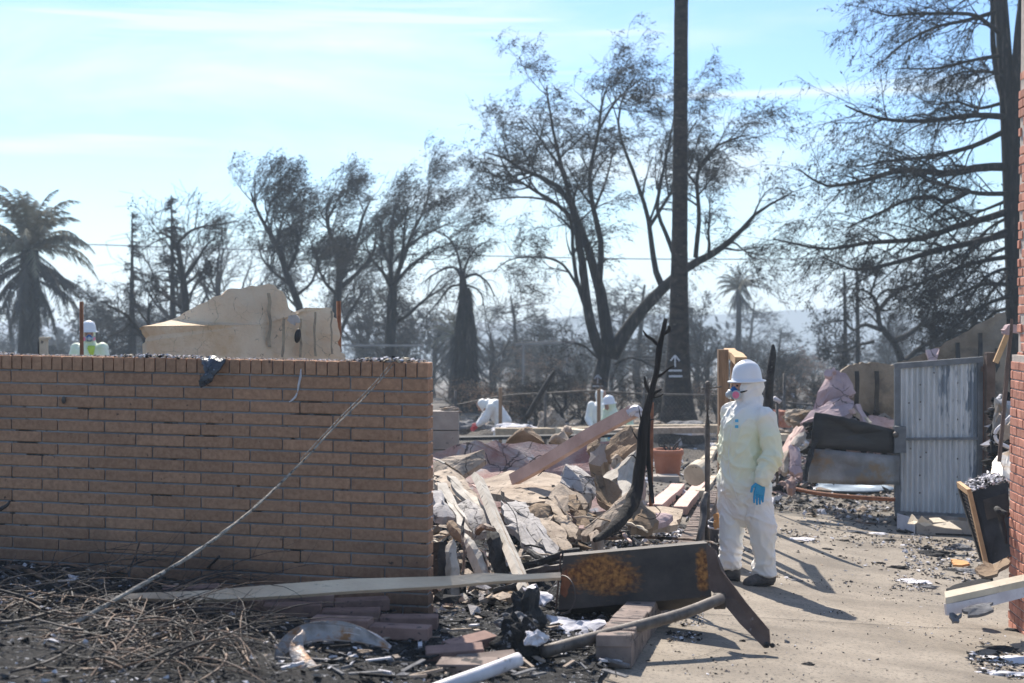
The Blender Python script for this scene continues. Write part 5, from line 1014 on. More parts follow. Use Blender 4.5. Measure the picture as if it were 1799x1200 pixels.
for i,(pts,lb) in enumerate((
 ([(960,878,11.0),(985,896,10.8),(1005,912,10.5),(1018,935,10.3),(1014,948,10.2),(1000,945,10.25),(985,928,10.4),(965,905,10.7),(952,890,10.9)],'pointed splinter of stucco at the lower right of the fan'),
 ([(940,885,10.9),(958,893,10.8),(978,920,10.4),(995,948,10.1),(1004,968,9.9),(985,966,9.9),(962,940,10.2),(942,912,10.5),(930,895,10.8)],'long splinter of stucco ending in a ragged tip'),
 ([(905,878,10.9),(930,890,10.8),(950,918,10.4),(972,950,10.0),(985,975,9.8),(960,968,9.8),(930,935,10.2),(908,905,10.6),(895,888,10.8)],'broad splinter of stucco left of the ragged one'),
 ([(880,880,10.9),(900,890,10.7),(925,930,10.2),(950,965,9.8),(968,992,9.6),(940,975,9.7),(905,930,10.2),(885,905,10.5)],'bluish splinter of stucco next to the white timber'),
 ([(1016,905,10.7),(1036,900,10.7),(1042,925,10.5),(1030,940,10.4),(1018,925,10.5)],'small torn flap of stucco right of the fan'),
 ([(1000,870,11.0),(1020,885,10.8),(1035,912,10.5),(1040,938,10.3),(1024,930,10.4),(1008,905,10.7),(995,885,10.9)],'curved brownish flap at the right side of the fan'))):
    sh(lb,pts,.045,['stucco','stucco','stucco_white','stucco_white','stucco_brown','stucco_brown'][i],name='stucco_splinter',rough=.03,bulge=.025,jag=.02,sub=4)
sh('ochre broken chunk resting on the fan of splinters',[(928,892,10.75),(945,884,10.7),(966,886,10.7),(968,896,10.6),(955,912,10.5),(940,915,10.5),(926,908,10.6)],.07,'stucco_brown',rough=.03,bulge=.04)
# left curls
sh('pinkish slab with a dark crack at the left end of the heap',[(762,830,12.0),(790,822,12.0),(815,838,11.8),(832,862,11.4),(845,888,11.0),(820,884,11.0),(790,866,11.3),(764,850,11.6)],.05,'stucco',rough=.03,bulge=.03)
sh('curled bluish white slab with charred spots beside the garden wall',[(802,888,10.4),(822,876,10.4),(845,890,10.3),(862,905,10.1),(868,925,9.9),(855,934,9.8),(832,936,9.8),(812,920,10.0)],.05,'stucco_white',rough=.03,bulge=.05)
sh('bluish white flake against the end of the garden wall',[(758,865,10.2),(775,862,10.2),(790,888,10.0),(800,910,9.8),(780,905,9.8),(758,892,9.9)],.05,'stucco_white',rough=.04,bulge=.02)
sh('torn pale strip hanging above the dark cavity',[(768,848,10.4),(785,850,10.4),(800,878,10.1),(822,915,9.7),(830,935,9.6),(818,930,9.6),(795,895,9.9),(775,870,10.2)],.04,'white_wood',name='splintered_strip',cat='splinter',rough=.015)
sh('long grey strip above the curled slab',[(785,835,11.0),(800,838,11.0),(830,868,10.6),(855,893,10.3),(850,900,10.2),(822,880,10.5),(795,855,10.8)],.04,'white_wood',name='splintered_strip',cat='splinter',rough=.015)
# right slabs by the sapling
sh('light plank like slab rising from the ground to the sapling',[(1020,938,9.95),(1035,922,10.0),(1070,895,10.2),(1098,868,10.4),(1106,864,10.4),(1106,880,10.3),(1085,905,10.1),(1055,925,9.95),(1030,942,9.9)],.05,'stucco',rough=.02,bulge=.03)
sh('pale plank leaning behind the sapling',[(1058,838,11.2),(1085,815,11.2),(1118,790,11.1),(1120,804,11.1),(1095,830,11.0),(1068,850,11.0)],.04,'white_wood',name='splintered_board',cat='board',rough=.01)
sh('upright grey splintered board beside the sapling',[(1085,825,10.9),(1108,808,10.8),(1116,815,10.8),(1112,850,10.6),(1104,880,10.4),(1092,872,10.5),(1086,850,10.7)],.04,'white_wood',name='splintered_board',cat='board',rough=.01)
sh('dark brown curled sheet in the hollow left of the sapling',[(1046,835,11.0),(1070,840,10.9),(1090,862,10.7),(1094,882,10.5),(1075,892,10.4),(1052,880,10.6),(1046,860,10.8)],.05,'stucco_brown',rough=.05,bulge=-.10)
sh('grey brown triangular slab right of the sapling foot',[(1098,905,10.4),(1112,885,10.5),(1128,880,10.6),(1150,898,10.5),(1158,915,10.3),(1140,928,10.2),(1110,925,10.2)],.06,'stucco_brown',rough=.03,bulge=.04)
sh('flat cream slab with a pink broken edge on the ground',[(1128,893,11.6),(1160,888,12.0),(1200,894,12.0),(1196,910,11.2),(1178,924,10.6),(1148,925,10.5),(1130,918,10.6)],.05,'stucco',rough=.015)
sh('small curled flake in front of the flat cream slab',[(1128,905,10.7),(1160,900,10.7),(1182,905,10.6),(1170,916,10.5),(1145,922,10.4),(1130,918,10.5)],.04,'stucco_pink',rough=.03,bulge=.03)
sh('grey clod on the ground below the plank like slab',[(1035,938,9.9),(1048,930,9.9),(1058,940,9.8),(1052,952,9.7),(1038,952,9.7)],.08,'chip_tan',rough=.02,bulge=.02)
# small random shards filling the heap
mb=MB(); rg=[(770,1060,860,960),(1040,1180,860,950),(760,900,900,1040)]
for (x0,x1,y0,y1),n_,hh in zip(rg,(380,300,260),(.14,.08,.16)):
    S_=pxscatter(n_,x0,x1,y0+25,y1+45); S_[:,2]+=rng.uniform(0,hh,n_)*np.clip(1-np.abs((S_[:,0]+.1)/1.6),.1,1); chunks(mb,S_,rng.uniform(.015,.08,n_),.4,[.35,.2,.3,.15])
obj('rubble_pieces',mb,[M['stucco'],M['stucco_white'],M['soot_dark'],M['stucco_brown']],None,'loose broken stucco filling the collapsed heap',kind='stuff')
# core of the heap
mb=MB(); nx,ny=46,40; vs=[];q=[]
for j in range(ny):
    for i in range(nx):
        X=-.55+2.0*i/(nx-1); Y=9.0+4.4*j/(ny-1)
        e_=max(0,1-((X-.15)/.85)**2)*max(0,1-((Y-11.2)/2.3)**2); vs.append((X,Y,float(gz(X,Y))-.06+.17*e_**.7+.08*mnoise.noise(V(X*4,Y*4,1))+.05*mnoise.noise(V(X*12,Y*12,1))))
for j in range(ny-1):
    for i in range(nx-1): q.append((j*nx+i,j*nx+i+1,(j+1)*nx+i+1,(j+1)*nx+i))
mb.add(vs,q); obj('rubble_mound',mb,M['ash'],None,'dark ashy mound under the collapsed stucco',kind='stuff')
# timber pieces
mb=MB(); a,b=P(903,842,12.0),P(1112,722,11.0); mb.beam(a,b,.085,.095,up=V(0,0,1),seg=14,warp=.012); thing('pink_post',mb,'pink_wood','long square pink timber leaning up from the red panel to the sapling','timber')
mb=MB(); mb.tube([P(1105,727,11.0),P(1117,720,10.98),P(1122,723,10.97),P(1120,732,10.97)],[.04,.04,.035,.03],8,sub=3); thing('bent_flashing',mb,'pipe_white','pale bent metal cap on the upper end of the pink timber','metal scrap')
mb=MB(); a,b=P(838,838,10.9),P(926,1040,8.2); mb.beam(a,b,.085,.045,up=V(.5,-.8,.4),seg=14,warp=.02,seed=4); wt=thing('white_timber',mb,'white_wood','long weathered white grooved timber slanting down the heap towards the camera','timber')
for i in range(3):
    mb=MB(); o=V(-.022+.022*i,-.028,.012); mb.beam(a+o,b+o,.006,.004,up=V(.5,-.8,.4)); obj('groove_lip',mb,M['stucco'],wt)
shard('metal_flap','pale bent metal flap at the lower end of the white timber','metal scrap',[(918,1032,8.1),(934,1028,8.1),(945,1042,8.0),(962,1040,8.0),(972,1048,7.95),(955,1062,7.9),(938,1056,7.95),(922,1048,8.0)],.012,'pipe_white',rough=.03,bulge=.02)
# charred splintered stumps in the cavity by the wall end
def splint(label,pts,r,m,name='charred_splinter',cat='splinter'):
    mb=MB(); p=[P(*q) for q in pts]; mb.tube(p,r,6,sub=4); v=mb.v[0]
    for i in range(len(v)): v[i]+=np.array(mnoise.noise_vector(Vector(v[i])*22))*.012
    return thing(name,mb,m,label,cat)
splint('thick pale grey charred stump right beside the end of the garden wall',[(792,1060,8.6),(793,1010,8.6),(790,975,8.65),(796,955,8.7)],[.062,.058,.05,.03],'white_wood','charred_stump','stump')
splint('black charred block standing against the end of the garden wall',[(772,1045,8.5),(770,1000,8.5),(772,955,8.55)],[.055,.05,.045],'char','charred_stump','stump')
for i,(pts,r,m,lb) in enumerate((([(860,1035,8.7),(845,1000,8.8),(828,965,8.9),(815,940,9.0)],[.05,.055,.045,.02],'white_wood','split grey post leaning left of the white timber'),
 ([(885,1020,8.9),(875,985,9.0),(868,950,9.1),(862,930,9.2)],[.05,.05,.05,.03],'char','black splintered post directly behind the white timber'),
 ([(812,1010,8.6),(816,970,8.7),(812,940,8.8),(815,910,8.9)],[.01,.012,.012,.006],'twig','thin bare root hanging in front of the charred cavity'),
 ([(838,935,9.2),(850,925,9.1),(868,932,9.0)],[.02,.022,.015],'twig','short forked stick above the charred cavity'),
 ([(838,960,8.9),(855,985,8.8),(862,1010,8.7)],[.010,.011,.008],'twig','thin stick angled across the split grey post'),
 ([(790,920,9.2),(805,940,9.1),(825,955,9.0)],[.03,.04,.02],'stucco_brown','brown root like lump in the cavity'),
 ([(868,1040,8.3),(900,1030,8.3),(940,1015,8.4)],[.02,.022,.02],'char','charred stick below the long plank'),
 ([(810,1050,8.5),(830,1075,8.4),(838,1085,8.35)],[.035,.04,.03],'white_wood','short grey log end under the long plank'),
 ([(905,1075,8.0),(930,1055,8.0),(960,1045,8.0)],[.012,.014,.01],'white_wood','pale splinter beneath the metal flap'),
 ([(930,968,9.4),(960,985,9.1),(1000,992,9.0)],[.02,.02,.018],'char','black stick lying below the stucco fan'),
 ([(885,1000,9.0),(940,990,8.9),(985,975,8.9),(1020,966,8.9)],[.018,.022,.026,.02],'char','long charred stick ending behind the dark steel box'),
 ([(915,1010,8.8),(960,1003,8.75),(1000,996,8.7)],[.03,.032,.03],'steel_dark','dark pipe running into the dark steel box'),
 ([(1000,950,10.2),(1060,946,10.3),(1140,944,10.6),(1230,950,10.2),(1262,958,9.6)],[.008,.01,.01,.01,.008],'twig','long thin wire like stick lying across the brick kerb'),
 ([(1098,918,10.1),(1120,925,10.0),(1137,934,9.9)],[.012,.012,.010],'board','short pale stick right of the sapling foot'))):
    splint(lb,pts,r,m)
# the charred sapling
sp_=root('charred_sapling',P(1080,935,10.0),'leaning charred sapling with broken twig stubs in the middle of the rubble','tree')
def limb(pts,r,Y,n=10,nm='trunk',m='char_bark'):
    mb=MB(); k=Y/F; p=[P(x,y,Y+(dd if len(q_)>2 else 0)) for q_ in pts for x,y,dd in [(q_[0],q_[1],q_[2] if len(q_)>2 else 0)]]; mb.tube(p,[a*k for a in r],n,sub=5); v=mb.v[0]
    for i in range(len(v)): v[i]+=np.array(mnoise.noise_vector(Vector((v[i][0]*14,v[i][1]*14,v[i][2]*5))))*.016
    return obj(nm,mb,M[m],sp_,smooth=True)
limb([(1045,950,-.5),(1078,925,-.3),(1104,895,-.1),(1118,860),(1124,820),(1128,780),(1132,740),(1143,695),(1152,650),(1160,605),(1166,580),(1171,560)],[4,11,12.5,11,9.5,8.5,7.2,6,5.2,4.6,4,2.8],10)
limb([(1138,705,.05),(1141,740,.08),(1138,780,.08),(1140,820,.06),(1144,860,.05),(1147,885,0)],[3,4.2,4.2,4,3.4,2.4],10)
for pts,r in (([(1159,608),(1148,596),(1137,588),(1129,579)],[3.2,2.6,2.2,1.2]),([(1154,660),(1168,652),(1183,643)],[3,2.4,1.6]),([(1141,690),(1135,675),(1132,658)],[3.2,2.4,1]),([(1143,700),(1153,690),(1164,684)],[3.4,3,2]),([(1124,775),(1116,765),(1110,754)],[2,1.4,.6]),([(1127,740),(1124,728),(1121,716)],[1.8,1.2,.6]),([(1131,745),(1140,738),(1150,735)],[1.8,1.4,.8]),([(1146,700),(1157,698),(1166,694)],[2,1.6,1]),([(1122,810),(1112,800),(1104,802)],[1.6,1.2,.6]),([(1163,590),(1173,584),(1175,575)],[3,3,2])):
    limb(pts,r,10,7,'branch_stub')
# ================= left front: long plank, bricks, twisted metal, brush
def ribbon(name,label,cat,pts,thick,m,tilt=0):
    """warped board: pts = (x,y,half height px,Y)"""
    mb=MB(); a=np.array([tuple(P(x,y,Y)) for x,y,h,Y in pts]); hh=np.array([h*Y/F*(1+.45*tilt) for x,y,h,Y in pts]); a,hh=smooth_path(a,hh,6); vs=[];q=[]
    n=len(a)
    for i in range(n):
        p=Vector(a[i]); u=V(0,tilt,1).normalized(); f_=V(0,1,-tilt).normalized(); wv=.004*mnoise.noise(p*3)
        for s1,s2 in((-1,-1),(1,-1),(1,1),(-1,1)): vs.append(tuple(p+u*(hh[i]*s1+wv)+f_*(thick/2*s2)))
    for i in range(n-1):
        for j in range(4): q.append((4*i+j,4*i+(j+1)%4,4*i+4+(j+1)%4,4*i+4+j))
    q+=[(3,2,1,0),(4*n-4,4*n-3,4*n-2,4*n-1)]; mb.add(vs,q); return thing(name,mb,m,label,cat)
ribbon('warped_plank','long warped weathered plank lying across the foot of the garden wall','plank',[(185,1052,3,6.9),(250,1049,4,6.95),(330,1048,6,7.0),(420,1044,8,7.05),(520,1037,9,7.1),(620,1030,9,7.15),(700,1027,8,7.2),(780,1023,7,7.25),(850,1017,7,7.3),(910,1016,4,7.35),(960,1013,4,7.4),(985,1012,4,7.4)],.022,'plank',tilt=1.15)
def brickrow(label,p0,p1,n,rows,Y,m='brick_pink'):
    a=G(*p0); b=G(*p1); d=(b-a); d.z=0; d.normalize(); nd=V(-d.y,d.x,0); t=root('fallen_brick_row',a,label,'bricks')
    L_=.298
    for r_ in range(rows):
        for i in range(n):
            p=a-d*(L_*(i+1))+V(0,0,.006+r_*.066); p.z=float(gz(p.x,p.y))*1.0+.04+r_*.066
            place_brick(t,p-V(0,0,.02),d,nd,L_-.004,.10,.062,m=m,jit=.003)
    return t
brickrow('front row of fallen mortared bricks under the long plank',(668,1112),(690,1114),3,1,0)
brickrow('rear fallen row of bricks just under the long plank',(686,1090),(700,1091),4,1,0)
brickrow('lower fallen row ending nearest the camera beside the twisted metal',(752,1144),(774,1147),2,1,0)
brickrow('single course of fallen bricks behind the lowest row',(770,1124),(790,1126),2,1,0)
for i,(x,y,an,lb) in enumerate(((800,1162,.1,'flat reddish paving brick lying left of the charred clinker'),(848,1150,.7,'tilted reddish paving brick touching the charred clinker'),(860,1178,.2,'lower pale brick lying near the bottom edge'),(818,1182,-.2,'half buried pale brick near the white pipe'))):
    p=G(x,y); p.z=float(gz(p.x,p.y))+.03; t=root('loose_brick',p,lb,'brick'); place_brick(t,p-V(.13,.1,.012),V(math.cos(an),math.sin(an),.05),V(-math.sin(an),math.cos(an),.1),.27,.11,.045,m='brick_pink' if i<2 else 'brick_kerb')
# twisted sheet metal
def strip(par,name,pts,w_,th_,m,axis=V(0,1,.3),curl=.25):
    a=np.array([tuple(P(*q)) for q in pts]); ww=np.array(w_,float); a,ww=smooth_path(a,ww,6); T=unit(np.gradient(a,axis=0)); vs=[];q=[];K=7
    for i in range(len(a)):
        t_=Vector(T[i]); s1=t_.cross(axis).normalized(); s2=s1.cross(t_).normalized()
        for side in(1,-1):
            for k in range(K):
                u=(k/(K-1)-.5)*2*side; vs.append(tuple(Vector(a[i])+s2*(u*ww[i]/2)+s1*(curl*ww[i]*(u*u-.3)*(1)+ (th_/2)*side+mnoise.noise(Vector(a[i])*7+V(u,0,0))*.012)))
    C2=2*K
    for i in range(len(a)-1):
        for j in range(C2): q.append((i*C2+j,i*C2+(j+1)%C2,(i+1)*C2+(j+1)%C2,(i+1)*C2+j))
    mb=MB(); mb.add(vs,q); return obj(name,mb,M[m],par,smooth=True)
tw=root('twisted_metal',G(560,1165),'twisted pale sheet metal arch streaked with rust at the bottom of the picture','metal scrap')
strip(tw,'arch',[(490,1190,6.2),(497,1155,6.25),(518,1130,6.3),(555,1116,6.35),(600,1116,6.4),(640,1122,6.45),(684,1138,6.5)],[.05,.075,.095,.11,.105,.08,.025],.006,'twist_metal',V(0,.8,.6),.35)
strip(tw,'leg',[(596,1230,6.0),(572,1195,6.05),(545,1165,6.1),(528,1140,6.2),(535,1118,6.3)],[.11,.11,.11,.09,.06],.006,'twist_metal',V(0,1,.1),.4)
strip(tw,'lip',[(585,1107,6.42),(625,1108,6.45),(660,1122,6.5),(685,1140,6.5)],[.02,.035,.04,.03],.005,'pipe_white',V(0,.3,1),.1)
# brush heap
def arc(px,py,L_,ang,curv,Y=None,lift=.05,n=9,up_=.1):
    g=G(px,py); d=V(math.cos(ang),math.sin(ang),up_).normalized(); pts=[g+V(0,0,lift)]; 
    for i in range(n-1):
        d=(Matrix.Rotation(curv/n,3,'Z')@d); d.z-=.035+up_*.12; d=(d+V(*rng.normal(size=3))*.05).normalized(); p=pts[-1]+d*L_/(n-1); p.z=max(p.z,float(gz(p.x,p.y))+.012); pts.append(p)
    return pts
mb=MB(); A=[];B=[]
for i in range(430):
    px=float(np.clip(rng.normal(250,150),-20,495)); py=rng.uniform(1045,1198) if px>90 else rng.uniform(1020,1120)
    if (px>380 and py<1075) or (px<190 and py>1085 and i%4) or (px>470): continue
    A.append([tuple(p) for p in arc(px,py,rng.uniform(.15,.8),rng.uniform(0,6.28),rng.normal()*.8,lift=rng.uniform(0,.10),up_=rng.uniform(-.1,.8))]); r=rng.uniform(.0025,.0075); B.append(np.linspace(r,r*.2,9)*rng.uniform(.85,1.15,9))
A=np.array(A);B=np.array(B); dk=rng.random(len(A))<.5
mb.tubes(A[dk],B[dk],5,m=1); mb.tubes(A[~dk],B[~dk],5,m=0); c1_,r1_=grow(A,B,2,.35,ang=(20,55),bias=(0,0,.1),S=5,rc=.7); c1_[:,:,2]=np.maximum(c1_[:,:,2],gz(c1_[:,:,0],c1_[:,:,1])+.01); mb.tubes(c1_,r1_,4,m=1); obj('brush_heap',mb,[M['twig'],M['twig_dark']],None,'tangled heap of thin burnt twigs on the ash in front of the garden wall',kind='stuff',smooth=True)
BR=[([(12,1000),(35,998),(75,1015),(110,1035),(128,1045),(160,1048)],5.5,'pale thick burnt branch with a knee at the far left'),
 ([(10,1068),(40,1058),(75,1052),(105,1070),(125,1080)],3.5,'arched burnt branch below the thick one at the left edge'),
 ([(0,1095),(40,1090),(80,1078),(115,1072),(150,1066)],4,'dark burnt branch running in from the left edge'),
 ([(35,1055),(70,1068),(115,1078),(160,1076),(200,1068)],3,'pale twig under the arched branch'),
 ([(130,1120),(180,1112),(250,1108),(320,1112),(380,1125),(440,1150)],3.2,'long arching pale twig across the heap'),
 ([(260,1025),(300,1030),(330,1052),(355,1080),(380,1120),(400,1160)],3,'twig curving down from the foot of the leaning stalk'),
 ([(385,978),(350,1010),(310,1035),(282,1060)],2.6,'thin stick rising towards the garden wall, its tip catching light'),
 ([(245,952),(238,975),(228,1000),(222,1010)],1.8,'thin reddish stem standing against the garden wall'),
 ([(330,1065),(315,1085),(315,1105),(320,1135)],3,'short bent pale twig standing in the heap'),
 ([(372,1068),(395,1100),(425,1145),(450,1180)],3,'straight pale stick on the right of the heap'),
 ([(135,1090),(140,1105),(170,1120),(185,1140)],3,'hooked pale twig near the middle of the heap'),
 ([(20,1180),(90,1160),(150,1125),(220,1110)],3,'dark twig arching over the lower left ash'),
 ([(160,1080),(190,1110),(205,1130)],3,'stick crossing under the leaning stalk'),
 ([(420,1060),(450,1085),(480,1120),(500,1150)],3,'outer twig at the right rim of the heap'),
 ([(180,1145),(240,1140),(300,1150),(370,1168),(430,1170)],3,'low pale twig across the front of the heap'),
 ([(0,895),(12,888),(17,880)],4,'charred twig tip poking in at the left edge')]
for pts,r,lb in BR:
    n=len(pts); w_=[]
    for i,(x,y) in enumerate(pts):
        g=G(x,min(y+14,1195),0) ; Yy=g.y
        w_.append(P(x,y,Yy-.02) if y>1000 else P(x,y,7.55))
    mb=MB(); mb.tube(w_,[r*w_[0].y/F*(1-.5*i/(n-1)) for i in range(n)],7,sub=5); v=mb.v[0]
    for i in range(len(v)): v[i]+=np.array(mnoise.noise_vector(Vector(v[i])*15))*.0025
    thing('burnt_branch',mb,'twig' if 'pale' in lb or 'reddish' in lb else 'twig_dark',lb,'branch','burnt branches of the brush heap',smooth=True)
# ================= centre front: steel box, pipe, clinker
sb=root('steel_box',G(1110,1085),'dark fire scaled steel box section with a rusty orange patch lying tipped on its side','metal box')
Yb=8.35
fr_=[P(990,977,Yb+.05),P(1244,954,Yb-.02),P(1250,1048,Yb-.10),P(981,1072,Yb-.03)]
bk_=[p+V(.01,.26,-.03) for p in fr_]; tk=.006
n_=(fr_[1]-fr_[0]).cross(fr_[3]-fr_[0]).normalized(); n_=n_ if n_.y<0 else -n_
def slab(par,name,quad,th_,m,nn):
    mb=MB(); mb.hexa([*[p for p in quad],*[p+nn*th_ for p in quad]]); return obj(name,mb,M[m],par)
def qs(a,b,c,d): return [a,b,c,d]
slab(sb,'front_plate',fr_,tk,'steel_dark',n_); slab(sb,'top_plate',qs(fr_[0]-n_*.001,fr_[1]-n_*.001,bk_[1],bk_[0]),tk,'steel_dark',V(0,0,-1)); 
slab(sb,'bottom_plate',qs(fr_[3]-n_*.001,fr_[2]-n_*.001,bk_[2]-V(0,.02,.08),bk_[3]-V(0,.02,.08)),tk,'steel_dark',V(0,0,1)); slab(sb,'back_plate',bk_,tk,'steel_dark',V(0,1,0)); 
e_=[fr_[0].lerp(fr_[1],.0)+V(-.012,.02,0),bk_[0]+V(-.01,-.01,0),bk_[3]+V(-.01,-.01,0),fr_[3]+V(-.012,.02,0)]; slab(sb,'end_plate',e_,.008,'steel_rust',V(-1,0,0))
mb=MB(); 
for t0 in np.linspace(0,1,2): pass
shard('rust_end','',None,[(983,1008,8.30),(996,1000,8.28),(1000,1030,8.26),(993,1050,8.25),(984,1044,8.28)],.006,'rust',parent=sb,rough=.003)
mb=MB(); mb.tube([P(986,1078,8.2),P(1002,1072,8.15),P(1010,1052,8.15),P(1008,1030,8.15),P(998,1015,8.2),P(985,1012,8.25),P(975,1025,8.2),P(960,1045,8.15)],[.004]*8,5,sub=5); thing('wire_loop',mb,'pipe','thin bent wire loop hanging off the left end of the dark steel box','wire')
def on_plate(u,v): return fr_[0].lerp(fr_[1],u).lerp(fr_[3].lerp(fr_[2],u),v)+n_*(tk+.001)
def stain(nm,pts,m):
    mb=MB(); ring=[]
    for i in range(len(pts)):
        a,b=pts[i],pts[(i+1)%len(pts)]
        for k in range(6): t_=k/6; j=random.uniform(-.02,.02); ring.append((a[0]+(b[0]-a[0])*t_+j*1.2,a[1]+(b[1]-a[1])*t_+j))
    c=(sum(p[0] for p in ring)/len(ring),sum(p[1] for p in ring)/len(ring)); n=len(ring)
    mb.add([tuple(on_plate(*p)) for p in ring]+[tuple(on_plate(c[0],c[1]))],t=[(i,(i+1)%n,n) for i in range(n)]); obj(nm,mb,m,sb)
# scale and rust on the front plate, laid out in the plate's own metres
fp=[o for o in bpy.data.objects if o.name.startswith('front_plate')][0]; m_=M['steel_dark'].copy(); m_.name='box_front'; fp.data.materials[0]=m_; t_=m_.node_tree; n=t_.nodes; l=t_.links
g_=n.new('ShaderNodeNewGeometry'); b_=n['Principled BSDF']; src_=b_.inputs['Base Color'].links[0].from_socket
def blob(cu,cv,su,sv):
    c=on_plate(cu,cv); vs_=n.new('ShaderNodeVectorMath'); vs_.operation='SUBTRACT'; l.new(g_.outputs['Position'],vs_.inputs[0]); vs_.inputs[1].default_value=tuple(c)
    vm_=n.new('ShaderNodeVectorMath'); vm_.operation='MULTIPLY'; vm_.inputs[1].default_value=(1/su,0,1/sv); l.new(vs_.outputs[0],vm_.inputs[0]); ln=n.new('ShaderNodeVectorMath'); ln.operation='LENGTH'; l.new(vm_.outputs[0],ln.inputs[0]); return ln.outputs['Value']
d1=blob(.27,.42,.21,.115); d2=blob(.95,.5,.035,.13); mn_=n.new('ShaderNodeMath'); mn_.operation='MINIMUM'; l.new(d1,mn_.inputs[0]); l.new(d2,mn_.inputs[1])
nz_=n.new('ShaderNodeTexNoise'); nz_.inputs['Scale'].default_value=11; nz_.inputs['Detail'].default_value=9; nz_.inputs['Roughness'].default_value=.72; mp_2=n.new('ShaderNodeMapping'); mp_2.inputs['Scale'].default_value=(.6,1,2.2); mp_2.inputs['Rotation'].default_value=(0,.25,0); l.new(g_.outputs['Position'],mp_2.inputs['Vector']); l.new(mp_2.outputs[0],nz_.inputs['Vector'])
ad_=n.new('ShaderNodeMath'); ad_.operation='MULTIPLY_ADD'; ad_.inputs[1].default_value=1.9; l.new(nz_.outputs['Fac'],ad_.inputs[0]); l.new(mn_.outputs[0],ad_.inputs[2])
rg_=n.new('ShaderNodeMapRange'); rg_.inputs['From Min'].default_value=2.15; rg_.inputs['From Max'].default_value=1.65; l.new(ad_.outputs[0],rg_.inputs['Value'])
cr_=n.new('ShaderNodeValToRGB'); cr_.color_ramp.elements[0].position=.35; cr_.color_ramp.elements[0].color=(.12,.045,.018,1); cr_.color_ramp.elements[1].position=.65; cr_.color_ramp.elements[1].color=(.44,.20,.055,1); n3=n.new('ShaderNodeTexNoise'); n3.inputs['Scale'].default_value=45; n3.inputs['Detail'].default_value=6; l.new(g_.outputs['Position'],n3.inputs['Vector']); l.new(n3.outputs['Fac'],cr_.inputs['Fac'])
mx_=n.new('ShaderNodeMix'); mx_.data_type='RGBA'; l.new(rg_.outputs[0],mx_.inputs['Factor']); l.new(src_,mx_.inputs['A']); l.new(cr_.outputs['Color'],mx_.inputs['B']); l.new(mx_.outputs['Result'],b_.inputs['Base Color'])
# flange plate leaning on the ground
pl_=shard('steel_plate','long narrow brown steel plate propped from the dark steel box down to the driveway','metal plate',[(1240,955,8.1),(1256,966,8.05),(1266,1000,7.95),(1310,1058,7.85),(1350,1105,7.75),(1352,1133,7.72),(1342,1138,7.72),(1300,1096,7.8),(1262,1050,7.9),(1246,1035,8.0)],.018,'steel_rust',jag=.001,rough=.002,sub=2)
mb=MB(); mb.ball(P(1347,1133,7.70),.018,10,7); mb.ball(P(1357,1134,7.72),.014,10,7); obj('bolt',mb,M['char'],pl_,smooth=True)
lug=MB(); lug.lathe(P(1264,1056,7.86),[(.001,-.03),(.045,-.03),(.045,.03),(.001,.03)],16,ax=(V(0,1,0),V(0,0,1),V(1,0,0))); obj('lug',lug,M['steel_dark'],pl_,smooth=True)
mb=MB(); mb.tube([P(1266,1052,7.80),P(1200,1078,7.5),P(1110,1103,7.2),P(1030,1124,6.95),P(955,1145,6.75)],[.030,.030,.030,.030,.031],16,sub=3); pp=thing('steel_pipe',mb,'pipe','long grey steel pipe slanting from the steel plate down to the charred clinker','pipe',smooth=True)
for x,y,Y in ((1192,1080,7.69),(1095,1107,7.52)):
    pass
mb=MB(); mb.tube([P(912,1158,6.2),P(860,1178,6.1),P(790,1203,5.95),P(740,1222,5.85)],[.031]*4,16,sub=3); thing('plastic_pipe',mb,'pipe_white','pale lilac pipe end lying at the bottom left of the charred clinker','pipe',smooth=True)
scrap('clinker','dark crumpled lump of clinker capped with white ash under the metal flap','debris',923,1078,7.3,.095,'char',2.3,(.85,.8,1.25))
scrap('clinker','speckled grey lump of clinker where the two pipes meet','debris',915,1128,6.85,.098,'stucco_white' if False else 'ash',5.1,(1,.8,1.1))
scrap('clinker','white knobbly ash lump on top of the speckled clinker','debris',905,1092,6.95,.07,'chip_grey',8.1,(1.1,.8,.5))
scrap('clinker','small white ball of ash beside the rusty blade','debris',940,1122,6.72,.045,'chip_white',9.7,(1,.8,.8))
shard('rusty_strip','narrow curved rusty steel blade standing in the clinker','metal scrap',[(928,1095,7.15),(940,1108,7.1),(958,1140,7.05),(972,1175,6.95),(978,1205,6.9),(962,1200,6.9),(950,1170,6.95),(936,1130,7.05)],.01,'steel_rust',rough=.008,bulge=.02)
shard('rusty_sheet','rust brown sheet fragment under the blade','metal scrap',[(940,1140,7.0),(958,1150,7.0),(968,1190,6.9),(945,1188,6.85),(925,1172,6.9)],.01,'rust',rough=.01)
shard('steel_wedge','grey triangular steel wedge at the very bottom','metal scrap',[(1018,1160,7.1),(1026,1185,6.9),(1022,1215,6.7),(975,1215,6.7),(995,1190,6.9)],.03,'pipe_white',rough=.003,jag=.002)
shard('burnt_cloth','drooping grey burnt cloth beside the end of the brick kerb','rag',[(1040,1128,7.5),(1052,1122,7.5),(1062,1150,7.4),(1080,1175,7.2),(1075,1190,7.1),(1040,1165,7.2),(1015,1158,7.2),(1020,1150,7.3)],.02,'chip_grey',rough=.05,bulge=.03)
shard('foil_scrap','bent strip of white purple foil in front of the dark steel box','foil',[(960,1082,7.9),(985,1095,7.85),(1020,1104,7.8),(1050,1100,7.8),(1062,1088,7.85),(1066,1096,7.8),(1045,1112,7.7),(1010,1112,7.7),(975,1104,7.75)],.02,'chip_white',rough=.05,bulge=.02)
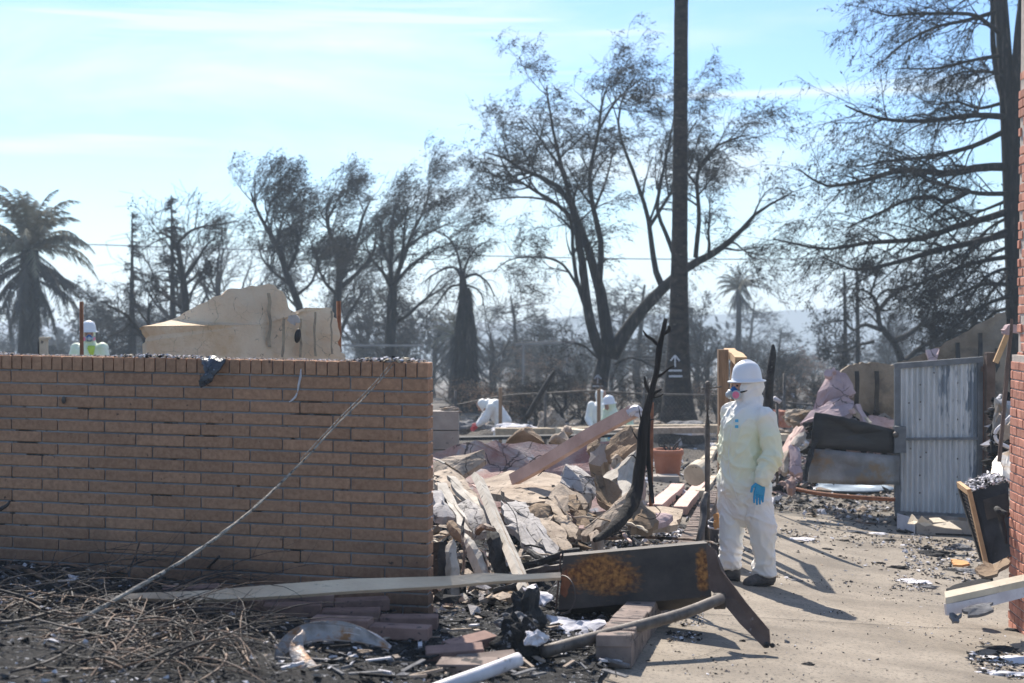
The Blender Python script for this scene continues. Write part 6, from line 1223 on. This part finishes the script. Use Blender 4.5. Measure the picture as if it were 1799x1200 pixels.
# ================= right side: panels behind the gate
for lb,pts,m,th_,bu in (('tall ribbed brown wall fragment behind the purple slab',[(1462,668,18.2),(1480,650,18.2),(1505,638,18.2),(1530,636,18.2),(1560,640,18.2),(1574,645,18.2),(1580,760,18.1),(1580,800,18.1),(1480,800,18.1),(1465,740,18.1)],'rib_wall',.12,-.02),
 ('high ribbed brown wall fragment rising behind the metal gate',[(1572,640,18.6),(1600,630,18.6),(1640,616,18.6),(1662,600,18.6),(1700,582,18.6),(1740,558,18.6),(1766,548,18.6),(1772,600,18.4),(1775,720,18.2),(1775,800,18.1),(1572,800,18.3)],'rib_wall',.12,-.02)):
    o=shard('ribbed_wall',lb,'wall fragment',pts,th_,m,bulge=bu,rough=.015,sub=5,jag=.012)
for i,(x,y0,y1,Y) in enumerate(((1505,652,740,18.12),(1540,652,740,18.12),(1682,602,640,18.5),(1722,585,640,18.48),(1752,612,720,18.42))):
    a,b=P(x,y0,Y-.04),P(x+1,y1,Y-.07); mb=MB(); mb.beam(a,b,.05,.03,up=V(0,1,0),seg=6,warp=.01,seed=i); par=[o for o in bpy.data.objects if o.name==('ribbed_wall' if x<1572 else 'ribbed_wall.001')][0]; obj('stud_mark',mb,M['sheet_black'],par)
shard('pink_fragment','small pink broken cap stone on the edge of the high ribbed wall','masonry',[(1626,614,18.5),(1650,612,18.5),(1648,622,18.4),(1645,640,18.4),(1632,640,18.4)],.1,'stucco_pink')
shard('pink_slab','purple pink folded slab leaning on the ribbed wall','rubble slab',[(1428,720,17.7),(1436,690,17.7),(1450,665,17.8),(1458,652,17.8),(1475,652,17.8),(1492,668,17.75),(1500,692,17.7),(1490,698,17.6),(1465,706,17.6),(1442,716,17.6)],.07,'stucco_pink',rough=.06,bulge=.08)
shard('pink_slab','light pink flap on the right of the purple folded slab','rubble slab',[(1470,652,17.78),(1485,655,17.75),(1498,675,17.7),(1504,690,17.65),(1485,694,17.6),(1478,675,17.68)],.05,'stucco_pink',rough=.02,bulge=.02)
shard('pink_slab','pale pink sloping slab below the purple one','rubble slab',[(1405,745,17.4),(1425,720,17.5),(1455,705,17.5),(1482,695,17.5),(1500,705,17.5),(1496,722,17.3),(1470,735,17.2),(1430,735,17.2)],.08,'stucco_pink',rough=.03,bulge=.02)
shard('pink_slab','small pink slabs at the gate end of the heap','rubble slab',[(1526,730,17.6),(1545,732,17.6),(1572,738,17.6),(1574,752,17.5),(1545,750,17.5),(1528,744,17.5)],.08,'stucco_pink',rough=.03)
shard('pink_capstone','pink stone cap on top of the purple folded slab','masonry',[(1447,655,17.7),(1465,645,17.7),(1468,652,17.65),(1455,662,17.65)],.08,'stucco_pink')
for i,(a,b,lb) in enumerate((((1472,735),(1500,722),'short pink timber on the black sheet'),((1495,718),(1528,745),'short cream timber crossing the pink one'),((1505,712),(1520,745),'dark pink stick between the two short timbers'))):
    mb=MB(); mb.beam(P(*a,17.45),P(*b,17.3),.07,.06,seg=3,warp=.01); thing('short_timber',mb,['pink_wood','board','stucco_pink'][i],lb,'timber')
def panel(name,label,cat,pts,th_,m,bulge=0): return shard(name,label,cat,pts,th_,m,bulge=bulge,rough=.012,jag=.003,sub=5,smooth=True)
panel('black_sheet','warped black steel sheet standing on the grey one','metal sheet',[(1432,724,17.1),(1480,732,17.0),(1530,745,17.0),(1580,756,17.1),(1580,798,17.1),(1500,792,17.0),(1424,785,17.1)],.03,'sheet_black',.05)
panel('grey_sheet','stained grey brown curved steel sheet leaning against the gate','metal sheet',[(1424,788,17.05),(1500,794,16.95),(1580,801,17.05),(1580,852,17.0),(1500,852,16.9),(1420,848,17.0)],.03,'sheet_grey',.06)
bs=root('flattened_pan',G(1490,868),'flattened round metal pan with a rusty rim lying below the grey sheet','metal pan')
c=G(1492,862); mb=MB(); mb.lathe(V(c.x,c.y,c.z+.02),[(.001,.012),(.26,.010),(.34,.04),(.40,.05),(.47,.035),(.53,.055),(.60,.035),(.62,.03),(.62,.015),(.001,-.005)],40,sx=1.0,sy=.75); obj('pan',mb,mat('zinc',(.16,.20,.24),(.34,.39,.43),6,.4,.2,40,metal=.5),bs,smooth=True)
mb=MB(); mb.tube([P(x,y,Y) for x,y,Y in ((1394,858,16.4),(1430,866,16.1),(1470,871,15.9),(1520,875,15.8),(1572,878,15.8))],[.022,.025,.025,.025,.022],7,sub=4); obj('rim',mb,M['rust'],bs,smooth=True)
# rubble left of the sheets
for lb,pts,m,th_ in (('salmon plank leaning down left of the black sheet',[(1370,790,17.0),(1385,765,17.1),(1400,748,17.2),(1412,752,17.1),(1400,775,16.9),(1380,805,16.7)],'pink_wood',.05),
 ('grey broken gutter end beside the black sheet',[(1386,782,16.9),(1398,765,17.0),(1414,757,17.0),(1410,768,16.9),(1396,782,16.8)],'cmu',.06),
 ('upright pinkish torn slab left of the grey sheet',[(1385,785,16.8),(1400,784,16.8),(1408,815,16.6),(1410,830,16.5),(1396,835,16.5),(1385,822,16.6)],'stucco_pink',.06),
 ('second salmon slab standing in the debris by the grey sheet',[(1370,800,16.8),(1386,790,16.8),(1388,825,16.6),(1378,830,16.5),(1366,822,16.6)],'stucco',.06),
 ('arched black strap bridging salmon plank and black sheet',[(1402,752,17.2),(1412,742,17.2),(1432,738,17.2),(1432,745,17.2),(1414,750,17.2),(1406,760,17.1)],'char',.04),
 ('dark stick propped against the grey sheet',[(1410,840,16.7),(1420,800,16.9),(1430,770,17.0),(1434,772,17.0),(1424,805,16.8),(1414,845,16.6)],'char',.03),
 ('brown broken block at the foot of the torn slab',[(1382,842,16.3),(1392,836,16.3),(1398,848,16.2),(1392,858,16.1),(1384,856,16.1)],'brick_pink',.1)):
    shard('rubble_slab',lb,'rubble slab',pts,th_,m,rough=.03,bulge=.02)
mb=MB(); S_=pxscatter(520,1355,1432,800,870); S_[:,2]+=rng.uniform(0,.2,len(S_)); chunks(mb,S_,rng.uniform(.02,.09,len(S_)),.6,[.35,.25,.2,.2]); obj('debris_heap',mb,[M['soot_dark'],M['chip_grey'],M['stucco_pink'],M['brick_pink']],None,'small dark debris heaped left of the grey sheet',kind='stuff')
mb=MB(); S_=pxscatter(300,1425,1575,715,800); S_=np.array([tuple(P(a,b,17.9)) for a,b in zip(rng.uniform(1428,1575,300),rng.uniform(735,830,300))]); chunks(mb,S_,rng.uniform(.05,.16,300),.7,[.5,.25,.25]); obj('debris_heap',mb,[M['soot_dark'],M['stucco_pink'],M['chip_grey']],None,'dark debris behind the black and grey sheets',kind='stuff')
# between gate post and chimney
splint('dark vertical rod leaning beside the chimney',[(1755,812,12.5),(1762,740,12.6),(1768,660,12.7),(1778,560,12.8)],[.018,.018,.018,.016],'steel_rust','steel_rod','rod')
mb=MB(); mb.beam(P(1749,637,14),P(1775,575,14),.05,.03,up=V(0,1,0)); thing('wood_strip',mb,'wood_pale','splintered pale wood strip slanting beside the gate post','strip')
shard('pink_capstone','pink cap stone wedged beside the chimney shoulder','masonry',[(1764,580,13),(1772,571,13),(1790,574,13),(1790,586,13),(1768,588,13)],.1,'stucco_pink')
fc_=root('folding_chair',P(1762,800,13.6),'burnt folding chair frame of bent pale tube behind the gate post','chair')
mb=MB(); mb.tube([P(1776,731,13.5),P(1762,745,13.5),P(1750,757,13.5),P(1749,770,13.5),P(1756,778,13.5),P(1776,788,13.5)],.017,8,sub=5); obj('frame',mb,M['pipe_white'],fc_,smooth=True)
mb=MB(); mb.tube([P(1747,780,13.6),P(1776,776,13.6)],.014,8); mb.tube([P(1764,780,13.6),P(1760,800,13.6),P(1770,812,13.5)],.012,8,sub=3); obj('leg',mb,M['char'],fc_,smooth=True)
shard('seat','',None,[(1757,752,13.7),(1776,740,13.7),(1778,775,13.7),(1760,772,13.7)],.03,'chip_tan',parent=fc_)
shard('slate_sheet','slate coloured panel leaning between gate post and chimney',  'panel',[(1740,835,12.6),(1752,800,12.9),(1775,790,13.0),(1780,840,12.4),(1760,850,12.2)],.03,'sheet_grey')
shard('folded_tarp','bluish folded sheets heaped behind the gate post','sheets',[(1747,700,14.2),(1765,705,14.2),(1775,712,14.2),(1775,745,14.0),(1757,755,14.0),(1746,745,14.1)],.1,'sheet_grey',rough=.1,bulge=.1)
mb=MB(); S_=np.array([tuple(P(a,b,14.6)) for a,b in zip(rng.uniform(1745,1785,260),rng.uniform(700,850,260))]); chunks(mb,S_,rng.uniform(.03,.10,260),.7,[.6,.2,.2]); obj('debris_heap',mb,[M['soot_dark'],M['chip_grey'],M['chip_white']],None,'dark debris packed between gate post and chimney',kind='stuff')
# burnt air conditioner cabinet
ac=root('air_conditioner',G(1740,990),'burnt air conditioner cabinet leaning against the chimney, ash on its top','air conditioner')
D_=P(1708,864,10.55);C_=P(1771,846,10.35);E_=P(1738,993,10.35);F_=P(1776,978,10.15);A_=P(1689,850,10.95);H_=P(1731,985,10.75);B_=A_+(C_-D_);I_=H_+(F_-E_)
mb=MB(); mb.hexa([E_,F_,I_,H_,D_,C_,B_,A_]); obj('cabinet',mb,M['unit_dark'],ac)
mb=MB(); q_=.10; mb.hexa([D_.lerp(C_,.25).lerp(E_.lerp(F_,.25),.14)+V(0,-.012,0),D_.lerp(C_,.95).lerp(E_.lerp(F_,.95),.14)+V(0,-.012,0),D_.lerp(C_,.95).lerp(E_.lerp(F_,.95),.16),D_.lerp(C_,.25).lerp(E_.lerp(F_,.25),.16),D_.lerp(C_,.25).lerp(E_.lerp(F_,.25),.42)+V(0,-.012,0),D_.lerp(C_,.95).lerp(E_.lerp(F_,.95),.42)+V(0,-.012,0),D_.lerp(C_,.95).lerp(E_.lerp(F_,.95),.40),D_.lerp(C_,.25).lerp(E_.lerp(F_,.25),.40)]); obj('access_panel',mb,M['steel_dark'],ac)
side=(A_-D_).cross(E_-D_).normalized(); side=side if side.x<0 else -side
for a,b,m in ((D_,E_,'wood_pale'),(A_,H_,'unit_dark'),(A_.lerp(D_,.02),D_,'wood_pale')):
    mb=MB(); mb.beam(a+side*.02,b+side*.02,.045,.03,up=side); obj('frame_strip',mb,M['wood_pale'] if m=='wood_pale' else M[m],ac)
for i in range(17):
    k=(i+1)/18; mb=MB(); mb.beam(A_.lerp(H_,k)+side*.012,D_.lerp(E_,k)+side*.012,.006,.014,up=side); obj('grille_slat',mb,M['chip_tan'],ac)
for i in range(3):
    k=(i+1)/4; mb=MB(); mb.beam(A_.lerp(D_,k)+side*.02,H_.lerp(E_,k)+side*.02,.005,.005,up=side); obj('grille_rod',mb,M['pipe'],ac)
mb=MB(); a_=rng.uniform(0,1,700); b_=rng.uniform(0,1,700); S_=np.array([tuple(D_+(C_-D_)*x+(A_-D_)*y+V(0,0,.002)) for x,y in zip(a_,b_)]); S_[:,2]+=rng.uniform(0,.02,700)*(a_*(1-a_)*4); chunks(mb,S_,rng.uniform(.005,.022,700),.6,[.55,.25,.2]); obj('ash_layer',mb,[M['chip_white'],M['chip_grey'],M['soot_dark']],ac,kind='stuff')
mb=MB(); mb.tube([P(1750,893,10.25),P(1757,900,10.2),P(1760,915,10.2),P(1764,935,10.15),P(1768,955,10.1)],[.02,.03,.022,.02,.01],7,sub=3); mb.tube([P(1757,898,10.2),P(1772,905,10.15)],[.02,.02],6); obj('burnt_wiring',mb,M['char'],ac,smooth=True)
# gutter piece in front of the gate
gu=root('metal_trough',G(1650,940),'pale metal trough with two pointed torn flaps in front of the gate','metal scrap')
T0=G(1610,938);T1=G(1722,944); hgt=.17
q=[V(T0.x,T0.y,T0.z+.0),V(T1.x,T1.y,T1.z+.0)]
mb=MB(); mb.beam(q[0]+V(0,0,hgt*.5),q[1]+V(0,.05,hgt*.45),.012,hgt*.95,up=V(0,0,1),seg=8,warp=.012); obj('front_side',mb,M['cmu'],gu)
mb=MB(); mb.beam(q[0]+V(-.06,.45,hgt*.5),q[1]+V(0,.5,hgt*.45),.012,hgt*.8,up=V(0,0,1),seg=8,warp=.012); obj('back_side',mb,M['sheet_grey'],gu)
mb=MB(); mb.hexa([q[0]+V(-.06,.02,0),q[1]+V(0,.02,0),q[1]+V(0,.48,0),q[0]+V(-.08,.44,0),q[0]+V(-.06,.02,.02),q[1]+V(0,.02,.02),q[1]+V(0,.48,.02),q[0]+V(-.08,.44,.02)]); obj('bottom',mb,M['soot_dark'],gu)
mb=MB(); mb.beam(q[0]+V(-.02,0,hgt*.5),q[0]+V(-.10,.42,hgt*.5),.012,hgt,up=V(0,0,1)); obj('end_side',mb,M['pipe_white'],gu)
for pts,nm in (([(1594,920,15.2),(1602,903,15.1),(1614,916,14.9),(1606,921,14.9)],'flap'),([(1611,918,14.8),(1619,906,14.75),(1640,922,14.7),(1625,925,14.7)],'flap'),([(1636,922,14.7),(1668,916,14.8),(1690,930,14.6),(1660,927,14.6)],'flap'),([(1632,910,15.2),(1650,909,15.3),(1664,917,15.0),(1640,918,15.0)],'flap')):
    shard(nm,'',None,pts,.008,'board',parent=gu,jag=.002,rough=.006)
# fascia beam bottom right
fb=root('fascia_board',G(1700,1085),'long pale painted fascia board with a torn white lower edge at the right edge','board')
a0,a1=P(1661,1056,8.6),P(1880,1008,8.9)
mb=MB(); mb.hexa([a0+V(0,0,-.02),a1+V(0,0,-.02),a1+V(.02,.08,.0),a0+V(.02,.08,.0),a0+V(0,-.0,.02),a1+V(0,0,.02),a1+V(.02,.09,.04),a0+V(.02,.09,.04)]); obj('rail',mb,M['board'],fb)
mb=MB(); mb.beam(a0+V(.005,.012,-.055),a1+V(0,.012,-.055),.02,.07,up=V(0,0,1),seg=10,warp=.006); obj('lower_face',mb,M['galv2'] if 'galv2' in M else M['pipe_white'],fb)
for pts in ([(1668,1076,8.55),(1690,1074,8.55),(1686,1090,8.5),(1674,1092,8.5)],[(1690,1066,8.55),(1745,1058,8.6),(1746,1070,8.5),(1700,1080,8.5)]):
    shard('torn_edge','',None,pts,.02,'chip_grey',parent=fb,rough=.03)
shard('rubber_mat','dark pebbled mat lying behind the fascia board','mat',[(1662,1034,8.95),(1680,1026,9.2),(1735,1014,9.5),(1742,1020,9.3),(1700,1032,9.0),(1668,1040,8.85)],.02,'soot_dark',rough=.01)
shard('curved_plate','curved tan plate under the air conditioner cabinet','metal scrap',[(1712,1000,9.6),(1728,985,9.9),(1745,992,9.9),(1758,985,9.9),(1772,975,10.0),(1772,990,9.7),(1752,1008,9.4),(1730,1012,9.4)],.02,'stucco_brown',rough=.02,bulge=-.03)
shard('orange_board','small bright orange broken board in the debris by the air conditioner','board',[(1672,985,10.3),(1676,982,10.4),(1698,986,10.3),(1704,990,10.2),(1690,993,10.1),(1674,992,10.15)],.015,'orange_bit')
# scraps on the driveway
SC=[(1405,948,'chip_white','white melted smear right of the worker shadow',.13,(1.5,1,.16)),(1452,965,'soot_dark','dark curled scrap on the open driveway',.05,(1.6,1,.35)),(1398,1020,'chip_grey','grey flake lying level with the worker boots',.06,(1.5,1,.2)),
 (1395,943,'soot_dark','small dark scrap beside the white melted smear',.03,(1.4,1,.4)),(1575,998,'soot_dark','dark sausage shaped charred roll in the middle right',.085,(1.9,.8,.35)),(1545,990,'soot_dark','short dark charred roll left of the sausage shaped one',.04,(1.6,.8,.5)),
 (1600,1022,'chip_white','big white crumpled sheet of ash on the driveway',.15,(1.6,1,.16)),(1622,1032,'chip_grey','grey folded strip in front of the big white sheet',.09,(1.8,.8,.3)),(1590,970,'chip_white','white curl of foil left of the dark debris',.04,(1,1,1)),
 (1500,935,'chip_grey','pale torn scrap with black edge behind the white smear',.10,(1.8,1,.22)),(1540,938,'chip_white','long pale curl near the trough',.09,(1.8,1,.22)),(1520,920,'steel_rust','flat brown metal bracket beyond the torn scraps',.10,(2,.6,.25)),
 (1480,950,'soot_dark','charred black scrap in the middle distance',.06,(1.8,1,.3)),(1560,950,'soot_dark','dark curled strip in front of the trough',.07,(1.8,.8,.35)),(1585,936,'soot_dark','black spiky clump at the left end of the trough',.08,(1.1,1,.5)),
 (1402,888,'soot_dark','thin dark scrap behind the worker',.05,(1.8,1,.3)),(1440,896,'chip_grey','thin grey scrap behind the worker',.07,(1.8,1,.2)),(1380,925,'char','tiny black metal hook on the driveway',.025,(1,1,.8)),
 (1770,1160,'chip_white','white ash heap in the bottom right corner',.16,(1.6,1,.16)),(1745,1140,'soot_dark','dark gritty smear above the white ash heap',.12,(1.8,1,.12)),(1755,1185,'chip_white','long pale roll in the bottom right corner',.10,(1.9,.7,.25)),(1778,1108,'soot_dark','dark flat scrap below the fascia board',.06,(1.8,1,.25)),
 (1420,1168,'soot_dark','small charred twig clump on the bare driveway',.03,(1.4,1,.5)),(1382,1129,'chip_grey','small round grey pebble near the steel plate',.022,(1,1,.9)),(1305,1127,'soot_dark','small dark pebble left of the steel plate tip',.02,(1.2,1,.6)),(1278,1180,'chip_tan','tan pebble near the bottom edge',.02,(1,1,.7)),
 (1640,975,'soot_dark','big dark heap of charred scraps by the air conditioner',.17,(1.4,1,.32)),(1690,965,'chip_grey','tangled grey scraps against the air conditioner',.15,(1.2,1,.45)),(1625,965,'soot_dark','dark charred roll at the left of the scrap heap',.09,(1.7,.7,.4)),(1700,1005,'chip_grey','grey and white scraps under the cabinet',.13,(1.4,1,.3)),(1672,1002,'soot_dark','dark flakes in front of the orange board',.10,(1.7,1,.2))]
for i,(x,y,m,lb,r,sq) in enumerate(SC):
    g=G(x,y); scrap('scrap',lb,'scrap',x,y,g.y,r*.62,m,i*1.37+.5,sq)
# ================= litter
mats5=[M['soot_dark'],M['chip_grey'],M['chip_white'],M['chip_tan']]
mb=MB(); dm=lambda x,y:(x>.60+(y-7.4)*.19+.1)
S_=vscatter(5200,.6,4.2,6.5,16.5,dm); dens=np.array([mnoise.noise(V(a*1.1,b*.9,3)) for a,b,c in S_]); keep=(dens>.18)|(rng.random(len(S_))<.14); S_=S_[keep]
far_=S_[:,1]>11.8; S_[:,2]+=.004; chunks(mb,S_,rng.uniform(.002,.009,len(S_))*np.where(far_,1.9,1),.45,[.5,.17,.13,.2]); 
for (x0,x1,y0,y1,n_,s0,s1) in ((1590,1745,940,1030,1100,.004,.024),(1430,1600,900,965,420,.005,.022),(1560,1640,1010,1040,260,.004,.016),(1700,1799,1130,1195,420,.004,.018),(1370,1440,930,955,200,.004,.02),(1360,1570,862,900,500,.008,.04),(1170,1235,1060,1130,420,.004,.014)):
    S_=pxscatter(n_,x0,x1,y0,y1); a_=S_[:,0]; b_=S_[:,1]; ca=(a_-a_.mean())/(a_.std()+1e-6); cb=(b_-b_.mean())/(b_.std()+1e-6); S_=S_[(np.array([mnoise.noise(V(x*2.6,y*2.2,5)) for x,y in zip(a_,b_)])*1.6+.9-.42*np.hypot(ca,cb))>0]; n_=len(S_); S_[:,2]+=rng.uniform(0,.015,n_); chunks(mb,S_,rng.uniform(s0,s1,n_),.4,[.42,.25,.2,.13])
obj('driveway_litter',mb,mats5,None,'grit, ash flakes and charcoal crumbs strewn over the driveway',kind='stuff')
# ash field in front of and beside the garden wall
mb=MB(); S_=vscatter(46000,-4.2,2.4,5.0,14.0,lambda x,y:(x<.60+(y-7.4)*.19-.02)&((y<7.65+ -x*.19)|(x>-.4))); S_[:,2]+=.03+.022*wav(S_[:,0],S_[:,1],1.6)
dens=np.array([mnoise.noise(V(a*2.2,b*2.2,7)) for a,b,c in S_]); S_=S_[(dens>-.12)|(rng.random(len(S_))<.35)]
near=np.clip(S_[:,1]/8,.7,1.6); tone=np.array([mnoise.noise(V(a*1.6,b*1.6,17)) for a,b,c in S_])
w1=tone>.08; sz=rng.gamma(2.2,.0042,len(S_)).clip(.003,.04)*near
chunks(mb,S_[w1],sz[w1],.5,[.30,.28,.27,.15]); chunks(mb,S_[~w1],sz[~w1],.5,[.68,.18,.08,.06]); obj('ash_litter',mb,mats5,None,'black charcoal and white ash crumbs covering the burnt ground',kind='stuff')
# dirt strewn behind the driveway and around the pot
mb=MB(); S_=vscatter(9000,-1,9,14,27,None); k=~((S_[:,0]>.60+(S_[:,1]-7.4)*.19)&(S_[:,1]<16.6)); S_=S_[k]; S_[:,2]+=.02
chunks(mb,S_,rng.gamma(2,.012,len(S_)).clip(.008,.1),.45,[.42,.25,.12,.21]); obj('yard_litter',mb,mats5,None,'charred fragments scattered over the yard behind the driveway',kind='stuff')
# flat strips of charred wood among the ash near the camera
mb=MB()
for i in range(260):
    px=rng.uniform(500,1090); py=rng.uniform(1080,1198)
    if i%3==0: px=rng.uniform(0,760); py=rng.uniform(1000,1060)
    g=G(px,py,.02); a=rng.uniform(0,3.14); d=V(math.cos(a),math.sin(a),rng.normal()*.12); L_=rng.uniform(.03,.16); mb.beam(g-d*L_/2+V(0,0,.02),g+d*L_/2+V(0,0,.02),rng.uniform(.006,.03),rng.uniform(.004,.012),m=int(rng.choice([0,0,0,0,1,1,3,3,2])))
obj('charred_slivers',mb,mats5,None,'charred wood slivers among the ash in front',kind='stuff')

# ---- splintered laths and chips inside the collapsed heap
mb=MB()
for i in range(150):
    px=rng.uniform(765,1130); py=rng.uniform(800,1010)
    if px>1000 and py>950: continue
    Yd=float(np.interp(py,[800,1010],[12.2,9.0]))+rng.normal()*.25; c=P(px,py,Yd); g_=float(gz(c.x,c.y)); c.z=max(c.z-.03,g_+.03)
    if c.z-g_>.62: continue
    a=rng.normal(-1.0,.8); d=V(math.cos(a)*.7,-abs(math.sin(a)),rng.normal()*.3-.15).normalized(); L_=rng.uniform(.04,.28); w_=rng.uniform(.006,.035)
    mb.beam(c-d*L_/2,c+d*L_/2,w_,rng.uniform(.004,.014),seg=3,warp=.03,seed=i,m=int(rng.choice([0,0,1,2,3,4],p=[.2,.15,.2,.15,.15,.15])))
obj('splinters',mb,[M['stucco'],M['white_wood'],M['char'],M['stucco_brown'],M['pink_wood']],None,'splintered laths and chips tangled through the collapsed heap',kind='stuff')
# twisted wires in the heap
for i,(pts,lb) in enumerate((([(1040,640+190,11.3),(1060,842,11.2),(1075,836,11.1),(1085,845,11)],'short wire loop over the dark hollow'),([(930,812,11.9),(950,800,11.9),(962,818,11.8),(945,836,11.7)],'thin rusted wire curl in front of the pink timber'),([(880,870,10.6),(905,905,10.3),(912,940,10.1),(935,965,9.9)],'wire snaking down beside the white timber'),([(1120,905,10.2),(1145,912,10.2),(1160,900,10.3),(1150,888,10.4)],'wire ring lying by the flat cream slab'),([(800,960,8.9),(815,990,8.8),(808,1030,8.6),(820,1050,8.5)],'loose wire hanging in the charred cavity'))):
    m_=MB(); m_.tube([P(*p) for p in pts],.0035,5,sub=6); thing('wire',m_,'char',lb,'wire','loose wires in the rubble')
# joint across the driveway
mb=MB(); 
def crack(pts,w_):
    P_=[G(*p) for p in pts]; P_=np.array([tuple(p) for p in P_]); P_,_r=smooth_path(P_,np.ones(len(P_)),10); vs=[]
    for i,p in enumerate(P_):
        j_=.006*mnoise.noise(V(p[0]*14,p[1]*14,1)); ww=w_*(.5+abs(mnoise.noise(V(p[0]*9,0,3)))*1.6); z=float(gz(p[0],p[1]))+.0065; vs+=[(p[0],p[1]+j_-ww,z),(p[0],p[1]+j_+ww,z)]
    mb.add(vs,[(2*i,2*i+2,2*i+3,2*i+1) for i in range(len(P_)-1)])
crack([(1190,1078),(1300,1084),(1420,1092),(1520,1098),(1640,1104),(1799,1108)],.005); crack([(1205,1160),(1240,1152),(1272,1140)],.004); crack([(1390,925),(1480,945),(1560,985)],.003)
obj('driveway_crack',mb,M['soot_dark'],None,kind='structure')
